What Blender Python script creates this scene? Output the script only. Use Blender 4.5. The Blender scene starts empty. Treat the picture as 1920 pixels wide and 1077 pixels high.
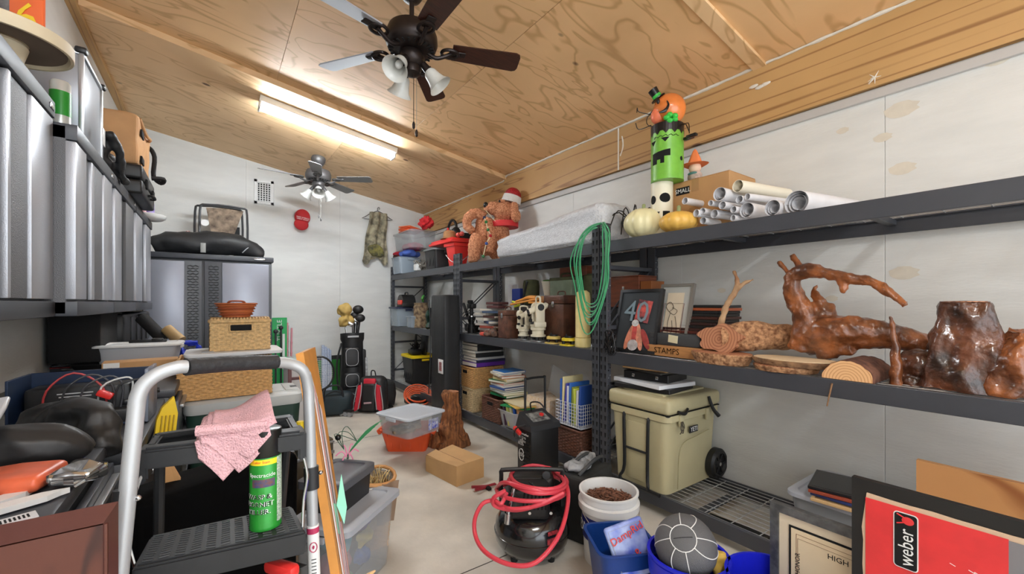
import bpy, bmesh, math, random
from mathutils import Vector, Matrix, Euler, noise as mnoise
random.seed(7)
PI=math.pi
# ---------------------------------------------------------------- camera, world, light, exposure
EYE=1.38; FPX=790.0; TH=math.atan(560/790); CT=math.cos(TH); ST=math.sin(TH)
scene=bpy.context.scene
COL=scene.collection
cd=bpy.data.cameras.new('camera'); cam=bpy.data.objects.new('camera',cd); COL.objects.link(cam)
cam.location=(0,0,EYE); cam.rotation_euler=(PI/2,0,-TH)
cd.sensor_width=36; cd.lens=36*FPX/1920; cd.shift_y=30.5/1920; cd.clip_start=.02
scene.camera=cam
scene.view_settings.view_transform='Standard'; scene.view_settings.look='None'
scene.view_settings.gamma=1; scene.view_settings.use_curve_mapping=False
scene.view_settings.exposure=0.72
w=bpy.data.worlds.new('daylight'); scene.world=w; w.use_nodes=True
w.node_tree.nodes['Background'].inputs[0].default_value=(.86,.93,1,1)
w.node_tree.nodes['Background'].inputs[1].default_value=1.2
TUBE_POWER=95
def alight(name,loc,sx,sy,power,rot,col=(1,1,1)):
    l=bpy.data.lights.new(name,'AREA'); l.shape='RECTANGLE'; l.size=sx; l.size_y=sy; l.energy=power; l.color=col
    o=bpy.data.objects.new(name,l); COL.objects.link(o); o.location=loc; o.rotation_euler=rot; return o
# unseen fill light added behind the camera, standing for an assumed garage opening
alight('rear_fill_light',(1.1,-2.3,1.5),3.4,2.3,30,(PI/2,0,0),(.93,.97,1))
# ---------------------------------------------------------------- helpers
def ray(px,py):
    u=(px-960)/FPX; v=(569-py)/FPX
    return Vector((u*CT+ST,-u*ST+CT,v))
def atX(px,py,X):
    r=ray(px,py); t=X/r.x; return Vector((X,r.y*t,EYE+r.z*t))
def atY(px,py,Y):
    r=ray(px,py); t=Y/r.y; return Vector((r.x*t,Y,EYE+r.z*t))
def atZ(px,py,z):
    r=ray(px,py); t=(z-EYE)/r.z; return Vector((r.x*t,r.y*t,z))
def atD(px,py,d):
    r=ray(px,py); return Vector((r.x*d,r.y*d,EYE+r.z*d))
def lin(c):
    return tuple(((x/255)/12.92 if x/255<=.04045 else ((x/255+.055)/1.055)**2.4) for x in c)+(1,)
MATS={}
def nn(nt,t,**k):
    n=nt.nodes.new(t)
    for a,b in k.items(): setattr(n,a,b)
    return n
def mat(name,col,rough=.55,metal=0,var=0,vs=8,bump=0,bs=60,emit=0,alpha=1,trans=0,stretch=None,col2=None,coat=0,spec=None,det=4):
    if name in MATS: return MATS[name]
    m=bpy.data.materials.new(name); m.use_nodes=True; nt=m.node_tree; p=nt.nodes['Principled BSDF']
    p.inputs['Base Color'].default_value=lin(col); p.inputs['Roughness'].default_value=rough; p.inputs['Metallic'].default_value=metal
    if spec is not None: p.inputs['Specular IOR Level'].default_value=spec
    if coat: p.inputs['Coat Weight'].default_value=coat; p.inputs['Coat Roughness'].default_value=.12
    if emit: p.inputs['Emission Color'].default_value=lin(col); p.inputs['Emission Strength'].default_value=emit
    if alpha<1: p.inputs['Alpha'].default_value=alpha
    if trans: p.inputs['Transmission Weight'].default_value=trans
    src=None
    if var or bump or col2:
        tc=nn(nt,'ShaderNodeTexCoord'); mp=nn(nt,'ShaderNodeMapping'); nt.links.new(tc.outputs['Object'],mp.inputs[0])
        if stretch: mp.inputs['Scale'].default_value=stretch
        src=mp.outputs[0]
    if var or col2:
        n=nn(nt,'ShaderNodeTexNoise'); n.inputs['Scale'].default_value=vs; n.inputs['Detail'].default_value=det; nt.links.new(src,n.inputs['Vector'])
        r=nn(nt,'ShaderNodeValToRGB'); c=col2 or tuple(max(0,x*(1-var)) for x in col)
        r.color_ramp.elements[0].position=.35; r.color_ramp.elements[1].position=.65
        r.color_ramp.elements[0].color=lin(c); r.color_ramp.elements[1].color=lin(col)
        nt.links.new(n.outputs['Fac'],r.inputs[0]); nt.links.new(r.outputs[0],p.inputs['Base Color'])
    if bump:
        n=nn(nt,'ShaderNodeTexNoise'); n.inputs['Scale'].default_value=bs; n.inputs['Detail'].default_value=3; nt.links.new(src,n.inputs['Vector'])
        b=nn(nt,'ShaderNodeBump'); b.inputs['Strength'].default_value=bump; b.inputs['Distance'].default_value=.01
        nt.links.new(n.outputs['Fac'],b.inputs['Height']); nt.links.new(b.outputs[0],p.inputs['Normal'])
    MATS[name]=m; return m
def plywood(name,light,dark,axis='y',knots=True,freq=9,scale=1.5):
    """contour-like grain: noise stretched along the grain pushed through a sine, plus dark knots"""
    m=bpy.data.materials.new(name); m.use_nodes=True; nt=m.node_tree; p=nt.nodes['Principled BSDF']; L=nt.links.new
    p.inputs['Roughness'].default_value=.55
    tc=nn(nt,'ShaderNodeTexCoord'); mp=nn(nt,'ShaderNodeMapping'); L(tc.outputs['Object'],mp.inputs[0])
    sc={'x':(.4,1.2,1),'y':(1.5,.32,1),'z':(1.5,1.5,.3),'b':(6,.22,6)}[axis]; mp.inputs['Scale'].default_value=sc
    n=nn(nt,'ShaderNodeTexNoise'); n.inputs['Scale'].default_value=scale; n.inputs['Detail'].default_value=2.5; n.inputs['Distortion'].default_value=.7; L(mp.outputs[0],n.inputs['Vector'])
    mu=nn(nt,'ShaderNodeMath',operation='MULTIPLY'); mu.inputs[1].default_value=freq*2*PI; L(n.outputs['Fac'],mu.inputs[0])
    si=nn(nt,'ShaderNodeMath',operation='SINE'); L(mu.outputs[0],si.inputs[0])
    r=nn(nt,'ShaderNodeValToRGB'); e=r.color_ramp.elements; e[0].position=.0; e[1].position=1
    e[0].color=lin(light); e[1].color=lin(dark); k=e.new(.6); k.color=lin(light)
    mid=tuple((a*2+b)/3 for a,b in zip(light,dark)); k=e.new(.85); k.color=lin(mid)
    L(si.outputs[0],r.inputs[0])
    n2=nn(nt,'ShaderNodeTexNoise'); n2.inputs['Scale'].default_value=1.3; n2.inputs['Detail'].default_value=5; L(tc.outputs['Object'],n2.inputs['Vector'])
    r2=nn(nt,'ShaderNodeValToRGB'); r2.color_ramp.elements[0].position=.3; r2.color_ramp.elements[1].position=.7
    r2.color_ramp.elements[0].color=(.82,.80,.76,1); r2.color_ramp.elements[1].color=(1.0,1.0,1.0,1); L(n2.outputs['Fac'],r2.inputs[0])
    mx=nn(nt,'ShaderNodeMix',data_type='RGBA',blend_type='MULTIPLY'); mx.inputs[0].default_value=1
    L(r.outputs[0],mx.inputs[6]); L(r2.outputs[0],mx.inputs[7]); out=mx.outputs[2]
    if knots:
        mp2=nn(nt,'ShaderNodeMapping'); L(tc.outputs['Object'],mp2.inputs[0]); mp2.inputs['Scale'].default_value={'x':(.8,1.2,1),'y':(1.3,.6,1),'z':(1,1,.6),'b':(1,.6,1.6)}[axis]
        v=nn(nt,'ShaderNodeTexVoronoi'); v.inputs['Scale'].default_value=2.4; L(mp2.outputs[0],v.inputs['Vector'])
        r3=nn(nt,'ShaderNodeValToRGB'); e=r3.color_ramp.elements; e[0].position=.0; e[1].position=.075; e[0].color=(1,1,1,1); e[1].color=(0,0,0,1); k=e.new(.045); k.color=(.9,.9,.9,1)
        L(v.outputs['Distance'],r3.inputs[0])
        mx2=nn(nt,'ShaderNodeMix',data_type='RGBA'); L(r3.outputs[0],mx2.inputs[0]); L(out,mx2.inputs[6]); mx2.inputs[7].default_value=lin((92,52,28)); out=mx2.outputs[2]
    L(out,p.inputs['Base Color']); MATS[name]=m; return m
class B:
    def __init__(s): s.bm=bmesh.new(); s.mi=0
    def merge(s,t,M=None):
        vm={}
        for v in t.verts: vm[v]=s.bm.verts.new(M@v.co if M else v.co)
        for f in t.faces:
            try: g=s.bm.faces.new([vm[v] for v in f.verts]); g.material_index=s.mi
            except ValueError: pass
        t.free(); return s
    def raw(s,vs,fs,M=None):
        V=[s.bm.verts.new(M@Vector(v) if M else v) for v in vs]
        for f in fs:
            try: g=s.bm.faces.new([V[i] for i in f]); g.material_index=s.mi
            except ValueError: pass
        return s
    def box(s,c,d,bev=0,rot=None,M=None,seg=2):
        t=bmesh.new(); bmesh.ops.create_cube(t,size=1)
        for v in t.verts: v.co=Vector((v.co.x*d[0],v.co.y*d[1],v.co.z*d[2]))
        if bev>0:
            bev=min(bev,min(d)*.49)
            bmesh.ops.bevel(t,geom=t.edges[:],offset=bev,segments=seg,profile=.5,affect='EDGES')
        X=Matrix.Translation(c)
        if rot: X=X@Euler(rot).to_matrix().to_4x4()
        if M: X=M@X
        return s.merge(t,X)
    def cyl(s,p0,p1,r0,r1=None,n=20,cap=True):
        r1=r0 if r1 is None else r1; p0=Vector(p0); p1=Vector(p1); d=p1-p0
        q=d.to_track_quat('Z','Y').to_matrix(); vs=[]
        for p,r in((p0,r0),(p1,r1)):
            for i in range(n): a=2*PI*i/n; vs.append(p+q@Vector((r*math.cos(a),r*math.sin(a),0)))
        fs=[(i,(i+1)%n,n+(i+1)%n,n+i) for i in range(n)]
        if cap: fs+=[tuple(range(n-1,-1,-1)),tuple(range(n,2*n))]
        return s.raw(vs,fs)
    def lathe(s,prof,n=32,c=(0,0,0),sx=1,sy=1,M=None,fn=None,cap=True):
        vs=[];fs=[]
        for k,(r,z) in enumerate(prof):
            for i in range(n):
                a=2*PI*i/n; rr=r*(fn(a,z) if fn else 1)
                vs.append((c[0]+rr*math.cos(a)*sx,c[1]+rr*math.sin(a)*sy,c[2]+z))
        for k in range(len(prof)-1):
            for i in range(n): j=(i+1)%n; fs.append((k*n+i,k*n+j,(k+1)*n+j,(k+1)*n+i))
        if cap and prof[0][0]>1e-4: fs.append(tuple(range(n-1,-1,-1)))
        if cap and prof[-1][0]>1e-4: fs.append(tuple((len(prof)-1)*n+i for i in range(n)))
        return s.raw(vs,fs,M)
    def tube(s,pts,r,n=8,closed=False,sm=4,cap=True):
        P=[Vector(p) for p in pts]; R=r if isinstance(r,(list,tuple)) else [r]*len(P)
        if sm>1 and len(P)>2:
            Q=[];RR=[];N=len(P)
            rng=range(N if closed else N-1)
            for i in rng:
                if closed: a,b,c,d=P[(i-1)%N],P[i],P[(i+1)%N],P[(i+2)%N]
                else: a,b,c,d=P[max(i-1,0)],P[i],P[i+1],P[min(i+2,N-1)]
                for k in range(sm):
                    t=k/sm; Q.append(.5*((2*b)+(c-a)*t+(2*a-5*b+4*c-d)*t*t+(3*b-a-3*c+d)*t**3)); RR.append(R[i]*(1-t)+R[(i+1)%N]*t)
            if not closed: Q.append(P[-1]); RR.append(R[-1])
            P,R=Q,RR
        N=len(P); vs=[]; up=None
        for i in range(N):
            if closed: d=P[(i+1)%N]-P[(i-1)%N]
            else: d=P[min(i+1,N-1)]-P[max(i-1,0)]
            if d.length<1e-9: d=Vector((0,0,1))
            d.normalize()
            if up is None: up=d.orthogonal().normalized()
            up=(up-d*up.dot(d))
            up=up.normalized() if up.length>1e-6 else d.orthogonal().normalized()
            w_=d.cross(up)
            for k in range(n): a=2*PI*k/n; vs.append(P[i]+(up*math.cos(a)+w_*math.sin(a))*R[i])
        fs=[]
        for i in range(N if closed else N-1):
            j=(i+1)%N
            for k in range(n): l=(k+1)%n; fs.append((i*n+k,i*n+l,j*n+l,j*n+k))
        if not closed and cap: fs+=[tuple(range(n-1,-1,-1)),tuple((N-1)*n+k for k in range(n))]
        return s.raw(vs,fs)
    def prism(s,out,h,M=None):
        n=len(out); vs=[(x,y,0) for x,y in out]+[(x,y,h) for x,y in out]
        fs=[tuple(range(n-1,-1,-1)),tuple(range(n,2*n))]+[(i,(i+1)%n,n+(i+1)%n,n+i) for i in range(n)]
        return s.raw(vs,fs,M)
    def ball(s,c,r,n=20,m=12,M=None,fn=None):
        r=(r,r,r) if not isinstance(r,(tuple,list)) else r
        vs=[(c[0],c[1],c[2]-r[2])]
        for j in range(1,m):
            ph=-PI/2+PI*j/m
            for i in range(n):
                a=2*PI*i/n; k=fn(a,ph) if fn else 1
                vs.append((c[0]+r[0]*k*math.cos(ph)*math.cos(a),c[1]+r[1]*k*math.cos(ph)*math.sin(a),c[2]+r[2]*math.sin(ph)*(k if fn else 1)))
        vs.append((c[0],c[1],c[2]+r[2])); T=len(vs)-1; fs=[(0,1+(i+1)%n,1+i) for i in range(n)]
        for j in range(m-2):
            for i in range(n): l=(i+1)%n; fs.append((1+j*n+i,1+j*n+l,1+(j+1)*n+l,1+(j+1)*n+i))
        fs+=[(T,1+(m-2)*n+i,1+(m-2)*n+(i+1)%n) for i in range(n)]
        return s.raw(vs,fs,M)
    def grid(s,f,nu,nv,th=0):
        vs=[f(i/nu,j/nv) for j in range(nv+1) for i in range(nu+1)]
        fs=[(j*(nu+1)+i,j*(nu+1)+i+1,(j+1)*(nu+1)+i+1,(j+1)*(nu+1)+i) for j in range(nv) for i in range(nu)]
        return s.raw(vs,fs)
    def text(s,body,size,M,ext=.0004,align='CENTER',sx=1):
        cu=bpy.data.curves.new('t','FONT'); cu.body=body; cu.size=size; cu.extrude=ext; cu.align_x=align; cu.align_y='CENTER'; cu.resolution_u=2
        o=bpy.data.objects.new('t',cu); COL.objects.link(o); dg=bpy.context.evaluated_depsgraph_get()
        me=bpy.data.meshes.new_from_object(o.evaluated_get(dg)); t=bmesh.new(); t.from_mesh(me)
        bpy.data.objects.remove(o); bpy.data.curves.remove(cu); bpy.data.meshes.remove(me)
        return s.merge(t,M@Matrix.Diagonal((sx,1,1,1)))
    def noise(s,amp,scale,seed=0):
        s.bm.normal_update()
        for v in s.bm.verts:
            v.co+=v.normal*amp*mnoise.noise(v.co*scale+Vector((seed,seed*.7,seed*.3)))
        return s
    def weld(s,d=1e-4): bmesh.ops.remove_doubles(s.bm,verts=s.bm.verts[:],dist=d); return s
    def sub(s,k=1): bmesh.ops.subdivide_edges(s.bm,edges=s.bm.edges[:],cuts=k,use_grid_fill=True); return s
def mesh(b,name,ms,smooth=40):
    bmesh.ops.recalc_face_normals(b.bm,faces=b.bm.faces[:])
    me=bpy.data.meshes.new(name); b.bm.to_mesh(me); b.bm.free()
    for m in (ms if isinstance(ms,(list,tuple)) else [ms]): me.materials.append(m)
    if smooth:
        me.polygons.foreach_set('use_smooth',[True]*len(me.polygons)); me.set_sharp_from_angle(angle=math.radians(smooth))
    return me
def part(name,b,m,parent=None,label=None,kind=None,smooth=40,loc=(0,0,0),rot=(0,0,0)):
    me=b if isinstance(b,bpy.types.Mesh) else mesh(b,name,m,smooth)
    o=bpy.data.objects.new(name,me); COL.objects.link(o); o.location=loc; o.rotation_euler=rot
    if parent: o.parent=parent
    if label: o['label']=label
    if kind: o['kind']=kind
    return o
def T(name,label,cat,loc=(0,0,0),rz=0,group=None,rx=0,ry=0):
    o=bpy.data.objects.new(name,None); COL.objects.link(o); o.location=loc; o.rotation_euler=(rx,ry,rz); o.empty_display_size=.05
    o['label']=label; o['category']=cat
    if group: o['group']=group
    return o
def one(name,b,m,label,cat,loc=(0,0,0),rz=0,group=None,rx=0,ry=0,smooth=40,kind=None):
    o=part(name,b,m,None,None,kind,smooth,loc,(rx,ry,rz)); o['label']=label; o['category']=cat
    if group: o['group']=group
    return o
def struct(name,b,m,parent=None,smooth=0):
    o=part(name,b,m,parent,None,None if parent else 'structure',smooth); return o
def ridged(q):
    return 1-2*abs(mnoise.noise(q))
def organic(balls,tubes,voxel,disp,dscale,name,m,smooth=60,seed=1,disp2=0,d2=60,rid=0,rsc=20,rst=(1,1,1)):
    """one continuous skin over ellipsoids and tubes"""
    b=B()
    for c,r in balls: b.ball(c,r,16,10)
    for p,r in tubes: b.tube(p,r,10,sm=3)
    me=mesh(b,name,m,0); o=bpy.data.objects.new('tmp',me); COL.objects.link(o)
    md=o.modifiers.new('r','REMESH'); md.mode='VOXEL'; md.voxel_size=voxel; md.use_smooth_shade=True
    sm=o.modifiers.new('s','SMOOTH'); sm.iterations=3
    dg=bpy.context.evaluated_depsgraph_get(); r=bpy.data.meshes.new_from_object(o.evaluated_get(dg)); bpy.data.objects.remove(o)
    t=bmesh.new(); t.from_mesh(r); t.normal_update()
    for v in t.verts:
        q=v.co*dscale+Vector((seed,seed,0)); k=disp*mnoise.noise(q)
        if disp2: k+=disp2*mnoise.noise(v.co*d2)
        if rid: k+=rid*(ridged(Vector((v.co.x*rst[0],v.co.y*rst[1],v.co.z*rst[2]))*rsc)-.5)
        v.co+=v.normal*k
    t.to_mesh(r); t.free(); r.materials.clear(); r.materials.append(m) if not isinstance(m,(list,tuple)) else [r.materials.append(x) for x in m]
    r.name=name; r.polygons.foreach_set('use_smooth',[True]*len(r.polygons)); return r
# ---------------------------------------------------------------- materials
PLY=plywood('plywood_pine',(244,200,148),(216,170,118),'x',True,8,2.6)
PLYW=plywood('plywood_light',(246,208,160),(222,180,130),'x',True,7,2.6)
BEAM=plywood('beam_pine',(204,162,106),(160,116,70),'b',True,9,1.0)
WALL=mat('white_painted_plywood',(226,226,222),.5,var=.03,vs=3,bump=.15,bs=26,stretch=(1,1,4))
WALLK=mat('wall_knot_stain',(222,214,198),.6,var=.04,vs=20)
CAULK=mat('white_caulk',(232,226,214),.6,bump=.4,bs=60)
TRIMW=mat('grey_white_trim',(196,192,188),.5)
def concrete():
    m=mat('concrete',(222,215,202),.55,var=.16,vs=2.2,bump=.12,bs=40,det=8); return m
CONC=concrete()
STEEL=mat('charcoal_powder_coat',(62,64,70),.42,var=.05,vs=5)
BLACK=mat('black_plastic',(24,24,25),.45)
BLACKM=mat('black_matt',(20,20,21),.8,bump=.2,bs=90)
DARK=mat('slot_black',(9,9,10),.9)
WIRE=mat('wire_zinc',(186,188,190),.4,metal=.6)
CHROME=mat('chrome',(205,206,208),.2,metal=1)
ALU=mat('aluminium',(178,180,182),.38,metal=.85)
WHITE=mat('white_plastic',(232,232,230),.4)
PAPER=mat('white_paper',(226,225,228),.7,var=.04,vs=12)
CARD=mat('cardboard',(196,150,100),.75,var=.06,vs=4,bump=.1,bs=30)
# ---------------------------------------------------------------- room shell
XL,XR,YB,YF=-.856,3.0,6.8,-2.6
def zc(X,lo=0): return 3.456-.168*X-lo
b=B(); b.box(((XL+XR)/2,(YB+YF)/2,-.05),(XR-XL+.4,YB-YF+.4,.1)); FLOOR=struct('floor',b,CONC)
b=B()
for y in (1.9,4.4): b.box(((XL+XR)/2,y,.0006),(XR-XL,.006,.0008))
struct('expansion_joint',b,mat('joint_dark',(70,66,60),.9),FLOOR)
def wallprism(name,p,y0,y1,axis): pass
b=B(); b.raw([(XL-.1,YF,0),(XL,YF,0),(XL,YB,0),(XL-.1,YB,0),(XL-.1,YF,3.7),(XL,YF,3.7),(XL,YB,3.7),(XL-.1,YB,3.7)],[(0,1,2,3),(4,5,6,7),(0,1,5,4),(1,2,6,5),(2,3,7,6),(3,0,4,7)])
WL=struct('wall_left',b,WALL)
b=B(); b.box(((XL+XR)/2,YB+.05,1.85),(XR-XL+.2,.1,3.7)); WB=struct('wall_back',b,WALL)
b=B(); b.box((XR+.05,(YB+YF)/2,1.5),(.1,YB-YF+.2,3.0)); WR=struct('wall_right',b,WALL)
y=YB
while y>YF+.3:      # painted plywood sheets of the right wall
    y2=max(y-1.22,YF); b=B(); b.box((XR-.004,(y+y2)/2,1.33),(.008,y-y2-.0015,2.6),.0015,seg=1); part('plywood_sheet',b,WALL,WR,smooth=0); y=y2
x=XL
while x<XR-.3:
    x2=min(x+1.22,XR); b=B(); b.box(((x+x2)/2,YB-.004,1.85),(x2-x-.0015,.008,3.6),.0015,seg=1); part('plywood_sheet',b,WALL,WB,smooth=0); x=x2
for px,py,r in ((1690,205,.07),(1692,316,.055),(1695,512,.06),(1560,560,.03),(1870,110,.05),(1580,245,.03),(1655,258,.04),(1353,545,.03)):
    p=atX(px,py,XR-.0085); b=B()
    b.prism([(r*math.cos(a*PI/8)*(1+.15*math.sin(3*a)),.6*r*math.sin(a*PI/8)) for a in range(16)],.0006,Matrix.Translation(p)@Matrix.Rotation(-PI/2,4,'Y')@Matrix.Rotation(PI/2,4,'Z'))
    part('knot_stain',b,WALLK,WR,smooth=0)
# ceiling: slab with plywood panels screwed beneath; the back bay hangs one board lower
YS=4.29
b=B(); b.raw([(XL-.1,YF,zc(XL-.1)+.03),(XR+.1,YF,zc(XR+.1)+.03),(XR+.1,YB+.1,zc(XR+.1)+.03),(XL-.1,YB+.1,zc(XL-.1)+.03)]+[(XL-.1,YF,zc(XL-.1)+.13),(XR+.1,YF,zc(XR+.1)+.13),(XR+.1,YB+.1,zc(XR+.1)+.13),(XL-.1,YB+.1,zc(XL-.1)+.13)],[(0,1,2,3),(4,5,6,7),(0,1,5,4),(1,2,6,5),(2,3,7,6),(3,0,4,7)])
CEIL=struct('ceiling',b,PLY)
sl=math.atan(.168); cs=math.cos(sl)
def panel(x0,x1,y0,y1,lo,th,m):
    b=B(); L=(x1-x0)/cs
    b.box((0,0,0),(L-.003,y1-y0-.003,th),.001,seg=1)
    part('plywood_panel',b,m,CEIL,smooth=0,loc=((x0+x1)/2,(y0+y1)/2,zc((x0+x1)/2,lo)+th/2),rot=(0,sl,0))
xs=[XL,.463,1.683,XR]
for x0,x1 in zip(xs,xs[1:]):
    for y0,y1 in ((YF,-.9),(-.9,1.33),(1.33,YS+.2)): panel(x0,x1,y0,y1,0,.018,PLY)
for x0,x1 in zip([XL,1.2,XR],[1.2,XR]): panel(x0,x1,YS,YB,.05,.06,PLYW)
b=B(); L=(XR-XL)/cs; b.box((0,0,0),(L,.085,.02),.002,seg=1)
o=part('batten',b,PLYW,CEIL,smooth=0,loc=((XL+XR)/2,1.33,zc((XL+XR)/2)-.010),rot=(0,sl,0))
b=B(); b.box((XL+.03,(YF+YB)/2,zc(XL+.03)-.055),(.06,YB-YF,.06),.002,seg=1); struct('trim_1',b,BEAM)
# header beam, two lengths butted with a caulked joint
zb=2.57; HB=None
for i,(y0,y1) in enumerate(((YF,2.515),(2.53,YB))):
    b=B(); x0=XR-.045
    b.raw([(x0,y0,zb),(XR,y0,zb),(XR,y1,zb),(x0,y1,zb),(x0,y0,zc(x0)),(XR,y0,zc(x0)),(XR,y1,zc(x0)),(x0,y1,zc(x0))],[(0,1,2,3),(4,5,6,7),(0,1,5,4),(1,2,6,5),(2,3,7,6),(3,0,4,7)])
    struct('trim_%d'%(i+2),b,BEAM)
b=B(); b.box((XR-.014,(YF+YB)/2,zb-.035),(.028,YB-YF,.05),.004); struct('trim_4',b,TRIMW)
b=B(); pts=[];rs=[]
y=YB
while y>-.6:
    lo=.055 if y>YS else .004
    pts.append((XR-.05,y,zc(XR-.05)-lo-.004)); rs.append(.007+.006*random.random()); y-=.07
b.tube(pts,rs,6,sm=2)
for px,py in ((1425,163),(1436,157),(1413,162)): p=atX(px,py,XR-.047); b.ball(p,(.006,.03,.012),8,6)
b.tube([(XR-.047,2.522,zb),(XR-.047,2.522,zc(XR-.05))],.007,6,sm=1)
b.tube([(XR-.047,2.50,zb+.12),(XR-.047,2.47,zb+.2),(XR-.047,2.48,zb+.29)],.006,6)
struct('trim_5',b.noise(.004,40),CAULK,None,50)
p=atX(1640,145,XR-.047); b=B()
for k in range(9): a=random.random()*6.28; b.tube([p,p+Vector((0,.045*math.cos(a)*random.random(),.04*math.sin(a)))],[.004,.001],5,sm=1)
part('paint_splat',b,CAULK,bpy.data.objects['trim_2'])
b=B(); b.box((XR-.012,(YF+YB)/2,.045),(.02,YB-YF,.09),.003); struct('baseboard_right',b,WALL)
b=B(); b.box(((XL+XR)/2,YB-.014,.045),(XR-XL,.02,.09),.003); struct('baseboard_back',b,WALL)
# vent on back wall
p=atY(495,361,YB-.008); t=T('air_vent','white slotted metal air vent high on the back wall','vent',p)
w_,h_=.24,.34; b=B()
p.y-=.002
for (cx,cz,dx,dz) in ((-w_/2+.02,0,.04,h_),(w_/2-.02,0,.04,h_),(0,h_/2-.02,w_,.04),(0,-h_/2+.02,w_,.04)): b.box((cx,-.008,cz),(dx,.016,dz),.004)
part('frame',b,WHITE,t); b=B(); b.box((0,-.002,0),(w_-.06,.004,h_-.06)); part('backing',b,DARK,t)
for i in range(6): b=B(); b.box((-w_/2+.04+i*.032,-.008,0),(.014,.01,h_-.07),.002); part('slat',b,WHITE,t)
for i in range(9): b=B(); b.box((0,-.010,-h_/2+.05+i*.03),(w_-.07,.006,.010),.001,seg=1); part('louver',b,WHITE,t)
# ---------------------------------------------------------------- fluorescent fixture
LAMPW=mat('fixture_enamel',(236,232,226),.35)
def fixture(X0,X1,Y,lo,label,power):
    xm=(X0+X1)/2; L=(X1-X0)/cs
    t=T('fluorescent_fixture',label,'ceiling light',(xm,Y,zc(xm,lo)-.004),0); t.rotation_euler=(0,sl,0)
    b=B(); b.box((0,0,-.03),(L,.15,.06),.004); part('housing',b,LAMPW,t)
    b=B(); b.box((0,0,-.066),(L-.02,.055,.012),.003); part('ballast_cover',b,LAMPW,t)
    for s in (-1,1): b=B(); b.box((s*(L/2-.012),0,-.085),(.018,.14,.06),.004); part('lampholder',b,LAMPW,t)
    em=MATS.get('lit_tube') or mat('lit_tube',(238,247,255),.3,emit=power)
    for s in (-1,1): b=B(); b.cyl((-L/2+.02,s*.045,-.09),(L/2-.02,s*.045,-.09),.015,n=12); part('tube',b,em,t,label='lit white tube')
pf0=atD(486,195,1);  # fixture ends found on the ceiling plane
def onceil(px,py,lo):
    r=ray(px,py); # EYE+r.z t = 3.456-.168 r.x t - lo
    t=(3.456-lo-EYE)/(r.z+.168*r.x); return Vector((r.x*t,r.y*t,EYE+r.z*t))
A=onceil(487,196,.12); Z=onceil(742,292,.12)
fixture(A.x,Z.x,(A.y+Z.y)/2,.05,'long lit fluorescent shop light on the plywood ceiling',TUBE_POWER)
fixture(-.2,1.05,-.6,0,'fluorescent shop light above and behind the viewer',TUBE_POWER)
print('FIX',A,Z)
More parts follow.
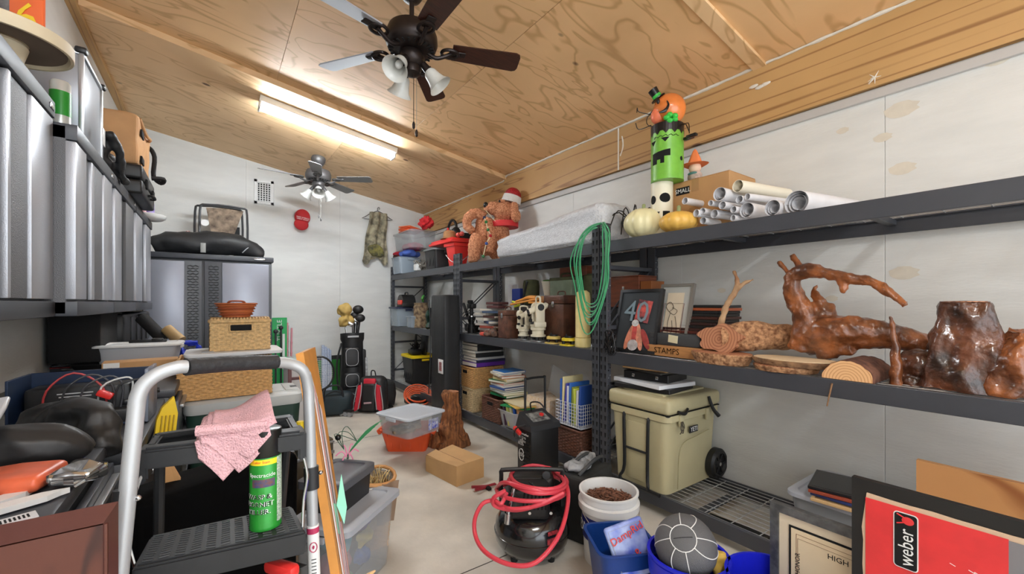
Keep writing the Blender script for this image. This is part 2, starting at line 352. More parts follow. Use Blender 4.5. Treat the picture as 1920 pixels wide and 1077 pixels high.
# ---------------------------------------------------------------- ceiling fans
BRONZE=mat('oil_rubbed_bronze',(44,36,34),.38,metal=.6); PEWTER=mat('pewter_metal',(96,94,94),.4,metal=.5)
WALNUT=mat('walnut_blade',(70,36,24),.4,col2=(44,22,16),vs=9,stretch=(1,14,1)); GREYBL=mat('grey_blade',(112,110,110),.4)
GLAREBL=mat('walnut_blade_glare',(150,152,160),.35)  # walnut blades caught by glare: the sheen is painted into this colour
GLASS=mat('frosted_glass',(226,226,220),.3,alpha=.92,var=.05,vs=20,spec=.6)
def fan(loc,top,ang,bladem,metalm,label,R,tilt,lens,shade_a,sc=1):
    t=T('ceiling_fan',label,'ceiling fan',loc)
    b=B(); H=top-loc[2]
    b.lathe([(.0,H),(.075,H),(.085,H-.03),(.078,H-.07),(.05,H-.115),(.022,H-.125)],32); part('canopy',b,metalm,t)
    b=B(); b.cyl((0,0,.1),(0,0,H-.10),.014); b.ball((0,0,H-.11),.026); part('downrod',b,metalm,t)
    b=B(); b.lathe([(.02,.16),(.04,.155),(.05,.125),(.1,.115),(.135,.10),(.15,.06),(.152,.02),(.14,-.012),(.13,-.02),(.10,-.03),(.06,-.035)],40); part('motor_housing',b,metalm,t)
    b=B()
    for i in range(24): a=2*PI*i/24; b.box((.115*math.cos(a),.115*math.sin(a),-.026),(.035,.010,.006),rot=(0,0,a))
    part('cooling_slots',b,DARK,t)
    b=B(); b.lathe([(.06,-.03),(.072,-.045),(.075,-.075),(.066,-.10),(.05,-.115),(.055,-.13),(.05,-.16),(.02,-.175),(.0,-.18)],32); part('light_fitter',b,metalm,t)
    for i in range(5):
        a=ang+i*2*PI/5; M=Matrix.Rotation(a,4,'Z')
        arm=B(); arm.tube([M@Vector(v) for v in ((.09,0,-.02),(.14,.0,-.045),(.19,0,-.03),(.235,0,-.005))],[.014,.012,.012,.012],8)
        arm.tube([M@Vector((.225+.05*math.cos(q)*1.0,.042*math.sin(q),-.008)) for q in [k*PI/6 for k in range(12)]],.010,7,closed=True)
        arm.box((0,0,0),(.10,.05,.008),.003,M=M@Matrix.Translation((.27,0,-.004)))
        part('blade_arm',arm,metalm,t)
        bl=B(); w0,w1=.058,.072; x0,x1=.24,R
        out=[(x0,-w0),(x1-.03,-w1),(x1-.008,-w1+.01),(x1,-w1+.03),(x1,w1-.03),(x1-.008,w1-.01),(x1-.03,w1),(x0,w0)]
        bl.prism(out,.007,M@Matrix.Rotation(math.radians(tilt),4,'X')); part('blade',bl,bladem[i],t,smooth=0)
    for i in range(3):
        a=shade_a+i*2*PI/3; M=Matrix.Rotation(a,4,'Z')@Matrix.Translation((.085,0,-.12))@Matrix.Rotation(math.radians(140),4,'Y')
        arm=B(); arm.cyl(M@Vector((0,0,-.03)),M@Vector((0,0,.03)),.020,.026); f=part('shade_holder',arm,metalm,t)
        g=B(); pr=[(.028,.02),(.038,.035),(.044,.07),(.055,.105),(.075,.13)]; g.lathe(pr+[(r-.003,z-.002) for r,z in pr[::-1]],28,M=M,cap=False)
        part('glass_shade',g,GLASS,t)
        g=B(); g.ball((0,0,.065),(.022,.022,.034),14,10,M=M); part('bulb',g,WHITE,t)
    for k,(dx,dy) in enumerate(((.0,-.03),(.03,.0))):
        g=B(); L=.30+.03*k; g.cyl((dx,dy,-.16),(dx,dy,-.16-L),.0018,n=6); c=part('pull_chain',g,CHROME if k else metalm,t)
        g=B(); g.lathe([(0,0),(.008,.008),(.009,.03),(.004,.045)],12,c=(dx,dy,-.16-L-.04)); part('pull_weight',g,metalm,c)
    return t
p=atD(772,88,2.50); f1=fan(p,zc(p.x),math.radians(-20),[WALNUT,WALNUT,GLAREBL,GLAREBL,WALNUT],BRONZE,'dark bronze ceiling fan with walnut blades, nearest the camera',.66,-13,1,math.radians(95))
p=atD(597,336,5.3); f2=fan(p,zc(p.x,.05),math.radians(-32),[GREYBL]*5,PEWTER,'pewter grey ceiling fan near the back wall',.66,-13,1,math.radians(20))
# ---------------------------------------------------------------- steel racks
FX=2.35; RD=.61; RZ=(1.835,1.026,.142); BH=.085
P3,P2,P1=2.19,4.46,6.70
def post(x,y,H,front=True,double=False):
    """C-shaped upright with keyhole slots; y is its centre"""
    b=B(); w_=.075
    b.box((0,0,H/2),(.045,w_,H),.003,seg=1); return b
def slots(H,step=.062,sides=('f',)):
    b=B(); z=.1
    while z<H-.03:
        for dy in (-.018,.018):
            M=Matrix.Translation((-.0228,dy,z))@Matrix.Rotation(-PI/2,4,'Y')
            b.prism([(-.017,-.004),(-.017,.004),(.017,.0075 if dy<0 else .010),(.017,-.010 if dy<0 else -.0075)],.0012,M)
        z+=step
    return b
def rack(y0,y1,label,levels=RZ):
    L=y1-y0; t=T('storage_rack',label,'shelf rack',(FX,y0,0))
    H=1.968; sl_me=mesh(slots(H),'slots',DARK,0)
    for yy in (.04,L-.04):
        for xx in (.0225,RD-.0225):
            b=B(); b.box((xx,yy,H/2),(.045,.07,H),.003,seg=1); pq=part('upright',b,STEEL,t)
            if xx<.1: part('slots',sl_me,None,pq,kind='stuff',loc=(xx,yy,0))
            b=B(); z=.06
            while z<H: b.cyl((xx-.008,yy-.0352,z),(xx-.008,yy-.0365,z),.005,n=8); b.cyl((xx+.010,yy-.0352,z+.02),(xx+.010,yy-.0365,z+.02),.005,n=8); z+=.055
            part('side_holes',b,CHROME,pq,kind='stuff')
        b=B()
        for z in (.3,.75,1.2,1.65): b.box((RD/2,yy,z),(RD-.08,.02,.03),.002,seg=1)
        b.tube([(.05,yy,.3),(RD-.05,yy,.75),(.05,yy,1.2),(RD-.05,yy,1.65)],.008,6,sm=1); part('end_brace',b,STEEL,t)
    for z in levels:
        for xx in (.012,RD-.012):
            b=B(); b.box((xx,L/2,z-BH/2),(.022,L-.15,BH),.003,seg=1); b.box((xx+(.012 if xx<.1 else -.012),L/2,z-.012),(.03,L-.15,.006))
            part('beam',b,STEEL,t)
        for k in range(1,3):
            b=B(); b.box((RD/2,L*k/3,z-.03),(RD-.05,.035,.03),.002,seg=1); part('cross_bar',b,STEEL,t)
        b=B(); x=.03
        n=int((RD-.06)/.046)
        for i in range(n+1): xx=.03+i*(RD-.06)/n; b.tube([(xx,.08,z-.006),(xx,L-.08,z-.006)],.0027,5,sm=1)
        yy=.1
        while yy<L-.08: b.tube([(.026,yy,z-.010),(RD-.026,yy,z-.010)],.003,5,sm=1); yy+=.155
        part('wire_deck',b,WIRE,t,kind='stuff')
    return t
rack(P2+.001,P1+.03,'black steel shelf rack at the far end beside the back wall')
rack(P3+.001,P2-.001,'black steel shelf rack in the middle, holding surveying cases')
rack(P3-2.30,P3-.001,'black steel shelf rack nearest the camera, holding driftwood')
# ---------------------------------------------------------------- wall cabinets (left)
HAM=mat('hammered_grey',(118,119,122),.45,bump=.5,bs=260,metal=.25); PANL=mat('silver_panel',(186,188,194),.3,metal=.35,bump=.12,bs=220)
CABD=mat('cabinet_charcoal',(74,76,80),.4); CABB=mat('cabinet_black',(28,29,31),.5)
CZ0,CZ1=1.322,2.175
def wallcab(y0,y1,xf,zt,label,strips,log=False):
    """strips: list of (y0,y1,material,proud) along the front"""
    t=T('wall_cabinet',label,'wall cabinet',(XL,y0,CZ0)); D=xf-XL; L=y1-y0; H=zt-CZ0
    b=B(); b.box((D/2-.015,L/2,H/2),(D-.03,L,H-.02),.003,seg=1); part('body',b,HAM,t)
    b=B(); b.box((D/2,L/2,H-.035),(D+.012,L,.07),.004); part('top_rail',b,STEEL,t)
    b=B(); b.box((D/2,L/2,.033),(D+.012,L,.066),.004); part('bottom_rail',b,STEEL,t)
    d1=None
    n=len(strips)
    for i,(a,c,m,pr) in enumerate(strips):
        b=B(); b.box((D-.02+pr/2,(a+c)/2-y0,H/2),(.03+pr,c-a-.001,H-.15),.004); part('door_panel' if m is PANL else 'door_stile',b,m,t)
    if log:
        b=B(); b.box((D+.008,L-.05,H-.035),(.006,.06,.022),.003); part('badge',b,CHROME,t)
    return t
def yf(px,X=-.5):
    r=ray(px,569); return r.y*X/r.x
def st(lst,X): return [(yf(a,X),yf(c,X),m,pr) for a,c,m,pr in lst]
S1=[(0,5,PANL,0),(5,15,CABB,-.012),(16,22,PANL,.004),(23,58,HAM,-.004),(59,99,PANL,.006)]
wallcab(.6,yf(100,-.565),-.565,2.25,'grey and silver wall cabinet nearest the camera',st(S1,-.565)+[(1.0,1.5,PANL,.004),(1.53,2.0,HAM,0)],True)
a=2.655
S2=[(142,162,PANL,.006),(162,174,CABB,-.012),(175,180,PANL,0),(180,194,HAM,0),(195,210,PANL,.006)]
wallcab(a,yf(211),-.5,CZ1,'grey wall cabinet, second from the camera, with dark textured side',st(S2,-.5),True)
S3=[(216,228,PANL,.006),(229,237,CABB,-.012),(238,252,HAM,.0)]
wallcab(yf(212),yf(253),-.5,CZ1,'grey wall cabinet, third from the camera',st(S3,-.5),True)
S4=[(255,267,PANL,.006),(268,273,CABB,-.012),(274,283,PANL,.004)]
wallcab(yf(254),yf(284),-.5,CZ1,'grey wall cabinet farthest from the camera',st(S4,-.5))
# ---------------------------------------------------------------- tall cabinet at back
GP=mat('blue_grey_panel',(150,153,164),.32,metal=.3,var=.04,vs=3); TREAD=mat('tread_black',(44,45,48),.4)
yc=5.93; pl=atY(263,569,yc); pr_=atY(511,569,yc); ztc=atY(400,478,yc).z
wx=pr_.x+.72; x0=pr_.x-1.22; W=1.22
t=T('tall_cabinet','tall two-door steel cabinet, blue grey with black tread columns','cabinet',(x0,yc,0))
b=B(); b.box((W/2,.32,ztc/2-.02),(W-.02,.60,ztc-.06),.004); part('body',b,CABD,t)
b=B(); b.box((W/2,.30,ztc-.03),(W+.02,.66,.06),.008); part('top_cap',b,STEEL,t)
b=B(); b.box((W-.14,-.034,ztc-.03),(.12,.006,.018),.003); part('badge',b,CHROME,t)
mid=atY(381,569,yc).x-x0; d0=atY(346,569,yc).x-x0; d1=atY(416,569,yc).x-x0
for (a,c,nm,g) in ((.01,mid-.012,'door',0),(mid+.012,W-.01,'door',1)):
    b=B(); b.box(((a+c)/2,0,ztc/2-.03),(c-a,.03,ztc-.1),.004); d=part(nm,b,CABD,t)
    pa,pc=(a+.01,d0) if g==0 else (d1,c-.03)
    b=B(); b.box(((pa+pc)/2,-.02,ztc/2-.03),(pc-pa,.02,ztc-.12),.008); part('silver_panel',b,GP,d)
    ta,tc_=(d0+.025,mid-.04) if g==0 else (mid+.05,d1-.03)
    b=B(); z=.12; k=0
    while z<ztc-.12:
        for j in range(4):
            xx=ta+(tc_-ta)*(j+.5)/4
            b.box((xx,-.018,z),(.030,.008,.008),.003,rot=(0,(.5 if (j+k)%2 else -.5),0),seg=1)
        z+=.030; k+=1
    part('tread_plate',b,TREAD,d,kind='stuff')
# ---------------------------------------------------------------- generic builders
def RB(n): random.seed(n)
def rrect(w,h,r,n=4):
    o=[]
    for cx,cy,a0 in ((w/2-r,h/2-r,0),(-w/2+r,h/2-r,PI/2),(-w/2+r,-h/2+r,PI),(w/2-r,-h/2+r,1.5*PI)):
        for i in range(n+1): a=a0+i*PI/2/n; o.append((cx+r*math.cos(a),cy+r*math.sin(a)))
    return o
def loft(b,rings,cap0=True,cap1=False):
    n=len(rings[0]); vs=[v for r in rings for v in r]; fs=[]
    for k in range(len(rings)-1):
        for i in range(n): j=(i+1)%n; fs.append((k*n+i,k*n+j,(k+1)*n+j,(k+1)*n+i))
    if cap0: fs.append(tuple(range(n-1,-1,-1)))
    if cap1: fs.append(tuple((len(rings)-1)*n+i for i in range(n)))
    return b.raw(vs,fs)
def ring(w,d,r,z,n=4): return [(x,y,z) for x,y in rrect(w,d,r,n)]
CLEAR=mat('clear_plastic',(200,204,208),.25,alpha=.28); MILKY=mat('milky_plastic',(222,224,228),.4,alpha=.5)
def tote(name,label,cat,loc,w,d,h,rz,mb,ml=None,group=None,taper=.9,lid=True,lw=.03,ribs=0,handles=True,rx=0,mk=None):
    t=T(name,label,cat,loc,rz,group,rx)
    b=B(); r=min(w,d)*.1
    o=[ring(w*taper,d*taper,r,0),ring(w*taper,d*taper,r,.004)]
    for k in range(1,5): f=taper+(1-taper)*k/4; o.append(ring(w*f,d*f,r,h*k/4*(.93)))
    o+=[ring(w,d,r,h*.93),ring(w+lw*.6,d+lw*.6,r,h*.94),ring(w+lw*.6,d+lw*.6,r,h*.97)]
    th=.004
    o+=[ring(w-2*th,d-2*th,r,h*.97),ring(w*taper-2*th,d*taper-2*th,r,.006)]
    loft(b,o,True,True); bd=part('body',b,mb,t)
    if ribs:
        for i in range(ribs):
            x=-w*taper/2+w*taper*(i+.5)/ribs; q=B(); q.box((x,-d*(taper+.04)/2-.002,h*.5),(.012,.008,h*.7),.002,rot=(-(1-taper)*d/2/h,0,0)); part('rib',q,mb,bd)
    if lid:
        q=B(); loft(q,[ring(w+lw,d+lw,r*1.1,h*.93),ring(w+lw,d+lw,r*1.1,h),ring(w+lw*.3,d+lw*.3,r,h+.006),ring(w-.04,d-.04,r,h+.006),ring(w-.05,d-.05,r,h-.002)],True,True)
        l=part('lid',q,ml or mb,t)
        if mk: q=B(); 
    if handles:
        for s in (-1,1): q=B(); q.box((s*(w/2+lw*.4),0,h*.86),(.014,d*.3,.03),.004); part('latch',q,ml or mb,t)
    return t
def prof(d): return abs(math.sin(d*PI))
def weave(b,w,d,h,z0=0,pitch=.032,strand=.012,amp=.0065,taper=1.0,r=.03):
    """woven walls: strands run round the basket and pass over and under the stakes"""
    out=rrect(1,1,.06,2)
    per=[]; pts=[(w/2*sx,d/2*sy) for sx,sy in ((1,1),(-1,1),(-1,-1),(1,-1))]
    for i in range(4):
        a=Vector(pts[i]); c=Vector(pts[(i+1)%4]); L=(c-a).length; n=max(4,int(round(L/pitch))*4)
        nm=Vector(((c-a).y,-(c-a).x)).normalized()
        for k in range(n): per.append((a+(c-a)*k/n,nm if k else Vector((math.copysign(.7,pts[i][0]),math.copysign(.7,pts[i][1]))),k*.25))
    N=len(per); nr=max(2,int(h/strand)); vs=[]; fs=[]
    for j in range(nr*2+1):
        z=z0+h*j/(nr*2); row=j//2; f=taper+(1-taper)*j/(nr*2)
        for p,nm,k in per:
            over=.5+.5*math.cos(k*PI+PI*row)
            disp=amp*(over*.9+.1)*(1 if j%2 else .0)+random.uniform(-1,1)*amp*.12
            q=p*f+nm*disp; vs.append((q.x,q.y,z))
    for j in range(nr*2):
        for i in range(N): l=(i+1)%N; fs.append((j*N+i,j*N+l,(j+1)*N+l,(j+1)*N+i))
    return b.raw(vs,fs)
WICK=mat('seagrass_wicker',(222,184,128),.7,var=.16,vs=60,bump=.4,bs=180); WICKD=mat('dark_wicker',(120,76,58),.55,var=.35,vs=60,bump=.4,bs=180)
WICKL=mat('pale_wicker',(226,200,154),.75,var=.18,vs=60,bump=.4,bs=180); WICKO=mat('honey_wicker',(216,166,104),.6,var=.16,vs=60,bump=.4,bs=180)
def basket(label,loc,w,d,h,rz,m,lid=False,hole=True,fill=None,group=None,strand=.012,taper=1.0,pitch=.032):
    t=T('wicker_basket',label,'basket',loc,rz,group)
    b=B(); weave(b,w,d,h-.014,0,pitch,strand,taper=taper); part('woven_wall',b,m,t,kind='stuff',smooth=60)
    b=B(); b.box((0,0,.006),(w*taper-.01,d*taper-.01,.008)); part('bottom',b,m,t)
    b=B(); b.tube([(x,y,h-.010) for x,y in rrect(w+.006,d+.006,.03,3)],.010,7,closed=True,sm=1); part('braided_rim',b,m,t)
    if lid:
        b=B(); n=int(w/.016)
        for i in range(n): x=-w/2+w*(i+.5)/n; b.tube([(x,-d/2,h+.004),(x+.003,-d/6,h+.009),(x-.003,d/6,h+.008),(x,d/2,h+.004)],.0085,5,sm=1)
        part('woven_lid',b,m,t,kind='stuff')
    if hole:
        b=B(); b.box((0,-d/2-.004,h*.74),(.11,.008,.036),.003); part('handle_hole',b,DARK,t)
        b=B(); b.tube([(x,-d/2-.006,h*.74+y) for x,y in rrect(.12,.046,.01,2)],.005,6,closed=True,sm=1); part('hole_binding',b,m,t)
    if fill:
        b=B(); b.box((0,0,h-.05),(w-.03,d-.03,.02)); part('liner',b,fill,t)
    return t
def book(label,loc,w,d,th,rz,col,group=None,pages=(232,226,210),name='book',cat='book',rx=0,ry=0,rough=.45):
    cm=mat('cover_%d_%d_%d'%col,col,rough); t=T(name,label,cat,loc,rz,group,rx,ry)
    b=B(); c=.003
    b.box((0,0,c/2),(w,d,c),.0008,seg=1); b.box((0,0,th-c/2),(w,d,c),.0008,seg=1); b.box((0,d/2-c/2,th/2),(w,c,th),.001,seg=1); part('cover',b,cm,t)
    b=B(); b.box((0,-.003,th/2),(w-.008,d-.008,th-2*c)); part('pages',b,mat('pages_%d'%pages[2],pages,.8),t,smooth=0)
    return t
def frame(label,loc,w,h,rz,fcol,fw=.03,th=.02,matc=None,mw=0,art=None,lean=0,group=None,name='framed_picture',fm=None,rx=None,ry=0,cat='picture',glass=False):
    """picture frame in the local XZ plane, facing -Y, standing on its lower edge"""
    fm=fm or mat('frame_%d_%d_%d'%fcol,fcol,.4); t=T(name,label,cat,loc,rz,group,rx if rx is not None else lean,ry)
    for (x0,z0,x1,z1) in ((0,0,w,0),(w,0,w,h),(w,h,0,h),(0,h,0,0)):
        dx,dz=(x1-x0),(z1-z0); L=math.hypot(dx,dz); ux,uz=dx/L,dz/L; nx,nz=-uz,ux
        b=B(); o=[(x0,z0),(x1,z1),(x1-ux*fw+nx*fw,z1-uz*fw+nz*fw),(x0+ux*fw+nx*fw,z0+uz*fw+nz*fw)]
        b.raw([(x-w/2,-th/2,z) for x,z in o]+[(x-w/2,th/2,z) for x,z in o],[(0,1,2,3),(7,6,5,4),(0,4,5,1),(1,5,6,2),(2,6,7,3),(3,7,4,0)])
        part('rail',b,fm,t,smooth=0)
    b=B(); b.box((0,.002,h/2),(w-2*fw,th*.5,h-2*fw)); part('backing',b,CARD if not matc else mat('mat_%d_%d_%d'%matc,matc,.8),t,smooth=0)
    if mw:
        b=B(); b.box((0,-.0005-th*.25,h/2),(w-2*fw-2*mw,.003,h-2*fw-2*mw)); part('print',b,art,t,smooth=0)
    return t
def XZ(x,y,z,rz=0): return Matrix.Translation((x,y,z))@Matrix.Rotation(PI/2,4,'X')@Matrix.Rotation(rz,4,'Z')
def rackY(px,X): r=ray(px,569); return r.y*X/r.x
def onrack(px,X,z): return Vector((X,rackY(px,X),z))
TZ,MZ,BZ=RZ[0]+.001,RZ[1]+.001,RZ[2]+.001
def mpp(p): return (p[0]*ST+p[1]*CT)/FPX
def bucket(name,label,cat,loc,r0,r1,h,m,bands=((.8,.014),),handle=None,rz=0,th=.004,tilt=0):
    t=T(name,label,cat,loc,rz,rx=tilt); b=B(); R=lambda z:r0+(r1-r0)*z/h
    pr=[(0,0),(r0,0)]
    for f,e in bands: pr+=[(R(h*f-.02),h*f-.02),(R(h*f-.02)+e,h*f-.016),(R(h*f+.02)+e,h*f+.02),(R(h*f+.02),h*f+.024)]
    pr+=[(r1,h-.012),(r1+.008,h-.010),(r1+.008,h),(r1-th,h),(r0-th,.006),(0,.006)]
    b.lathe(pr,40); part('pail',b,m,t)
    if handle:
        b=B(); b.tube([((r1+.01)*math.cos(a),(r1+.01)*math.sin(a)-.0,h*.82-.1*math.sin(a)*0-.12*math.sin(a)) for a in [PI*k/10 for k in range(11)]],.0025,6,sm=1); part('bail_handle',b,handle,t)
    return t
# ================================================================ RIGHT, TOP SHELF
def up(px,X,z,pytop): p=onrack(px,X,z); return (atX(px,pytop,X).z-z)
# bubble wrap bundle
BUB=mat('bubble_wrap',(220,222,226),.3,var=.07,vs=30,bump=.8,bs=90)
ya,yb=rackY(952,2.55),rackY(1152,2.55); L=ya-yb
b=B(); b.box((0,0,.13),(.40,L,.26),.06,seg=4); b.sub(2)
b.sub(1); b.noise(.035,4,3).noise(.010,22,5); b.bm.normal_update()
for v in b.bm.verts: v.co+=v.normal*(.010*ridged(Vector((v.co.x*9,v.co.y*16,v.co.z*9)))+.005*ridged(v.co*34))
for v in b.bm.verts: v.co.z*=1+.32*min(1,max(-.5,-v.co.y))
for v in b.bm.verts:
    if v.co.z<.004: v.co.z=.0
one('bubble_wrapped_bundle',b,BUB,'long bundle wrapped in silvery bubble wrap on the top shelf','package',(2.58,(ya+yb)/2,TZ),smooth=70)
# white and yellow pumpkins
def pumpkin(label,px,X,r,hz,col,stem,sink=0):
    p=onrack(px,X,TZ); t=T('pumpkin',label,'pumpkin',p)
    f=lambda a,z:1-.07*abs(math.sin(a*5))**.6*-1-.07
    b=B(); b.ball((0,0,hz*.98),(r,r,hz),60,20,fn=None)
    for v in b.bm.verts:
        a=math.atan2(v.co.y,v.co.x); k=1-.08*(1-abs(math.sin(a*5))**.5); v.co.x*=k; v.co.y*=k
        q=math.hypot(v.co.x,v.co.y)/r
        if v.co.z>hz: v.co.z-=.18*hz*max(0,1-q*2.2)
    part('rind',b,mat('rind_%d'%col[2],col,.35,var=.05,vs=9),t,smooth=70)
    b=B(); h=hz*1.75; b.tube([(0,0,h),(.005,.0,h+.03),(.02,.01,h+.05)],[.018,.012,.013],8); part('stem',b,mat('stem_green',(150,160,110),.7),t)
    return t
pumpkin('pale cream pumpkin on the front edge of the top shelf',1206,2.47,.135,.108,(240,232,184),0)
pumpkin('small yellow orange pumpkin right of the cream pumpkin',1272,2.47,.122,.072,(240,190,92),0)
# black wire spider
BLKM=mat('black_enamel',(20,20,22),.3)
p=onrack(1184,2.60,TZ+.14); t=T('spider_decoration','black metal wire spider standing behind the cream pumpkin','decoration',p)
b=B(); b.ball((0,.02,.02),(.055,.07,.05)); b.ball((0,-.055,.01),.03); part('body',b,BLKM,t)
RB(3)
for s in (-1,1):
    for k in range(4):
        a=(-.7+.45*k)*1.1; c,sn=math.cos(a)*s,math.sin(a)
        b=B(); b.tube([(0,0,.01),(.08*c,.10*sn,.10),(.15*c,.18*sn,.11-.02*k),(.21*c,.26*sn,-.138 if k in(0,3) or s>0 else -.10)],.0045,6,sm=2); part('leg',b,BLKM,t)
# cardboard box SMALL
def cardbox(label,loc,w,d,h,rz,name='cardboard_box',m=None,tape=True):
    t=T(name,label,'box',loc,rz); b=B(); b.box((0,0,h/2),(w,d,h),.003,seg=1); part('carton',b,m or CARD,t,smooth=0)
    for s in (-1,1):
        b=B(); b.box((0,s*d/4,h+.0025),(w-.004,d/2-.003,.004),.001,seg=1); part('flap',b,m or CARD,t,smooth=0)
    if tape: b=B(); b.box((0,0,h+.0055),(w,.05,.001)); b.box((-w/2-.0006,0,h-.04),(.001,.05,.08)); part('tape',b,mat('tape',(176,136,92),.25),t,smooth=0)
    return t
y1,y2=rackY(1262,2.62),rackY(1430,2.94)
bx=cardbox('brown moving carton marked SMALL on the top shelf',(2.80,(rackY(1258,2.64)+rackY(1340,2.64))/2-.03,TZ),.34,.46,.375,0)
b=B(); b.box((-.1715,.09,.315),(.002,.10,.05)); l_=part('label',b,DARK,bx,smooth=0)
b=B(); b.text('SMALL',.04,Matrix.Translation((-.1728,.09,.315))@Matrix.Rotation(-PI/2,4,'Z')@XZ(0,0,0)); part('lettering',b,WHITE,bx,smooth=0)
# tin tower: skull tin, green tin, pumpkin figure
TX=2.56
def tincan(name,label,px,z0,r,h,m,cuts,top=None):
    p=onrack(px,TX,z0); t=T(name,label,'decoration',p,math.radians(0)); b=B()
    b.lathe([(r,0),(r*1.01,.004),(r,.01),(r,h-.01),(r*1.01,h-.004),(r,h),(r-.003,h),(r-.003,.004)],40); part('tin_body',b,m,t)
    for (a0,z,w_,h_,kind) in cuts:
        b=B(); n=14; vs=[];
        if kind=='r': o=[(-w_/2,-h_/2),(w_/2,-h_/2),(w_/2,h_/2),(-w_/2,h_/2)]
        elif kind=='o': o=[(w_/2*math.cos(q*PI/8),h_/2*math.sin(q*PI/8)) for q in range(16)]
        elif kind=='m': o=[(-w_/2,-h_/2),(-w_/5,-h_/2),(-w_/5,-h_/5),(0,-h_/5),(0,-h_/2),(w_/5,-h_/2),(w_/5,0),(w_/2,0),(w_/2,h_/2),(-w_/2,h_/3)]
        elif kind=='t': o=[(-w_/2,h_/2),(0,-h_/2),(w_/2,h_/2)]
        b.prism(o,.0025)     # flat outline, sliced finely, then wrapped on the cylinder
        for k in range(-9,10):
            bmesh.ops.bisect_plane(b.bm,geom=b.bm.verts[:]+b.bm.edges[:]+b.bm.faces[:],plane_co=(k*w_/19,0,0),plane_no=(1,0,0))
        for v in b.bm.verts:
            x,y,q=v.co; v.co=Vector(((r-.001+q)*math.cos(a0+x/r),(r-.001+q)*math.sin(a0+x/r),z+y))
        part('cut_out',b,DARK,t,smooth=0)
    return t
CREAM=mat('cream_tin',(236,230,206),.4); LIME=mat('lime_tin',(122,190,66),.35,var=.06,vs=20)
fa=math.radians(222)   # roughly towards the viewer
hz=atX(1240,345,TX).z-TZ
tincan('skull_tin','cream tin with black skull cut-outs under the green tin',1241,TZ,.074,hz,CREAM,[(fa+.18,hz*.70,.075,.065,'o'),(fa-1.0,hz*.68,.05,.06,'o'),(fa+.30,hz*.38,.05,.06,'r'),(fa-.5,hz*.40,.03,.04,'t')])
z0=TZ+hz+.001; gh=atX(1250,240,TX).z-z0
g=tincan('green_monster_tin','lime green monster lantern tin with jagged black rim on the skull tin',1251,z0,.107,gh,LIME,[(fa-.55,gh*.40,.13,.09,'m'),(fa-.25,gh*.69,.055,.03,'t'),(fa-1.1,gh*.67,.05,.03,'t'),(fa+.85,gh*.36,.026,.03,'o')])
b=B(); n=36; r=.109; vs=[];fs=[]
for i in range(n): a=2*PI*i/n; vs+=[(r*math.cos(a),r*math.sin(a),gh+.004),(r*math.cos(a),r*math.sin(a),gh*(.86 if i%3 else .80))]
fs=[(2*i,2*i+1,(2*i+3)%(2*n),(2*i+2)%(2*n)) for i in range(n)]; b.raw(vs,fs); part('jagged_rim',b,BLKM,g,smooth=0)
b=B(); b.lathe([(.108,gh),(.108,gh+.006),(0,gh+.006)],36); part('tin_lid',b,BLKM,g)
b=B(); b.tube([((.109)*math.cos(fa+a),.109*math.sin(fa+a),gh*.76+.006*math.sin(a*20)) for a in [-1+.1*k for k in range(17)]],.002,5,sm=1); part('stitches',b,BLKM,g)
z1=z0+gh+.007; p=onrack(1250,TX,z1); ORG=mat('orange_enamel',(250,140,66),.25,var=.14,vs=4,coat=.5); GRN=mat('bright_green',(60,190,70),.5)
t=T('pumpkin_figure','orange pumpkin-headed figure with tiny black top hat, seated on the green tin','decoration',p); pr=.108
b=B(); b.ball((0,-.02,pr),pr,30,20); part('head',b,ORG,t,smooth=70)
fd=Vector((math.cos(fa),math.sin(fa),0)); sd=Vector((-fd.y,fd.x,0)); c0=Vector((0,-.02,pr))
lf=-1*Vector((CT,-ST,0))
F2=(lf*.8+fd*.6).normalized()
b=B(); b.ball(c0+lf*.075+Vector((0,0,-.04)),(.05,.05,.06)); part('face_mask',b,mat('pink_orange',(246,130,92),.4),t)
b=B(); c1=c0+lf*.085+fd*.07+Vector((0,0,.03)); b.ball(c1,(.012,.012,.02),8,6); c1=c0+lf*.03+fd*.1+Vector((0,0,-.01)); b.tube([c1+Vector((0,0,.03)),c1+lf*-.01,c1+lf*.01+Vector((0,0,-.035)),c1+lf*.05+Vector((0,0,-.05))],[.003,.008,.012,.004],6); part('painted_features',b,BLKM,t)
b=B(); c1=c0+lf*.0+fd*.09+Vector((0,0,-.09)); 
for k in range(5): a=k*1.256; b.ball(c1+lf*.03*math.cos(a)+Vector((0,0,.02*math.sin(a))),(.022,.022,.018),8,6)
part('green_bow',b,GRN,t)
ht=B(); c1=c0+lf*.085+Vector((0,0,.095)); ax=(lf*.6+Vector((0,0,.9))).normalized(); ht.cyl(c1-ax*.02,c1-ax*.014,.05,.05); ht.cyl(c1-ax*.014,c1+ax*.055,.028,.033); h_=part('top_hat',ht,BLKM,t); ht=B(); ht.cyl(c1-ax*.013,c1+ax*.010,.0305,.0315); part('hat_band',ht,GRN,h_)
for pts in (((0,-.02,.02),(-.02,.12,.04),(.0,.16,.12),(0,.05,.19)),((-.05,.09,.03),(-.12,.14,.0),(-.13,.16,.05)),((-.05,.06,.09),(-.14,.12,.11),(-.15,.13,.14),(-.13,.15,.12)),((.08,-.06,.0),(.02,-.15,-.02),(.0,-.17,-.10)),((.06,-.08,.0),(-.03,-.16,-.04),(-.05,-.20,-.11))):
    b=B(); b.tube(pts,.003,6); part('wire_limb',b,BLKM,t)
for q in ((-.02,-.20,-.13),(.01,-.16,-.125)): b=B(); b.box(q,(.03,.07,.02),.006); part('shoe',b,BLKM,t)
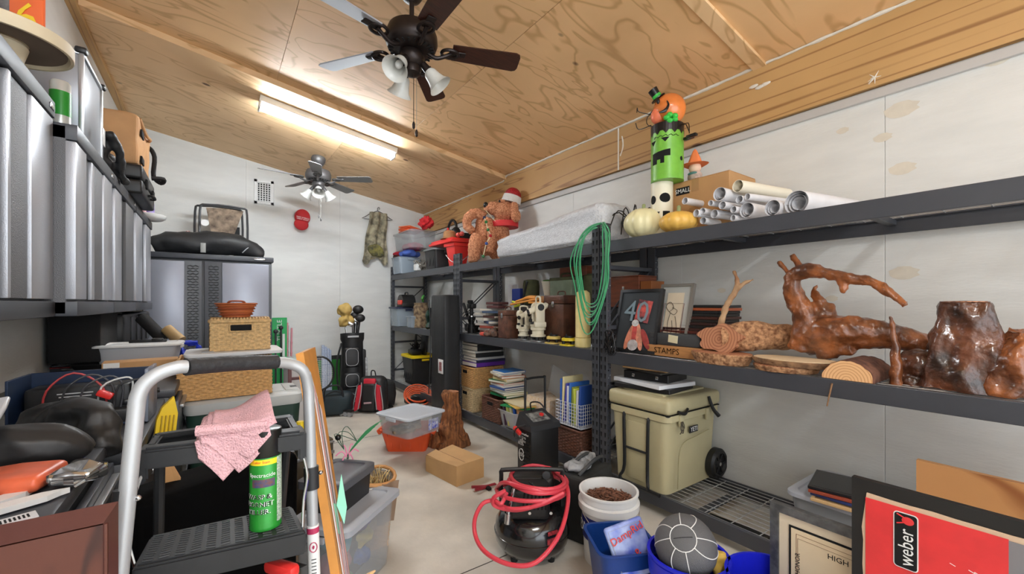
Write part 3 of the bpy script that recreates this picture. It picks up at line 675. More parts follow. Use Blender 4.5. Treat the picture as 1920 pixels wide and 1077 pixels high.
# scarecrow doll
p=Vector((2.74,rackY(1303,2.74),TZ+.382)); t=T('scarecrow_doll','small scarecrow doll in an orange witch hat on the carton','doll',p)
b=B(); b.ball((0,0,.04),(.045,.05,.05)); part('body',b,mat('doll_cloth',(214,190,176),.8,var=.2,vs=30),t)
b=B(); b.ball((0,0,.105),(.038,.042,.04)); part('head',b,mat('doll_face',(242,206,180),.7),t)
b=B(); b.lathe([(.085,.125),(.07,.132),(.045,.135),(.03,.18),(.012,.225),(0,.24)],24,fn=lambda a,z:1+.12*math.sin(3*a)); part('witch_hat',b,mat('felt_orange',(238,130,74),.8),t)
b=B(); b.ball((-.03,.0,.062),(.02,.035,.012),10,6); part('bow_tie',b,mat('teal_cloth',(90,140,136),.8),t)
# rolls of paper
def roll(label,px,py,X,r,L,rz,name='paper_roll',m=PAPER,inner=True,tilt=0,group='rolled paper plans'):
    """axis points away from the aisle; (px,py) is the centre of the visible end"""
    r*=1.18; p=atX(px,py,X); t=T(name,label,'paper roll',p,rz,group,0,tilt); 
    b=B(); n=28; turns=3 if inner else 1; pts=[]
    b.lathe([(r,0),(r,L),(r-.002,L),(r-.002,.0),(r,0)],n,M=Matrix.Rotation(PI/2,4,'Y'),cap=False); part('outer_sheet',b,m,t)
    if inner:
        vs=[];fs=[]; N=44
        for i in range(N+1):
            a=i/N*2*PI*2.3; rr=r*.92-(r*.42)*i/N; vs+=[(.004+.0015*i/N*10,rr*math.cos(a),rr*math.sin(a)),(L-.004,rr*math.cos(a),rr*math.sin(a))]
        fs=[(2*i,2*i+1,2*i+3,2*i+2) for i in range(N)]; b=B(); b.raw(vs,fs); part('inner_sheet',b,m,t)
    return t
KRAFT=mat('cream_paper',(236,228,208),.6)
roll('long cream paper roll lying topmost on the pile',1383,349,2.50,.030,.46,-.18,m=KRAFT)
roll('wide loose paper roll at the right end of the pile',1493,380,2.44,.052,.48,-.2)
roll('loosely coiled paper roll second from the right end',1448,390,2.44,.036,.5,-.15)
roll('white paper tube sticking out left over the pumpkin',1284,377,2.47,.019,.45,-.1)
for i,(px,py,r,lb) in enumerate(((1349,364,.034,'fat white paper roll just left of the topmost cream roll'),(1400,394,.036,'fat coiled paper roll in the middle of the pile'),(1339,401,.022,'thin paper roll low in the pile, its open end dark'),(1305,400,.020,'thin paper roll above the right side of the yellow pumpkin'),(1317,396,.017,'narrow paper tube beside the yellow pumpkin'),(1386,374,.019,'narrow roll tucked below the topmost cream roll'),(1375,393,.017,'narrow roll left of the fat coiled one'),(1374,409,.015,'small roll at the bottom of the pile'),(1318,414,.018,'small roll touching the shelf beside the pumpkin'),(1354,385,.020,'short roll under the fat white roll'),(1332,381,.015,'slim roll at the left of the pile'),(1401,369,.016,'slim roll behind the topmost cream roll'))):
    roll(lb,px,py,2.45+.01*(i%3),r,.42+.04*(i%3),-.06-.06*(i%4))
# ---- plush dog (one continuous body)
FUR=mat('curly_tan_fur',(236,172,130),.95,col2=(176,104,70),vs=70,bump=1,bs=130)
def plush():
    p=onrack(918,2.62,TZ); t=T('plush_dog','giant curly tan plush dog in a red santa hat','plush toy',p)
    l=Vector((-CT,ST,0)); f=Vector((-ST,-CT,0)); s=.0057
    def Q(px,py,dd=0): return l*((918-px)*s)+f*dd+Vector((0,0,(491-py)*s))
    balls=[(Q(938,452),(.15,.15,.20)),(Q(935,425),(.135,.13,.15)),(Q(948,385,.02),(.135,.14,.12)),(Q(926,379,.05),(.085,.085,.075)),(Q(908,440,.0),(.12,.11,.2))]
    me=organic(balls,[([Q(905,400,.0),Q(900,440,.02)],[.08,.09])],.014,.008,26,'body',FUR,seed=4,disp2=.006,d2=80); part('body',me,None,t)
    for nm,bl,tb in (('arm',[],[([Q(908,398,.05),Q(891,389,.05),Q(875,399,.06),Q(874,417,.08),Q(886,428,.10)],[.06,.062,.058,.052,.042])]),('hind_leg',[(Q(886,484,.10),(.055,.08,.04))],[([Q(896,436,.08),Q(889,460,.11),Q(889,482,.12)],[.085,.08,.062])]),
        ('hind_leg',[(Q(950,489,.22),(.10,.07,.035))],[([Q(948,440,.10),Q(944,465,.15),Q(944,484,.19)],[.075,.075,.06])]),('front_arm',[],[([Q(921,420,.14),Q(924,450,.19),Q(920,472,.20)],[.045,.05,.045])]),('chest',[(Q(915,420,.08),(.08,.07,.13))],[])):
        me=organic(bl,tb,.012,.008,26,nm,FUR,seed=5,disp2=.006,d2=80); part(nm,me,None,t)
    me=organic([(Q(968,382,.12),(.052,.052,.075)),(Q(971,398,.13),(.06,.055,.075))],[],.012,.006,26,'ear',FUR,seed=9,disp2=.005,d2=80); part('ear',me,None,t)
    me=organic([(Q(915,380,.06),(.05,.055,.045))],[([Q(950,366,.09),Q(935,366,.1)],[.02,.018])],.012,.006,26,'muzzle',FUR,seed=2,disp2=.004,d2=80); part('muzzle',me,None,t)
    b=B(); b.ball(Q(911,374,.08),(.028,.028,.036)); part('nose',b,BLKM,t)
    b=B(); b.ball(Q(939,369,.15),(.013,.013,.015)); part('eye',b,BLKM,t)
    b=B(); b.tube([Q(912,386,.11),Q(922,398,.12),Q(934,412,.14)],.004,6); part('mouth_stitch',b,mat('cord_cream',(222,206,170),.8),t)
    red=mat('red_ribbon',(214,44,48),.6)
    b=B(); c=Q(949,412,.02); b.lathe([(.145,-.032),(.158,-.032),(.158,.032),(.145,.032)],36,c=c); part('collar',b,red,t)
    c=Q(961,367); ax=(Vector((0,0,1))-l*.28).normalized(); b=B(); b.cyl(c,c+ax*.085,.118,.105,28); part('hat_trim',b,mat('white_plush',(240,238,234),.95,bump=1,bs=120),t)
    b=B(); c2=c+ax*.08; b.ball(c2,(.10,.10,.105)); part('santa_hat',b,mat('red_sequin',(196,30,44),.4,var=.3,vs=60,bump=.6,bs=120),t)
    pts=[Q(909,402,.16),Q(913,412,.2),Q(917,428,.22),Q(922,440,.24),Q(914,455,.24),Q(908,480,.24)]
    b=B(); b.tube(pts,.006,6); part('lead',b,mat('cord_cream',(222,206,170),.8),t)
    for i,c in enumerate(((40,50,90),(40,120,60),(40,120,60),(200,40,50),(60,90,160),(60,130,80))):
        q=pts[i]; b=B(); b.ball(q,.018,10,8); part('bell',b,mat('bell_%d'%i,c,.3),t)
plush()
# ---- left end of the top shelf
CLB=mat('clear_blue_plastic',(190,204,216),.2,alpha=.45); GREYT=mat('grey_tote',(120,122,124),.45); BLKT=mat('black_tote',(36,36,38),.45); REDP=mat('red_plastic',(222,52,48),.35)
def tR(name,label,cat,px,X,z,w,d,h,mb,ml,**k):  # w along Y (picture right), d into the rack
    return tote(name,label,cat,onrack(px,X,z),w,d,h,-PI/2+k.pop('rz',0),mb,ml,**k)
tR('storage_bin','clear bin holding papers at the far left end of the top shelf','bin',762,2.47,TZ,.36,.36,.26,CLB,CLB,lid=False)
b=B(); b.box((0,0,.1),(.3,.3,.16),.03); b.noise(.02,20); one('folded_clothes',b,mat('blue_grey_cloth',(110,124,140),.9),'grey blue folded clothes inside the clear end bin','clothes',onrack(762,2.47,TZ+.012))
me=organic([((0,0,.04),(.16,.20,.06)),((-.05,-.12,.05),(.1,.1,.05)),((.02,.12,.07),(.12,.1,.05))],[],.014,.03,14,'cloth',mat('blue_fleece',(72,98,178),.9)); one('blue_bag',me,None,'blue crumpled bag on the end bin','bag',onrack(768,2.50,TZ+.262))
b=B(); b.lathe([(0,-.03),(.05,-.03),(.055,0),(.05,.03),(.03,.035),(0,.03)],24,M=Matrix.Rotation(PI/2,4,'Y')); one('tape_reel',b,mat('dark_red_reel',(90,24,26),.4,col2=(30,20,20),vs=30),'dark red round reel beside the blue bag','reel',onrack(742,2.37,TZ+.26))
tR('storage_bin','clear tub full of pink and red cloth, high on the top shelf','bin',777,2.55,TZ+.37,.74,.40,.26,CLEAR,CLEAR,lid=True)
me=organic([((0,0,.04),(.15,.26,.07))],[],.016,.02,12,'cloth',mat('pink_red_cloth',(206,50,84),.9,var=.3,vs=8)); one('pink_cloth',me,None,'pink and red cloth seen inside the clear tub','cloth',onrack(774,2.55,TZ+.38))
me=organic([((0,.1,.0),(.1,.16,.03))],[],.014,.02,14,'cloth',mat('red_cloth',(200,40,60),.9)); one('red_cloth',me,None,'red cloth squeezed between tub and blue bag','cloth',onrack(752,2.50,TZ+.355))
b=B()
for i in range(4): b.box((0,0,.012+.018*i),(.28,.34-.02*i,.016),.007,rot=(.05*(i%2),.04*i,.1*i))
one('orange_vest',b.sub(1).noise(.006,30),mat('orange_cloth',(234,104,58),.8),'folded orange cloth on the clear tub','cloth',onrack(771,2.52,TZ+.642))
RB(8); me=organic([((0,0,.07),(.10,.12,.09))],[],.012,.035,28,'cloth',mat('red_knit',(192,34,40),.95)); one('red_knit_hat',me,None,'red knitted cap on the clear tub','hat',onrack(799,2.52,TZ+.642))
b=B(); 
for k in range(6): a=k*PI/6; b.tube([(.05*math.cos(q)*math.cos(a),.05*math.cos(q)*math.sin(a),.05*math.sin(q)) for q in [i*PI/8 for i in range(16)]],.0035,5,closed=True,sm=1)
one('wire_ball',b,WIRE,'small open wire ball above the red knitted cap','decoration',onrack(793,2.56,TZ+.72))
RB(12); t=T('cable_bundle','tangled grey cables and white adapter on the top shelf','cable',onrack(790,2.50,TZ+.01))
for k in range(5):
    b=B(); b.tube([(random.uniform(-.08,.08),random.uniform(-.14,.14),random.uniform(.0,.17)) for _ in range(9)]+[(0,.08,.0)],.007,6); part('cable',b,mat('cable_grey',(128,124,116),.6),t)
b=B(); b.box((-.06,.0,.06),(.08,.14,.10),.02); part('adapter',b,WHITE,t)
tR('storage_tote','grey tote with black sides behind the rack post, top shelf','bin',829,2.55,TZ,.34,.38,.27,BLKT,GREYT,ribs=3)
b=B(); b.lathe([(.09,0),(.125,.25),(.15,.252),(.15,.29),(.145,.29),(.12,.25),(.085,.01)],4,sy=1.2); 
t=T('red_bucket','red square bucket with white writing on the top shelf','bucket',onrack(858,2.50,TZ),PI/4); part('pail',b,REDP,t,smooth=20)
b=B(); b.tube([(.0,-.14,.14),(-.12,-.08,.06),(-.16,.02,.05),(-.1,.12,.14)],.004,6); part('bail_handle',b,WIRE,t)
b=B(); b.box((0,0,.02),(.34,.66,.035),.012); b.box((0,0,.05),(.30,.6,.03),.01); one('red_tray',b,REDP,'wide red plastic tray lying on the bucket and tote','tray',onrack(846,2.52,TZ+.292))
b=B(); b.lathe([(.12,0),(.10,.01),(.085,.02),(.08,.09),(.05,.11),(0,.11)],28,fn=lambda a,z:1+.05*math.sin(2*a)); one('tan_hat',b,mat('tan_felt',(170,124,84),.9),'brown brimmed felt hat on the red tray','hat',onrack(843,2.46,TZ+.359))
t=T('ear_muffs','black hearing protectors with red band on the red tray','ear muffs',onrack(848,2.62,TZ+.47))
for s in (-1,1): b=B(); b.ball((0,s*.11,.0),(.07,.05,.085)); part('ear_cup',b,BLACK,t)
b=B(); b.tube([(0,.12*math.cos(a),.05+.14*math.sin(a)) for a in [PI*k/8 for k in range(9)]],.018,8); part('headband',b,BLACK,t); b=B(); b.tube([(-.08,-.03,.07),(-.085,-.05,0),(-.08,-.05,-.09)],.014,6); part('red_strap',b,REDP,t)
b=B(); b.box((0,0,.05),(.2,.16,.10),.03); b.noise(.02,20); one('dark_gear_bag',b.sub(1),BLACKM,'black gear bag behind the red ornaments','bag',onrack(868,2.66,TZ+.359))
for px,dy in ((859,0),(866,0)):
    b=B(); b.ball((0,0,.03),(.03,.03,.03),14,10); one('red_ornament',b,mat('red_ornament',(214,84,76),.3),'pinkish red bauble on the red tray, %s'%('left one' if px==859 else 'right one'),'ornament',onrack(px,2.46,TZ+.357))
# ================================================================ RIGHT, MIDDLE SHELF
ANT=mat('rusty_box',(112,70,52),.6,var=.35,vs=14,bump=.4,bs=60); ANT2=mat('brown_case',(96,58,40),.5,var=.35,vs=8,bump=.3,bs=50)
tR('storage_bin','clear bin with blue lid on the far rack, middle shelf','bin',758,2.46,MZ,.36,.36,.29,CLB,mat('navy_lid',(34,44,76),.4),ribs=0)
tR('storage_bin','small clear bin with latch in front of the larger clear bin','bin',774,2.39,MZ,.20,.12,.16,CLB,CLB,ribs=0)
t=T('tool_case','black rounded tool case with red front on the blue-lidded bin','case',onrack(762,2.45,MZ+.297))
b=B(); b.cyl((-.1,0,.06),(.1,0,.06),.13,n=28); b.box((0,0,.03),(.22,.27,.06),.01)
for v in b.bm.verts:
    if v.co.z<0: v.co.z=0
part('shell',b,BLACK,t); b=B(); b.box((-.112,-.02,.07),(.03,.15,.07),.012); part('red_front',b,mat('signal_red',(226,70,54),.4),t); b=B(); b.tube([(0,-.06,.18),(0,-.04,.22),(0,.04,.22),(0,.06,.18)],.012,8); part('handle',b,BLACK,t)
CAMO=mat('camo_brown',(150,128,98),.8,col2=(74,56,42),vs=22); OLIVE=mat('olive_canvas',(92,94,62),.8,var=.25,vs=10)
b=B(); b.lathe([(.105,0),(.105,.02),(.1,.03),(.105,.3),(.095,.33),(.10,.34),(.10,.36),(0,.36)],32); one('camo_canister',b,CAMO,'camouflage canister on the far rack, middle shelf','canister',onrack(789,2.48,MZ))
RB(2); me=organic([],[([(0,0,.02),(.02,.05,.05),(-.03,-.04,.06),(.02,.03,.09),(0,-.02,.1)],.018)],.01,.004,40,'rope',mat('green_rope',(70,140,60),.8)); one('green_rope',me,None,'green rope heap on the camouflage canister','rope',onrack(793,2.50,MZ+.362))
b=B(); b.tube([(0,0,.01),(.02,.02,.1),(-.02,-.02,.2),(.01,.01,.24)],[.04,.035,.03,.02],10); b.noise(.012,40); one('green_bottle',b,mat('dark_green_gear',(30,70,56),.5,var=.4,vs=30),'dark green bundle between camo canister and tall black bag','bundle',onrack(803,2.42,MZ))
b=B(); b.box((0,0,.14),(.06,.10,.28),.006,rot=(.0,0,0)); one('black_board',b,BLACK,'black panel standing deep on the far rack, middle shelf','panel',onrack(806,2.80,MZ))
# tall black bag leaning on the posts
p=atZ(835,757,0); BAG=mat('black_nylon',(38,39,41),.55,var=.2,vs=5,bump=.2,bs=20)
t=T('long_black_bag','tall upright black tent bag in front of the rack posts','bag',(2.22,rackY(835,2.22),0)); hh=atX(835,554,2.22).z
b=B(); b.box((0,0,hh/2),(.20,.36,hh),.018,seg=2); b.sub(3); b.noise(.010,6,2); 
for v in b.bm.verts: v.co.z=max(0,v.co.z)
part('bag_body',b,BAG,t,smooth=70)
b=B(); b.box((-.108,-.10,.66),(.006,.12,.16),.001); b.bm.verts.ensure_lookup_table(); part('care_label',b,WHITE,t)
b=B(); b.box((-.112,-.10,.66),(.003,.06,.10)); part('print',b,mat('red_print',(190,120,120),.7,var=.5,vs=90),t)
b=B(); b.tube([(-.11,.21,hh-.05),(-.1,.19,.9),(-.12,.2,.3)],.006,6); part('zip',b,BLACK,t)
# far rack bottom: black tote with yellow lid, tripod head, dark panel
YEL=mat('yellow_lid',(246,214,20),.4)
t=tR('storage_tote','black tote with bright yellow lid on the far rack, bottom shelf','bin',786,2.62,BZ,.46,.40,.44,BLKT,YEL,taper=.82,ribs=5)
RB(4); t=T('tripod_mount','black tripod head and straps on the yellow lid','camera gear',onrack(778,2.55,BZ+.448))
b=B(); b.box((0,0,.04),(.16,.2,.08),.02); part('base',b,BLACK,t)
b=B(); b.tube([(0,0,.08),(.0,-.03,.2),(0,-.05,.34)],[.03,.022,.012],8); b.tube([(0,.05,.1),(0,.2,.15)],.008,6); part('column',b,BLACK,t)
b=B(); 
for k in range(4): b.tube([(random.uniform(-.06,.06),random.uniform(-.08,.08),random.uniform(.05,.2)) for _ in range(6)],.008,6)
part('strap',b,BLACKM,t)
b=B(); b.box((0,0,.25),(.03,.20,.5),.01,rot=(.2,0,0)); one('bin_cover',b,mat('navy_black',(36,38,46),.4),'dark rectangular lid leaning behind the tripod head','lid',onrack(796,2.66,BZ+.43))
# ---- middle rack, middle shelf
t=T('camera_rig','black camera clamp rig on the middle shelf beside the post','camera gear',onrack(884,2.52,MZ))
b=B(); b.cyl((0,0,0),(0,0,.10),.05); b.cyl((0,0,.10),(0,0,.30),.022); b.box((0,0,.32),(.07,.13,.06),.015); b.box((0,.03,.37),(.06,.05,.04),.01); part('mount',b,BLACK,t)
b=B(); b.tube([(0,.2,.35),(0,.02,.10),(0,-.10,.01)],.018,8,sm=1); b.tube([(0,-.08,.05),(0,-.13,.1),(0,-.1,.18),(0,-.05,.12),(0,-.08,.05)],.006,6); part('arm',b,BLACKM,t)
for k in range(3): b=B(); b.cyl((0,0,.15+.04*k),(0,0,.165+.04*k),.045); part('knob',b,CHROME if k==1 else BLACK,t)
b=B(); b.box((0,0,.05),(.3,.26,.10),.03); one('dark_case',b.sub(1).noise(.01,12),BLACKM,'low dark soft case behind the camera rig','case',onrack(898,2.72,MZ))
RB(21); z=MZ; cols=[(190,186,180),(120,60,50),(200,196,190),(150,70,56),(180,176,170),(70,90,130),(210,206,196),(90,60,56),(196,190,180),(66,84,110),(210,208,200)]
for k,c in enumerate(cols):
    th=.020+.012*random.random(); book(['papers','booklet'][k%2]+'' and ('booklet in the leaning pile beside the rusty case, layer with %s cover'%{(190,186,180):'light grey',(120,60,50):'dark brown',(200,196,190):'off-white',(150,70,56):'brick red',(180,176,170):'grey',(70,90,130):'blue',(210,206,196):'cream',(90,60,56):'plum',(196,190,180):'warm grey',(66,84,110):'slate blue',(210,208,200):'ivory'}[c]),Vector((2.56+.01*(k%3),rackY(927,2.56)+.012*k*(-1)**k,z)),.26,.30-.01*(k%4),th,1.2+.15*(k%5),c,'booklets on the middle shelf'); z+=th+.001
b=B(); b.box((0,0,.02),(.13,.24,.035),.008); b.box((0,0,.06),(.14,.25,.03),.008); one('brown_binder',b,mat('maroon_leather',(86,48,46),.5),'maroon binders on top of the leaning pile','binder',Vector((2.56,rackY(932,2.56),z+.001)))
RB(31); me=organic([],[([(-.05,-.14,.03),(0,-.04,.05),(.02,.05,.03),(-.02,.14,.02)],[.03,.04,.035,.02]),([(-.03,-.10,.05),(.05,.0,.07),(.02,.1,.05)],.022),([(.03,-.12,.02),(-.05,.02,.02),(.02,.14,.03)],.025)],.01,.01,30,'gear',mat('camo_gear',(120,84,66),.7,col2=(50,40,36),vs=30)); one('gear_straps',me,None,'pile of dark straps and gloves at the shelf edge beside the rusty case','straps',onrack(921,2.42,MZ))
b=B(); b.box((0,0,.02),(.05,.13,.04),.015); one('red_pouch',b,mat('salmon_red',(224,90,74),.6),'small red pouch at the middle shelf edge','pouch',onrack(908,2.385,MZ))
def hcase(label,px,X,w,d,h,m,loc=None):
    p=onrack(px,X,MZ); t=T('instrument_case',label,'case',p); b=B(); b.box((0,0,h*.40),(d,w,h*.8),.006); part('body',b,m,t)
    b=B(); b.box((0,0,h*.81+h*.09),(d+.008,w+.008,h*.18),.012); part('lid',b,m,t)
    b=B(); b.box((-d/2-.006,0,h*.8),(.01,.03,.05),.003); part('latch',b,CHROME,t)
    b=B(); b.tube([(0,-.05,h),(0,-.04,h+.03),(0,.04,h+.03),(0,.05,h)],.006,6); part('handle',b,ANT,t); return t
hcase('narrow rusty brown instrument case left of the white theodolites',953,2.46,.155,.15,.285,ANT)
hcase('tall dark brown leather instrument case behind the yellow tribrachs',1053,2.62,.27,.20,.43,ANT2)
# theodolites
CRE=mat('cream_enamel',(228,220,196),.4)
def theodolite(label,px,X,s,rz):
    t=T('theodolite',label,'survey instrument',onrack(px,X,MZ),rz); 
    def S(*a): return tuple(x*s for x in a)
    b=B(); b.lathe([(0,0),(.075*s,0),(.075*s,.01*s),(.06*s,.015*s)],28); part('base_plate',b,ALU,t)
    for k in range(3): a=k*2.094; b=B(); b.cyl((.052*s*math.cos(a),.052*s*math.sin(a),.012*s),(.052*s*math.cos(a),.052*s*math.sin(a),.045*s),.014*s,n=14); part('levelling_screw',b,BLACK,t)
    b=B(); b.lathe([(0,.045*s),(.07*s,.045*s),(.07*s,.06*s),(.055*s,.065*s),(.055*s,.10*s),(.068*s,.105*s),(.07*s,.13*s),(0,.13*s)],28); part('tribrach',b,CRE,t)
    b=B(); b.box(S(0,0,.155),S(.11,.15,.05),.01*s)
    for sd in (-1,1): b.box(S(0,sd*.055,.25),S(.085,.036,.17),.012*s); b.cyl(S(0,sd*.04,.31),S(0,sd*.078,.31),.045*s,n=20)
    part('standard',b,CRE,t)
    b=B(); b.tube([S(0,-.055,.34),S(0,-.05,.40),S(0,.05,.40),S(0,.055,.34)],.009*s,8); part('carry_handle',b,CRE,t)
    b=B(); b.cyl(S(-.09,0,.27),S(.09,0,.33),.026*s,.03*s,n=18); part('telescope',b,CRE,t); b=B(); b.cyl(S(-.10,0,.267),S(-.088,0,.271),.024*s,n=16); part('eyepiece',b,BLACK,t)
    for a_,c_,r_ in ((S(0,-.079,.31),S(0,-.083,.31),.03*s),(S(-.05,.03,.19),S(-.075,.03,.19),.014*s),(S(-.05,-.03,.17),S(-.08,-.03,.17),.012*s)): b=B(); b.cyl(a_,c_,r_); part('knob',b,BLACK,t)
    return t
theodolite('cream theodolite on the left, beside the rusty case',982,2.46,.80,.3)
theodolite('larger cream theodolite with a big round dial, right one',1009,2.45,1.02,-.35)
YELM=mat('survey_yellow',(232,206,50),.4)
for px,X,lb in ((1038,2.44,'yellow tribrach on the left, paler, at the shelf edge'),(1067,2.43,'brighter yellow tribrach beside the yellow tube')):
    t=T('tribrach',lb,'survey instrument',onrack(px,X,MZ)); b=B(); b.prism(rrect(.13,.13,.03),.012); part('base_plate',b,YELM if px>1050 else mat('survey_pale',(226,196,110),.4),t)
    for k in range(3): a=k*2.094+.4; b=B(); b.cyl((.045*math.cos(a),.045*math.sin(a),.012),(.045*math.cos(a),.045*math.sin(a),.04),.014,n=12); part('levelling_screw',b,BLACK,t)
    b=B(); b.lathe([(0,.04),(.062,.04),(.062,.06),(.05,.065),(.0,.065)],24,c=(0,0,.0)); part('top_plate',b,YELM if px>1050 else MATS['survey_pale'],t); b=B(); b.cyl((0,0,.065),(0,0,.078),.04); b.cyl((-.03,0,.078),(-.03,0,.095),.006); part('clamp',b,BLACK,t)
t=T('yellow_tube','yellow plastic document tube standing against the post','tube',onrack(1093,2.44,MZ)); hh=atX(1093,545,2.44).z-MZ
b=B(); b.lathe([(0,0),(.062,0),(.064,.01),(.064,.075),(.060,.08),(.060,hh-.06),(.055,hh-.02),(.03,hh),(0,hh)],32); part('tube_body',b,mat('pale_yellow',(242,222,150),.45,var=.05,vs=8),t); b=B(); b.tube([(.0645*math.cos(a),.0645*math.sin(a),.078) for a in [k*PI/12 for k in range(24)]],.002,5,closed=True,sm=1); part('seam',b,mat('amber',(180,150,70),.5),t)
# items stacked deeper at the top of the middle shelf
SHZ=MZ+.34
b=B(); b.box((0,0,.165),(.26,.95,.33),.01); one('wooden_crate',b,mat('dark_crate',(70,60,52),.7,var=.3,vs=6),'low dark crate deep on the middle shelf under the green canister','crate',Vector((2.80,rackY(1040,2.80)+.05,MZ)))
t=T('green_canister','olive green canister on the stack, middle shelf','canister',onrack(996,2.74,MZ+.332)); b=B(); b.lathe([(.07,0),(.085,.02),(.088,.2),(.08,.26),(.05,.27),(0,.27)],28); part('canister_body',b,OLIVE,t,smooth=60); b=B(); b.box((-.088,0,.13),(.01,.03,.26),.003,rot=(.35,0,0)); part('strap',b,BLACKM,t)
t=T('flower_pot','small pale planter on a tan box, middle shelf','pot',onrack(1028,2.72,MZ+.43)); b=B(); b.lathe([(.05,0),(.085,.13),(.09,.13),(.09,.14),(.075,.14),(.0,.10)],4); part('planter',b,mat('pale_pot',(206,200,184),.7),t,smooth=20); b=B(); b.lathe([(.06,.13),(.07,.15),(0,.16)],4); part('moss',b,mat('moss',(80,120,50),.9),t)
b=B(); b.box((0,0,.045),(.12,.16,.09),.004); one('tan_box',b,mat('tan_box',(196,140,88),.7),'little tan box under the pale planter','box',onrack(1028,2.72,MZ+.334))
t=T('ammo_can','green metal ammo can on the stack behind the hose','can',onrack(1062,2.74,MZ+.332)); b=B(); b.box((0,0,.13),(.16,.30,.26),.01); part('body',b,mat('sage_metal',(134,150,126),.45,var=.15,vs=8),t); b=B(); b.box((0,0,.25),(.17,.31,.03),.008); b.tube([(0,-.07,.26),(0,-.06,.3),(0,.06,.3),(0,.07,.26)],.008,6); part('lid',b,OLIVE,t)
for i,(px,c,lb,z) in enumerate(((1098,OLIVE,'olive can right of the ammo can',MZ),)):
    b=B(); b.lathe([(0,0),(.07,0),(.07,.6),(.05,.62),(0,.62)],24); one('olive_tube',b,c,'tall olive tube behind the post','tube',onrack(1108,2.80,MZ))
b=B(); b.tube([(0,.16,0.03),(0,.05,.05),(0,-.06,.07),(0,-.18,.06)],[.012,.014,.02,.028],8); 
t=T('orange_tripod','folded orange survey tripod legs lying above the theodolites','tripod',onrack(985,2.56,MZ+.34)); part('leg',b,mat('orange_leg',(228,150,60),.5),t)
b=B(); b.tube([(-.04,.2,0.0),(-.03,-.2,.05)],.010,8,sm=1); part('leg',b,MATS['orange_leg'],t); b=B(); b.tube([(0,.22,0.03),(0,.1,.0),(-.02,.16,-.02)],.012,8); part('lime_strap',b,mat('lime_strap',(214,222,60),.6),t)
b=B(); b.box((0,0,0),(.1,.18,.02),.004); part('orange_plate',b,MATS['orange_leg'],t,loc=(0,-.2,.02))
b=B(); b.box((0,0,.12),(.004,.2,.24)); one('white_sheet',b,PAPER,'white sheet of paper standing behind the tripod legs','paper',onrack(962,2.86,MZ+.335))
b=B(); b.box((0,0,.09),(.1,.16,.18),.01); one('wood_shelf_box',b.noise(.0,1),mat('blue_strapcloth',(40,60,140),.8),'blue cloth bundle behind the tripod legs','cloth',onrack(974,2.78,MZ+.335))
COP=mat('red_wood',(128,66,40),.4,var=.2,vs=6,stretch=(1,1,6)); COP2=mat('orange_wood',(168,98,48),.45,var=.15,vs=6)
sb=atX(1180,541,2.70).z
b=B(); b.box((0,0,.16),(.28,.8,.32),.01); one('dark_shelf_box',b,BLACKM,'long black box deep on the near rack, carrying the wooden boxes','box',Vector((2.82,rackY(1180,2.80),MZ)))
t=T('wooden_box','reddish wooden instrument box behind the green hose','box',onrack(1182,2.78,MZ+.322)); b=B(); b.box((0,0,.12),(.22,.34,.24),.004); part('body',b,COP,t,smooth=0); b=B(); b.box((-.112,-.02,.15),(.004,.02,.03),.001); part('lock_plate',b,CHROME,t); b=B(); b.box((0,0,.245),(.224,.344,.008),.002); part('lid',b,COP,t)
b=B(); b.box((0,0,.05),(.16,.14,.10),.003); b.box((0,-.02,.15),(.16,.10,.10),.003); one('wooden_box',b,COP2,'stacked small orange wooden boxes right of the reddish one','box',Vector((2.76,rackY(1219,2.76),MZ+.322)),smooth=0)
b=B(); b.box((0,0,.05),(.16,.36,.09),.003); one('wooden_box',b,COP,'flat reddish board box left of the post, under the top shelf','box',Vector((2.82,rackY(1085,2.82),MZ+.60+.0)),smooth=0)
# green hose on the post
GRH=mat('green_hose',(70,160,110),.35); RB(6)
t=T('green_air_hose','coiled green air hose hung over the tall rack post','hose',(FX-.03,P3,1.9))
for k in range(8):
    rw=.10+.009*random.random()*2; dy=random.uniform(-.012,.012); b=B(); bot=-.49-.025*k+random.uniform(-.02,.02); w1=.125+.012*k*.8
    pts=[(.05,.0,.065),(-.0,.06,.045),(-.03,w1*.8,-.04),(-.035-.004*k,w1,-.2+dy),(-.04,w1*.85,-.38),(-.045-.005*k,.05,bot-.02),(-.045-.005*k,-.05,bot-.02),(-.04,-w1*.75,-.38),(-.035-.004*k,-w1*.88,-.2-dy),(-.03,-w1*.8,-.04),(-.0,-.075,.045)]
    b.tube([(x,y*(1+.07*math.sin(k*2.1))+.012*math.cos(k*1.7),z+.02*math.sin(k*3.3)) for x,y,z in pts],.0048,7,closed=True,sm=4); part('hose_loop',b,GRH,t)
# black wire tangle on post
RB(14); b=B()
for k in range(16): b.tube([(random.uniform(-.03,.02),random.uniform(-.05,.05),random.uniform(-.10,.09)) for _ in range(6)],.0028,5)
one('wire_tangle',b,BLKM,'tangle of thin black wire hooked on the rack post','wire',atX(1150,640,FX-.035)+Vector((-.02,0,0)))
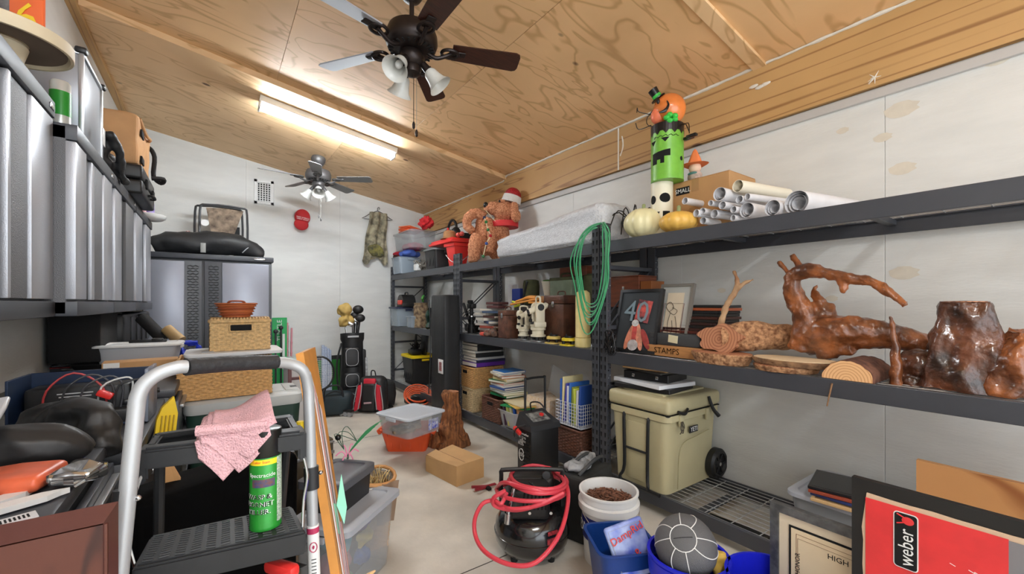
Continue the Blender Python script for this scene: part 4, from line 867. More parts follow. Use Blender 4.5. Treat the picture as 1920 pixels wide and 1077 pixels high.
# ---- near rack, middle shelf
def leanframe(label,px0,px1,pyb,pyt,X,**k):
    y0,y1=rackY(px0,X),rackY(px1,X); p=Vector((X,(y0+y1)/2,MZ)); h=atX((px0+px1)/2,pyt,X).z-MZ
    return frame(label,p,abs(y0-y1),h,-PI/2,**k)
ART=mat('art_coral',(226,96,88),.6,col2=(40,52,64),vs=18)
f_=leanframe('black framed poster of a 40 and clasped hands behind the hose','' or 1150,1229,660,540,2.46,fcol=(28,28,30),fw=.022,th=.03,matc=(58,62,66),lean=-.22)
fh=.40
def onpic(fr,b,m,name,y=-.012): 
    return part(name,b,m,fr,smooth=0)
b=B(); b.text('40',.22,XZ(-.01,-.018,.29,-.06)); onpic(f_,b,mat('grey_num',(130,150,160),.6),'numerals')
b=B(); b.box((.05,-.017,.30),(.12,.002,.16),rot=(0,.15,0)); onpic(f_,b,ART,'print_panel')
for i,(x,z,w_,h_,r,c) in enumerate(((-.04,.11,.055,.20,-.3,(238,150,120)),(.04,.12,.055,.22,.3,(240,160,130)),(0,.14,.04,.16,0,(220,90,84)),(.10,.10,.05,.16,.5,(180,70,66)),(-.0,.05,.09,.08,0,(222,214,214)),(0,.21,.06,.05,0,(226,226,226)))):
    b=B(); b.prism([(w_*.5*math.cos(q*PI/8),h_*.5*math.sin(q*PI/8)) for q in range(16)],.002,XZ(x,-.0185-.001*i,z,r)); onpic(f_,b,mat('hand_%d'%i,c,.6,var=.2,vs=30),'printed_hand')
f_=leanframe('pewter framed pencil drawing leaning on the middle shelf',1222,1284,655,528,2.52,fcol=(120,114,106),fw=.02,th=.025,matc=(176,176,170),mw=.045,art=mat('aged_paper',(222,206,180),.8,var=.05,vs=5),lean=-.25)
b=B()
for pts in (((-.03,.30),(-.06,.34),(-.03,.37),(.0,.33),(-.03,.30)),((-.01,.33),(.03,.31),(.01,.28),(-.03,.30)),((-.02,.29),(-.03,.22),(-.02,.15)),((.02,.27),(.04,.2),(.05,.12)),((-.05,.18),(-.06,.14),(-.04,.12),(-.05,.09)),((.0,.24),(.01,.18),(0,.14))):
    b.tube([(x,-.0125,z) for x,z in pts],.0014,5)
onpic(f_,b,DARK,'pencil_lines')
b=B(); b.tube([(-.075,-.0135,.04),(.075,-.0135,.04),(.075,-.0135,.36),(-.075,-.0135,.36)],.002,4,closed=True,sm=1); onpic(f_,b,COP,'inner_mount_line')
# stack of dark frames on boxes
px=1290; X=2.66; Y0=rackY(1290,2.62)
t=T('stamp_box','flat wooden box with STAMPS written on its side','box',(2.60,Y0,MZ)); b=B(); b.box((0,0,.035),(.30,.40,.07),.003); part('box_body',b,mat('box_pine',(198,140,84),.6,var=.15,vs=6,stretch=(1,1,6)),t,smooth=0)
b=B(); b.text('STAMPS',.055,XZ(0,0,0)); 
for v in b.bm.verts: v.co=Vector((-.1508-.0004,-v.co.x+.05,.035+v.co.z))
part('lettering',b,DARK,t,smooth=0)
t=T('dark_photo_box','dark grey box with a torn cream label, on the wooden STAMPS box','box',(2.62,Y0+.02,MZ+.071)); b=B(); b.box((0,0,.04),(.28,.38,.08),.006); part('box_body',b,mat('charcoal_board',(58,60,62),.7),t); b=B(); b.box((-.1415,0,.045),(.002,.07,.05),rot=(.1,0,0)); part('label',b,mat('cream_label',(216,206,170),.8),t)
z=MZ+.152; RB(9)
fr=[((92,44,36),'dark mahogany'),((60,34,30),'brown'),((30,28,28),'black'),((54,32,30),'umber'),((38,34,32),'near-black'),((70,38,32),'chestnut'),((36,36,36),'charcoal'),((30,30,32),'thin black'),((168,84,48),'bright orange-brown'),((28,28,28),'topmost black')]
for i,(c,nm) in enumerate(fr):
    b=B(); w_,d_=.30-.010*i,.40-.014*i; th=.018
    t=T('framed_picture','%s picture frame in the flat stack beside the drawing'%nm,'picture frame',(2.70+.004*i,Y0-.02-.010*i+random.uniform(-.01,.01),z),random.uniform(-.05,.05),'frames stacked flat')
    m=mat('fr_%d'%i,c,.35)
    for (x,y,dx,dy) in ((0,d_/2-.012,w_,.024),(0,-d_/2+.012,w_,.024),(w_/2-.012,0,.024,d_-.048),(-w_/2+.012,0,.024,d_-.048)): b=B(); b.box((x,y,th/2),(dx,dy,th),.002,seg=1); part('rail',b,m,t,smooth=0)
    b=B(); b.box((0,0,.004),(w_-.04,d_-.04,.006)); part('backing',b,DARK,t,smooth=0); z+=th+.001
# driftwood and logs
DRIFT=mat('varnished_driftwood',(112,64,40),.32,col2=(44,27,20),vs=9,stretch=(1,1,1),bump=1,bs=30,coat=.5,det=8)
DRIFT2=mat('varnished_driftwood_light',(164,96,52),.3,col2=(84,46,26),vs=9,bump=.9,bs=30,coat=.5,det=8)
BARK=mat('tree_bark',(150,112,78),.9,col2=(84,58,40),vs=16,bump=1,bs=40,det=8); BARKL=mat('pale_bark',(200,152,110),.9,col2=(122,80,52),vs=45,bump=1,bs=50)
def endgrain(name,c1,c2,sc=30):
    m=bpy.data.materials.new(name); m.use_nodes=True; nt=m.node_tree; p=nt.nodes['Principled BSDF']; L=nt.links.new
    tc=nn(nt,'ShaderNodeTexCoord'); wv=nn(nt,'ShaderNodeTexWave',wave_type='RINGS',rings_direction='X'); wv.inputs['Scale'].default_value=sc; wv.inputs['Distortion'].default_value=1.2; wv.inputs['Detail Scale'].default_value=1.5
    r=nn(nt,'ShaderNodeValToRGB'); r.color_ramp.elements[0].color=lin(c1); r.color_ramp.elements[1].color=lin(c2); r.color_ramp.elements[1].position=.95; r.color_ramp.elements[0].position=.55
    L(tc.outputs['Object'],wv.inputs['Vector']); L(wv.outputs['Color'],r.inputs[0]); L(r.outputs[0],p.inputs['Base Color']); p.inputs['Roughness'].default_value=.7; MATS[name]=m; return m
EG=endgrain('end_grain',(232,184,132),(206,150,98),26); EG2=endgrain('end_grain_brown',(186,128,92),(150,94,64),18)
DY0=rackY(1520,2.62)
def wp(px,py,X): return atX(px,py,X)
# big driftwood: one organic body
o=Vector((2.66,rackY(1560,2.66),MZ)); f=lambda px,py,X=2.62: wp(px,py,X)-o
tubes=[([f(1505,655,2.60),f(1510,600,2.58),f(1488,548,2.56),f(1490,516,2.55),f(1530,508,2.52),f(1580,520,2.50),f(1640,530,2.48),f(1700,572,2.45)],[.075,.062,.048,.042,.036,.028,.024,.017]),
 ([f(1490,535,2.57),f(1478,512,2.57),f(1459,490,2.58)],[.04,.018,.008]),([f(1505,515,2.57),f(1494,495,2.59),f(1485,478,2.60)],[.03,.018,.012]),
 ([f(1575,522,2.50),f(1582,535,2.49),f(1578,550,2.48)],[.02,.018,.012]),
 ([f(1505,640,2.62),f(1560,625,2.60),f(1620,625,2.62),f(1690,635,2.66),f(1760,655,2.72)],[.085,.095,.075,.055,.04]),
 ([f(1545,610,2.62),f(1540,575,2.62),f(1525,545,2.64),f(1535,535,2.66)],[.07,.03,.018,.012]),
 ([f(1550,600,2.62),f(1556,570,2.64)],[.05,.018]),([f(1540,655,2.6),f(1600,655,2.58)],[.06,.03])]
me=organic([(f(1540,630,2.62),(.10,.15,.075))],tubes,.0075,.014,9,'driftwood',DRIFT2,seed=3,disp2=.003,d2=60,rid=.008,rsc=16)
one('driftwood',me,None,'large varnished driftwood with a long branch arching to the right','driftwood',o)
# gnarled log with flat cut face and pale forked branch
o=onrack(1400,2.62,MZ); f=lambda px,py,X=2.62: wp(px,py,X)-o
b=B(); pts=[f(1350,635,2.50),f(1420,632,2.60),f(1480,632,2.72)]
b.tube([pts[0]+Vector((0,-.01,.005)),pts[1],pts[2]],[.082,.085,.07],24,sm=6); b.noise(.02,9).noise(.008,40)
t=T('gnarled_log','gnarled log with flat sawn face lying beside the wooden STAMPS box','log',o); part('bark',b,BARKL,t,smooth=60)
d=(pts[1]-pts[0]).normalized(); q=Vector((-1,.1,.25)).to_track_quat('Z','Y').to_matrix().to_4x4()
b=B(); RB(2); b.prism([((.135+.014*math.sin(5*a)+.01*math.sin(9*a))*math.cos(a),(.082+.012*math.sin(5*a+1))*math.sin(a)) for a in [k*PI/24 for k in range(48)]],.02,q); part('sawn_face',b,EG2,t,smooth=0,loc=pts[0]+Vector((-.03,-.02,.0)))
t=T('forked_branch','pale forked branch standing on the gnarled log','branch',o)
me=organic([],[([f(1350,622,2.56),f(1354,600,2.56),f(1362,575,2.56),f(1378,548,2.56)],[.024,.020,.018,.018]),([f(1378,548,2.56),f(1383,530,2.56),f(1376,508,2.56)],[.018,.014,.010]),([f(1380,545,2.56),f(1395,532,2.56),f(1414,524,2.56)],[.016,.012,.007])],.006,.006,30,'branch',mat('bare_branch',(206,170,130),.8,col2=(140,96,64),vs=8),seed=2); part('branch_fork',me,None,t)
# slices
def slab(label,px0,px1,pyt,pyb,X,m1,m2,zb,taper=1.0,dz=.03,r2=.5,rz=0,group=None):
    y0,y1=rackY(px0,X),rackY(px1,X); r=abs(y0-y1)/2; t=T('wood_slice',label,'wood slice',(X,(y0+y1)/2,zb),rz,group); RB(int(px0)); ph=random.random()*6
    fn=lambda a,z:1+.02*math.sin(3*a+ph)+.012*math.sin(11*a)
    b=B(); b.lathe([(r*taper*.97,0),(r*taper,.006),(r*1.0,dz-.006),(r*.985,dz)],64,sx=r2,fn=fn); b.noise(.004,60); part('bark_edge',b,m1,t,smooth=30)
    b=B(); b.lathe([(r*.955,0),(r*.955,.003),(0,.003)],64,sx=r2,fn=fn); part('cut_face',b,m2,t,smooth=0,loc=(0,0,dz)); return t
slab('thick bark-edged slab at the shelf edge, left of the round slices',1300,1412,660,700,2.44,BARKL,EG2,MZ+.0,.86,.062,.62)
slab('lower round wood slice with ragged bark',1416,1535,690,708,2.45,BARKL,EG2,MZ,.95,.028,.8)
slab('upper oval wood slice with pale smooth face',1412,1574,668,694,2.46,BARK,mat('pale_wood_face',(232,206,168),.6,var=.05,vs=4),MZ+.032,.97,.030,.62)
# half log
o=wp(1605,722,2.37); o.z=MZ; RBx=.10
t=T('half_log','split half log, its pale ringed end facing the aisle','log',(2.36,rackY(1588,2.36),MZ),0)
b=B(); n=24; prof=[(.098*math.cos(PI*k/n)*(1+.03*math.sin(k)),.098*math.sin(PI*k/n)*(.93+.02*math.sin(2*k))) for k in range(n+1)]
M=Matrix(((0,0,1,0),(1,0,0,0),(0,1,0,0),(0,0,0,1)))
b.prism(prof,.30,M); b.noise(.003,50); part('bark',b,mat('red_brown_bark',(128,84,64),.85,col2=(80,48,38),vs=18,bump=1,bs=45),t,smooth=50)
b=B(); b.prism([(x*.965,y*.965+.001) for x,y in prof],.004,M); part('cut_face',b,EG,t,smooth=0,loc=(-.004,0,0))
# tall thin splinter and little chewed stump
o=wp(1680,720,2.46); o.z=MZ; f=lambda px,py,X=2.46: wp(px,py,X)-o
me=organic([],[([f(1677,735),f(1681,690),f(1678,640),f(1669,592)],[.026,.024,.013,.006])],.006,.008,25,'splinter',DRIFT2,seed=5); one('wood_splinter',me,None,'upright reddish wood splinter left of the tall stump','wood piece',o)
o=wp(1725,728,2.52); o.z=MZ; f=lambda px,py,X=2.55: wp(px,py,X)-o
me=organic([(f(1725,690),(.06,.085,.08)),(f(1720,720),(.07,.085,.05))],[([f(1700,735),f(1700,690),f(1705,660)],[.04,.04,.02]),([f(1745,735),f(1748,680),f(1758,640)],[.04,.035,.015])],.008,.018,16,'stump',DRIFT,seed=8,disp2=.006,d2=60); one('small_stump',me,None,'small rugged dark stump between splinter and tall stump','stump',o)
def stump(label,px,X,prof,m,sx=1,seed=1,amp=.02,z=MZ,name='wood_stump',face=None,fy=1):
    p=onrack(px,X,z) if z>0 else Vector(X); t=T(name,label,'stump',p); b=B(); P2_=[]
    for (r0_,z0_),(r1_,z1_) in zip(prof,prof[1:]):
        for k in range(9): P2_.append((r0_+(r1_-r0_)*k/9,z0_+(z1_-z0_)*k/9))
    P2_.append(prof[-1]); b.lathe([(0,0)]+P2_+[(0,prof[-1][1])],110,sx=sx,sy=fy,fn=lambda a,zz:1+.09*math.sin(3*a+seed)+.05*math.sin(7*a+seed*2)); b.noise(amp,9,seed)
    b.bm.normal_update()
    for v in b.bm.verts:
        if v.co.z<prof[-1][1]-.002: v.co+=v.normal*amp*.55*(ridged(Vector((v.co.x*14,v.co.y*14,v.co.z*6))+Vector((seed,0,0)))-.5)
    b.noise(amp*.2,55,seed)
    for v in b.bm.verts: v.co.z=max(0,v.co.z)
    part('bark',b,m,t,smooth=60)
    if face: r=prof[-1][0]*.93; q=B(); q.lathe([(r,0),(r,.004),(0,.004)],40,sx=sx,sy=fy,fn=lambda a,zz:1+.09*math.sin(3*a+seed)+.05*math.sin(7*a+seed*2)); part('cut_top',q,face,t,smooth=0,loc=(0,0,prof[-1][1]))
    return t
H=wp(1805,567,2.52).z-MZ; k=mpp(onrack(1810,2.52,MZ))
stump('tall dark varnished stump, flat topped, on the near rack',1810,2.52,[(62*k,0),(60*k,.06),(50*k,H*.45),(42*k,H*.7),(34*k,H-.02),(32*k,H)],DRIFT,.9,2,.018,face=EG2)
k=mpp(onrack(1905,2.48,MZ)); H2=wp(1900,618,2.5).z-MZ
stump('knobbly red-brown stump at the right edge of the picture',1912,2.50,[(48*k,0),(45*k,.08),(42*k,H2*.5),(34*k,H2*.8),(15*k,H2)],DRIFT2,.9,5,.03)
b=B(); b.cyl((0,0,.0),(.0,.02,-.11),.004,.003,n=6); one('hanging_twig',b,BARK,'thin twig poking down through the middle wire deck','twig',onrack(1562,2.36,MZ-.02)+Vector((-.012,0,0)))
# ================================================================ RIGHT, BOTTOM SHELF, middle rack
k=.001
def yb_(px,X): return rackY(px,X)
def bk(label,px0,px1,X,d,m,h,z,lid=False,rz=-PI/2,**kw):
    y0,y1=rackY(px0,X),rackY(px1,X); return basket(label,(X+d/2,(y0+y1)/2,z),abs(y0-y1),d,h,rz,m,**kw)
y0=rackY(872,2.37); 
t=basket('pale seagrass basket at the shelf edge beside the post',(2.56,rackY(893,2.56)-.04,BZ),.36,.34,.27,-PI/2,WICKL)
t=basket('honey wicker basket stacked on the pale one, under the albums',(2.58,rackY(893,2.56)-.06,BZ+.275),.38,.40,.235,-PI/2,WICKO)
z=BZ+.515; RB(17)
alb=[((96,44,150),'purple',.045),((40,40,70),'navy',.03),((190,190,190),'grey',.028),((30,30,32),'black',.05),((180,180,176),'white-edged black',.02),((26,26,28),'wide black',.05),((34,30,30),'dark brown',.03),((24,24,24),'matt black',.045)]
for i,(c,nm,th) in enumerate(alb):
    book('%s album in the pile on the honey wicker basket'%nm,Vector((2.60+random.uniform(-.02,.02),rackY(893,2.56)-.06,z)),.40-.012*i,.38,th,PI+random.uniform(-.08,.08),c,'albums on the honey basket',name='photo_album',cat='album'); z+=th+.001
b=B(); b.prism(rrect(.26,.30,.1,5),.03); one('cream_tray',b,mat('cream_tray',(222,212,186),.4),'cream rounded tray on top of the albums','tray',(2.56,rackY(893,2.56)-.05,z))
t=basket('dark brown wicker basket with handle hole, right of the pale one',(2.52,rackY(940,2.52)-.02,BZ),.34,.30,.25,-PI/2,WICKD)
z=BZ+.26; RB(19)
pl=[((36,130,80),'green'),((238,226,150),'pale yellow'),((190,200,196),'grey green'),((52,52,64),'charcoal'),((60,90,150),'denim blue'),((226,222,214),'white'),((222,150,132),'salmon'),((44,120,70),'dark green'),((240,216,160),'cream'),((220,120,90),'coral'),((232,226,206),'ivory'),((48,120,196),'bright blue')]
for i,(c,nm) in enumerate(pl):
    th=.016+.012*random.random(); book('%s paperback in the pile on the dark wicker basket'%nm,Vector((2.56+random.uniform(-.02,.02),rackY(950,2.56)+random.uniform(-.03,.03)-.02,z)),.30-.006*i,.27,th,PI/2+PI*(i%2)+random.uniform(-.25,.25),c,'books on the dark wicker basket'); z+=th+.001
# folders spilling right of the pile
RB(23); fy=rackY(985,2.56)
b=B(); b.box((0,0,.10),(.34,.40,.20),.006); one('paper_carton',b,CARD,'open carton under the yellow and green folders','box',(2.66,fy,BZ),smooth=0)
z=BZ+.202
for c,nm in (((44,150,90),'green'),((244,206,110),'yellow'),((236,220,180),'buff')):
    b=B(); b.box((0,0,.006),(.24,.34,.012),.001,seg=1); b.box((0,.1,.014),(.22,.1,.004)); one('paper_folder',b,mat('folder_%d'%c[1],c,.6),'%s paper folder lying right of the book pile'%nm,'folder',(2.52,fy+random.uniform(-.03,.03),z),random.uniform(-.3,.3),'loose folders'); z+=.018
# white plastic basket with books
p=Vector((2.50,rackY(955,2.42)-.02,BZ)); t=tote('white_basket','white plastic basket holding upright books and a notebook','basket',p,.30,.26,.17,-PI/2,MILKY,lid=False,taper=.8)
for i,(c,nm) in enumerate((((70,40,66),'plum notebook'),((200,196,110),'lime-edged book'),((216,204,160),'cream book'),((40,90,180),'blue booklet'),((210,160,110),'tan folder'))):
    book('%s standing slanted in the white plastic basket'%nm,Vector((2.46+.01*i,p.y+.06-.045*i,BZ+.115)),.20,.17,.022,PI/2,c,'books in the white basket',rx=0,ry=-1.35)
# cartons and papers behind the charger
b=B(); b.box((0,0,.12),(.30,.36,.24),.01); one('floral_box',b,mat('floral_print',(222,190,150),.7,col2=(236,222,206),vs=40),'pale patterned box behind the trolley handle','box',(2.72,rackY(1030,2.72),BZ+.08))
b=B(); b.box((0,0,.04),(.36,.5,.079),.004); one('flat_carton',b,CARD,'flat carton under the pale patterned box','box',(2.72,rackY(1030,2.72),BZ),smooth=0)
RB(3)
for i in range(7):
    c=[(206,60,58),(232,222,200),(216,196,150),(190,60,60),(236,228,214),(200,170,120),(170,40,44)][i]; nm=['red','ivory','sand','brick','off-white','straw','crimson'][i]
    book('%s paperback standing behind the battery charger'%nm,Vector((2.46,rackY(1012,2.46)-.032*i+.03,BZ+.10)),.20,.16,.024,PI/2,c,'upright paperbacks',ry=-PI/2)
# wire basket with files
wbY=rackY(1084,2.50); t=basket('reddish brown wicker box under the wire basket, by the post',(2.52,wbY,BZ),.33,.30,.22,-PI/2,WICKD,hole=False)
t=T('wire_basket','white wire basket full of files beside the tall post','basket',(2.52,wbY,BZ+.228))
WW=mat('white_wire',(220,222,226),.4); w_,d_,h_=.30,.27,.19; b=B()
for i in range(12):
    y=-w_/2+w_*i/11; 
    for x in (-d_/2,d_/2): b.tube([(x,y,0),(x,y,h_)],.0022,5,sm=1)
    x=-d_/2+d_*i/11
    for y in (-w_/2,w_/2): b.tube([(x,y,0),(x,y,h_)],.0022,5,sm=1)
for k in range(8):
    z=h_*k/7; b.tube([(-d_/2,-w_/2,z),(d_/2,-w_/2,z),(d_/2,w_/2,z),(-d_/2,w_/2,z)],.0024,5,closed=True,sm=1)
part('wire_grid',b,WW,t,kind='stuff'); b=B(); b.box((0,0,.003),(d_,w_,.003)); part('base_mesh',b,WW,t)
RB(11)
for i,(c,nm,hh) in enumerate((((44,100,190),'blue',.36),((240,226,170),'yellow tabbed',.38),((80,80,180),'violet blue',.33),((236,236,238),'white',.31),((60,120,210),'bright blue',.34),((140,150,60),'olive',.31),((210,220,90),'lime edged',.30),((226,224,226),'pale grey',.29),((40,80,160),'navy',.33))):
    b=B(); b.box((0,0,hh/2),(.22,.020,hh),.002,rot=(random.uniform(-.06,.12),0,0),seg=1); one('file_folder',b,mat('file_%d_%d'%(c[0],c[2]),c,.55),'%s file standing in the wire basket'%nm,'folder',(2.52,wbY+.12-.028*i,BZ+.236),group='files in the wire basket')
b=B(); b.box((0,0,.14),(.003,.26,.28),rot=(.3,0,0)); one('clear_sleeve',b,CLEAR,'translucent plastic sleeve behind the files','sleeve',(2.72,rackY(1048,2.72),BZ+.325))
# ================================================================ RIGHT, BOTTOM SHELF, near rack: tan wheeled cooler
TAN=mat('tan_rotomould',(190,180,142),.5,var=.03,vs=3,bump=.1,bs=200)
YA=rackY(1147,2.36); YN=rackY(1250,2.33)
cy=(YA+YN)/2; CW=YA-YN
Hc=(atX(1240,745,2.40).z-BZ)
XC=2.34; CD=.60
print('COOLER',YA,YN,CW,Hc)
t=T('wheeled_cooler','tan hard cooler with black tow handle and wheels on the near rack','cooler',(XC,cy,BZ)); W2=CW/2
b=B(); h1=Hc*.80
loft(b,[[(x+CD/2,y,z) for x,y,z in ring(CD-.05,CW-.06,.05,0)],[(x+CD/2,y,z) for x,y,z in ring(CD-.0,CW-.02,.05,h1-.03)],[(x+CD/2,y,z) for x,y,z in ring(CD+.02,CW+.02,.05,h1-.02)],[(x+CD/2,y,z) for x,y,z in ring(CD+.02,CW+.02,.05,h1+.02)]],True,True); part('tub',b,TAN,t)
b=B(); b.box((CD/2,0,h1+.02+(Hc-h1-.02)/2+.003),(CD+.02,CW+.03,Hc-h1-.02),.03,seg=3); b.box((CD/2,0,Hc+.006),(CD-.12,CW-.14,.02),.009); lid=part('lid',b,TAN,t)
b=B(); b.box((CD/2,0,h1+.020),(CD+.004,CW+.012,.006)); part('gasket',b,DARK,t)
b=B()  # pull handle ladder on the aisle side
for yy in (-.10,.10): b.tube([(-.02,yy,.0),(-.035,yy*1.15,.04),(-.012,yy*.95,.12),(-.012,yy,h1-.05),(.01,yy,h1-.02)],.011,8)
b.tube([(-.014,-.1,h1*.5),(-.014,.1,h1*.5)],.008,8,sm=1); b.tube([(-.03,-.2,.0+.012),(-.03,.2,.012)],.012,8,sm=1); part('tow_handle',b,BLACK,t)
b=B(); b.box((-.002,0,h1*.48),(.008,.17,h1*.78),.003); part('recess_panel',b,TAN,t)
for xx in (.13,.44):
    b=B(); b.tube([(xx-.05,-W2-.02,h1+.045),(xx,-W2-.035,h1+.03),(xx+.06,-W2-.02,h1+.05)],[.009,.012,.008],8) if xx<.3 else b.tube([(xx,-W2-.02,h1+.10),(xx+.01,-W2-.045,h1+.02),(xx+.04,-W2-.07,h1-.03)],[.010,.012,.014],8); part('latch',b,BLACK,t)
    b=B(); b.box((xx,-W2-.012,h1-.02),(.05,.02,.08),.008); part('latch_keeper',b,TAN,t)
b=B(); b.tube([(CD+.01,-W2+.02,.11),(CD+.01,W2-.02,.11)],.01,8,sm=1); part('axle',b,CHROME,t)
WY=-W2-.0
for s in (-1,):
    b=B(); M=Matrix.Translation((CD-.03,-W2+.0,.105))@Matrix.Rotation(PI/2,4,'X'); b.lathe([(.05,-.035),(.09,-.035),(.105,-.02),(.105,.02),(.09,.035),(.075,.035),(.07,.02),(.03,.022),(.02,.03),(0,.03)],36,M=M); wl=part('wheel',b,BLACK,t)
    for k in range(6): q=B(); a=k*PI/3; q.box((CD-.03+.05*math.cos(a),-W2-.026,.105+.05*math.sin(a)),(.04,.008,.012),.003,rot=(0,-a,0)); part('spoke',q,BLACKM,wl)
    q=B(); q.cyl((CD-.03,-W2-.03,.105),(CD-.03,-W2-.034,.105),.012); part('hub_cap',q,CHROME,wl)
b=B(); b.box((.28,-W2-.006,h1*.80),(.10,.006,.045),.003); pl_=part('name_plate',b,BLACK,t); b=B(); b.text('YETI',.042,XZ(.28,-W2-.010,h1*.80)); part('lettering',b,WHITE,pl_,smooth=0)
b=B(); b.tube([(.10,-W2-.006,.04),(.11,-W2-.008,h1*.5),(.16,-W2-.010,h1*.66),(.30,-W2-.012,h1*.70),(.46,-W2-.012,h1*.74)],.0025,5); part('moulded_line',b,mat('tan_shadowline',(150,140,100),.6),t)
RB(2); b=B()
for k in range(4): b.tube([(.10+.02*random.random(),-W2-.03,h1-.02),(.10+random.uniform(-.03,.03),-W2-.035,h1-.06),(.09+random.uniform(-.02,.03),-W2-.04,h1-.09)],.003,5)
part('cord',b,mat('dark_cord',(70,64,54),.8),t)
# pile of frames on the cooler
z=BZ+Hc+.018; yc2=cy+.03; 
for i,(w_,d_,th,c,nm,dx) in enumerate(((.34,.42,.030,(30,30,32),'wide black frame at the bottom of the pile on the cooler',0),(.35,.43,.028,(226,228,232),'white frame second in the pile on the cooler',0),(.27,.34,.055,(24,24,26),'thick black case with latches on the white frame',.02),(.28,.36,.014,(60,58,54),'thin grey framed sheet in the pile on the cooler',.02),(.26,.34,.012,(198,160,112),'tan folder near the top of the pile on the cooler',.0),(.22,.26,.012,(24,52,92),'dark blue booklet topmost on the cooler pile',.01))):
    t=T('framed_picture' if i in (0,1,3) else ('flat_case' if i==2 else 'booklet'),nm,'picture frame' if i in (0,1,3) else ('case' if i==2 else 'booklet'),(XC+.22+dx,yc2,z),.12*(-1)**i); b=B(); b.box((0,0,th/2),(w_,d_,th),.003,seg=1)
    if i<2: b.box((0,0,th-.001),(w_-.06,d_-.06,.004))
    part('slab',b,mat('pile_%d'%i,c,.35),t,smooth=0)
    if i==2:
        for yy in (-.09,.09): q=B(); q.box((-w_/2-.003,yy,th*.5),(.006,.02,.022),.002); part('latch',q,CHROME,t)
    if i==5: q=B(); q.text('TC',.05,Matrix.Translation((0,0,th+.0005))@Matrix.Rotation(-PI/2,4,'Z')); part('lettering',q,WHITE,t,smooth=0)
    z+=th+.002
# grey-lidded tote with frames, near rack right
p=atX(1475,960,2.42); t=tote('storage_tote','grey plastic tote with frames lying on its lid, bottom right','bin',(2.68,.66,BZ),.60,.46,.26,-PI/2,mat('smoke_plastic',(150,154,158),.3,alpha=.75),mat('grey_lid',(176,180,188),.35),taper=.88)
z=BZ+.268; RB(5)
for i,(w_,d_,c,nm,ang) in enumerate(((.34,.40,(206,170,120),'wood-edged panel lowest on the grey tote lid',.1),(.30,.36,(44,60,110),'blue printed booklet on the grey tote lid',.05),(.30,.36,(150,70,50),'red-brown thin frame on the grey tote lid',.15),(.28,.34,(30,30,30),'black glossy frame topmost on the grey tote lid',.2),)):
    b=B(); b.box((0,0,.007),(w_,d_,.014),.002,seg=1); t=T('art_board',nm,'panel',(2.58,.66+.02*i,z),ang); part('slab',b,mat('tp_%d'%i,c,.3),t,smooth=0); q=B(); q.box((0,0,.0145),(w_-.03,d_-.03,.001)); part('print',q,mat('tq_%d'%i,tuple(int(x*.6) for x in c),.2),t,smooth=0); z+=.0165
# wooden board and panel behind the red carton
SLAB=plywood('slab_wood',(206,150,96),(158,98,54),'y',False,5,2)
yA=rackY(1718,2.60); 
hA=atX(1722,850,2.60).z
b=B(); b.raw([(0,0,0),(.03,0,0),(.03,-.9,0),(0,-.9,0),(0,0,hA-BZ),(.03,0,hA-BZ),(.03,-.9,hA-BZ-.01),(0,-.9,hA-BZ-.01)],[(0,1,2,3),(4,5,6,7),(0,1,5,4),(1,2,6,5),(2,3,7,6),(3,0,4,7)])
one('wooden_slab',b,SLAB,'wide honey-coloured wooden board standing at bottom right','board',(2.48,rackY(1718,2.48),BZ),smooth=0)
f_=frame('gold and white striped panel behind the wooden board',(2.60,rackY(1700,2.60),BZ),.22,.30,-PI/2,(120,90,60),fw=.012,th=.02,matc=(190,170,130),lean=-.1,name='striped_board',cat='panel')
# ================================================================ FLOOR, middle
def quad(a,b_,c,z=0):
    """front corner a, right corner b_, left corner c, as seen on the level z -> centre, width, depth, heading"""
    A_,B_,C_=atZ(*a,z),atZ(*b_,z),atZ(*c,z); u=B_-A_; w=u.length; rz=math.atan2(u.y,u.x); n=Vector((-u.y,u.x,0))/w; d=(C_-A_).dot(n)
    return A_+u/2+n*d/2,w,d,rz
c,w_,d_,rz=quad((856,914),(907,895),(797,884)); 
t=T('cardboard_box','closed brown cardboard box alone on the concrete floor','box',c,rz); hh=.155
b=B(); b.raw([(-w_/2,-d_/2,0),(w_/2,-d_/2,0),(w_/2,d_/2,0),(-w_/2,d_/2,0),(-w_/2,-d_/2,hh),(w_/2,-d_/2,hh),(w_/2,d_/2,hh),(-w_/2,d_/2,hh*.8)],[(0,1,2,3),(4,5,6,7),(0,1,5,4),(1,2,6,5),(2,3,7,6),(3,0,4,7)]); b.sub(2).noise(.004,9); part('carton',b,mat('kraft_box',(206,164,112),.75,var=.06,vs=5),t,smooth=0)
b=B(); b.box((-w_/2+.05,0,hh*.93),(.09,d_*.98,.004),.001,rot=(0,-.25,0)); part('flap',b,MATS['kraft_box'],t,smooth=0); b=B(); b.box((-w_/2+.10,0,hh*.985),(.003,d_*.98,.003)); part('flap_seam',b,mat('seam_brown',(110,76,46),.8),t,smooth=0)
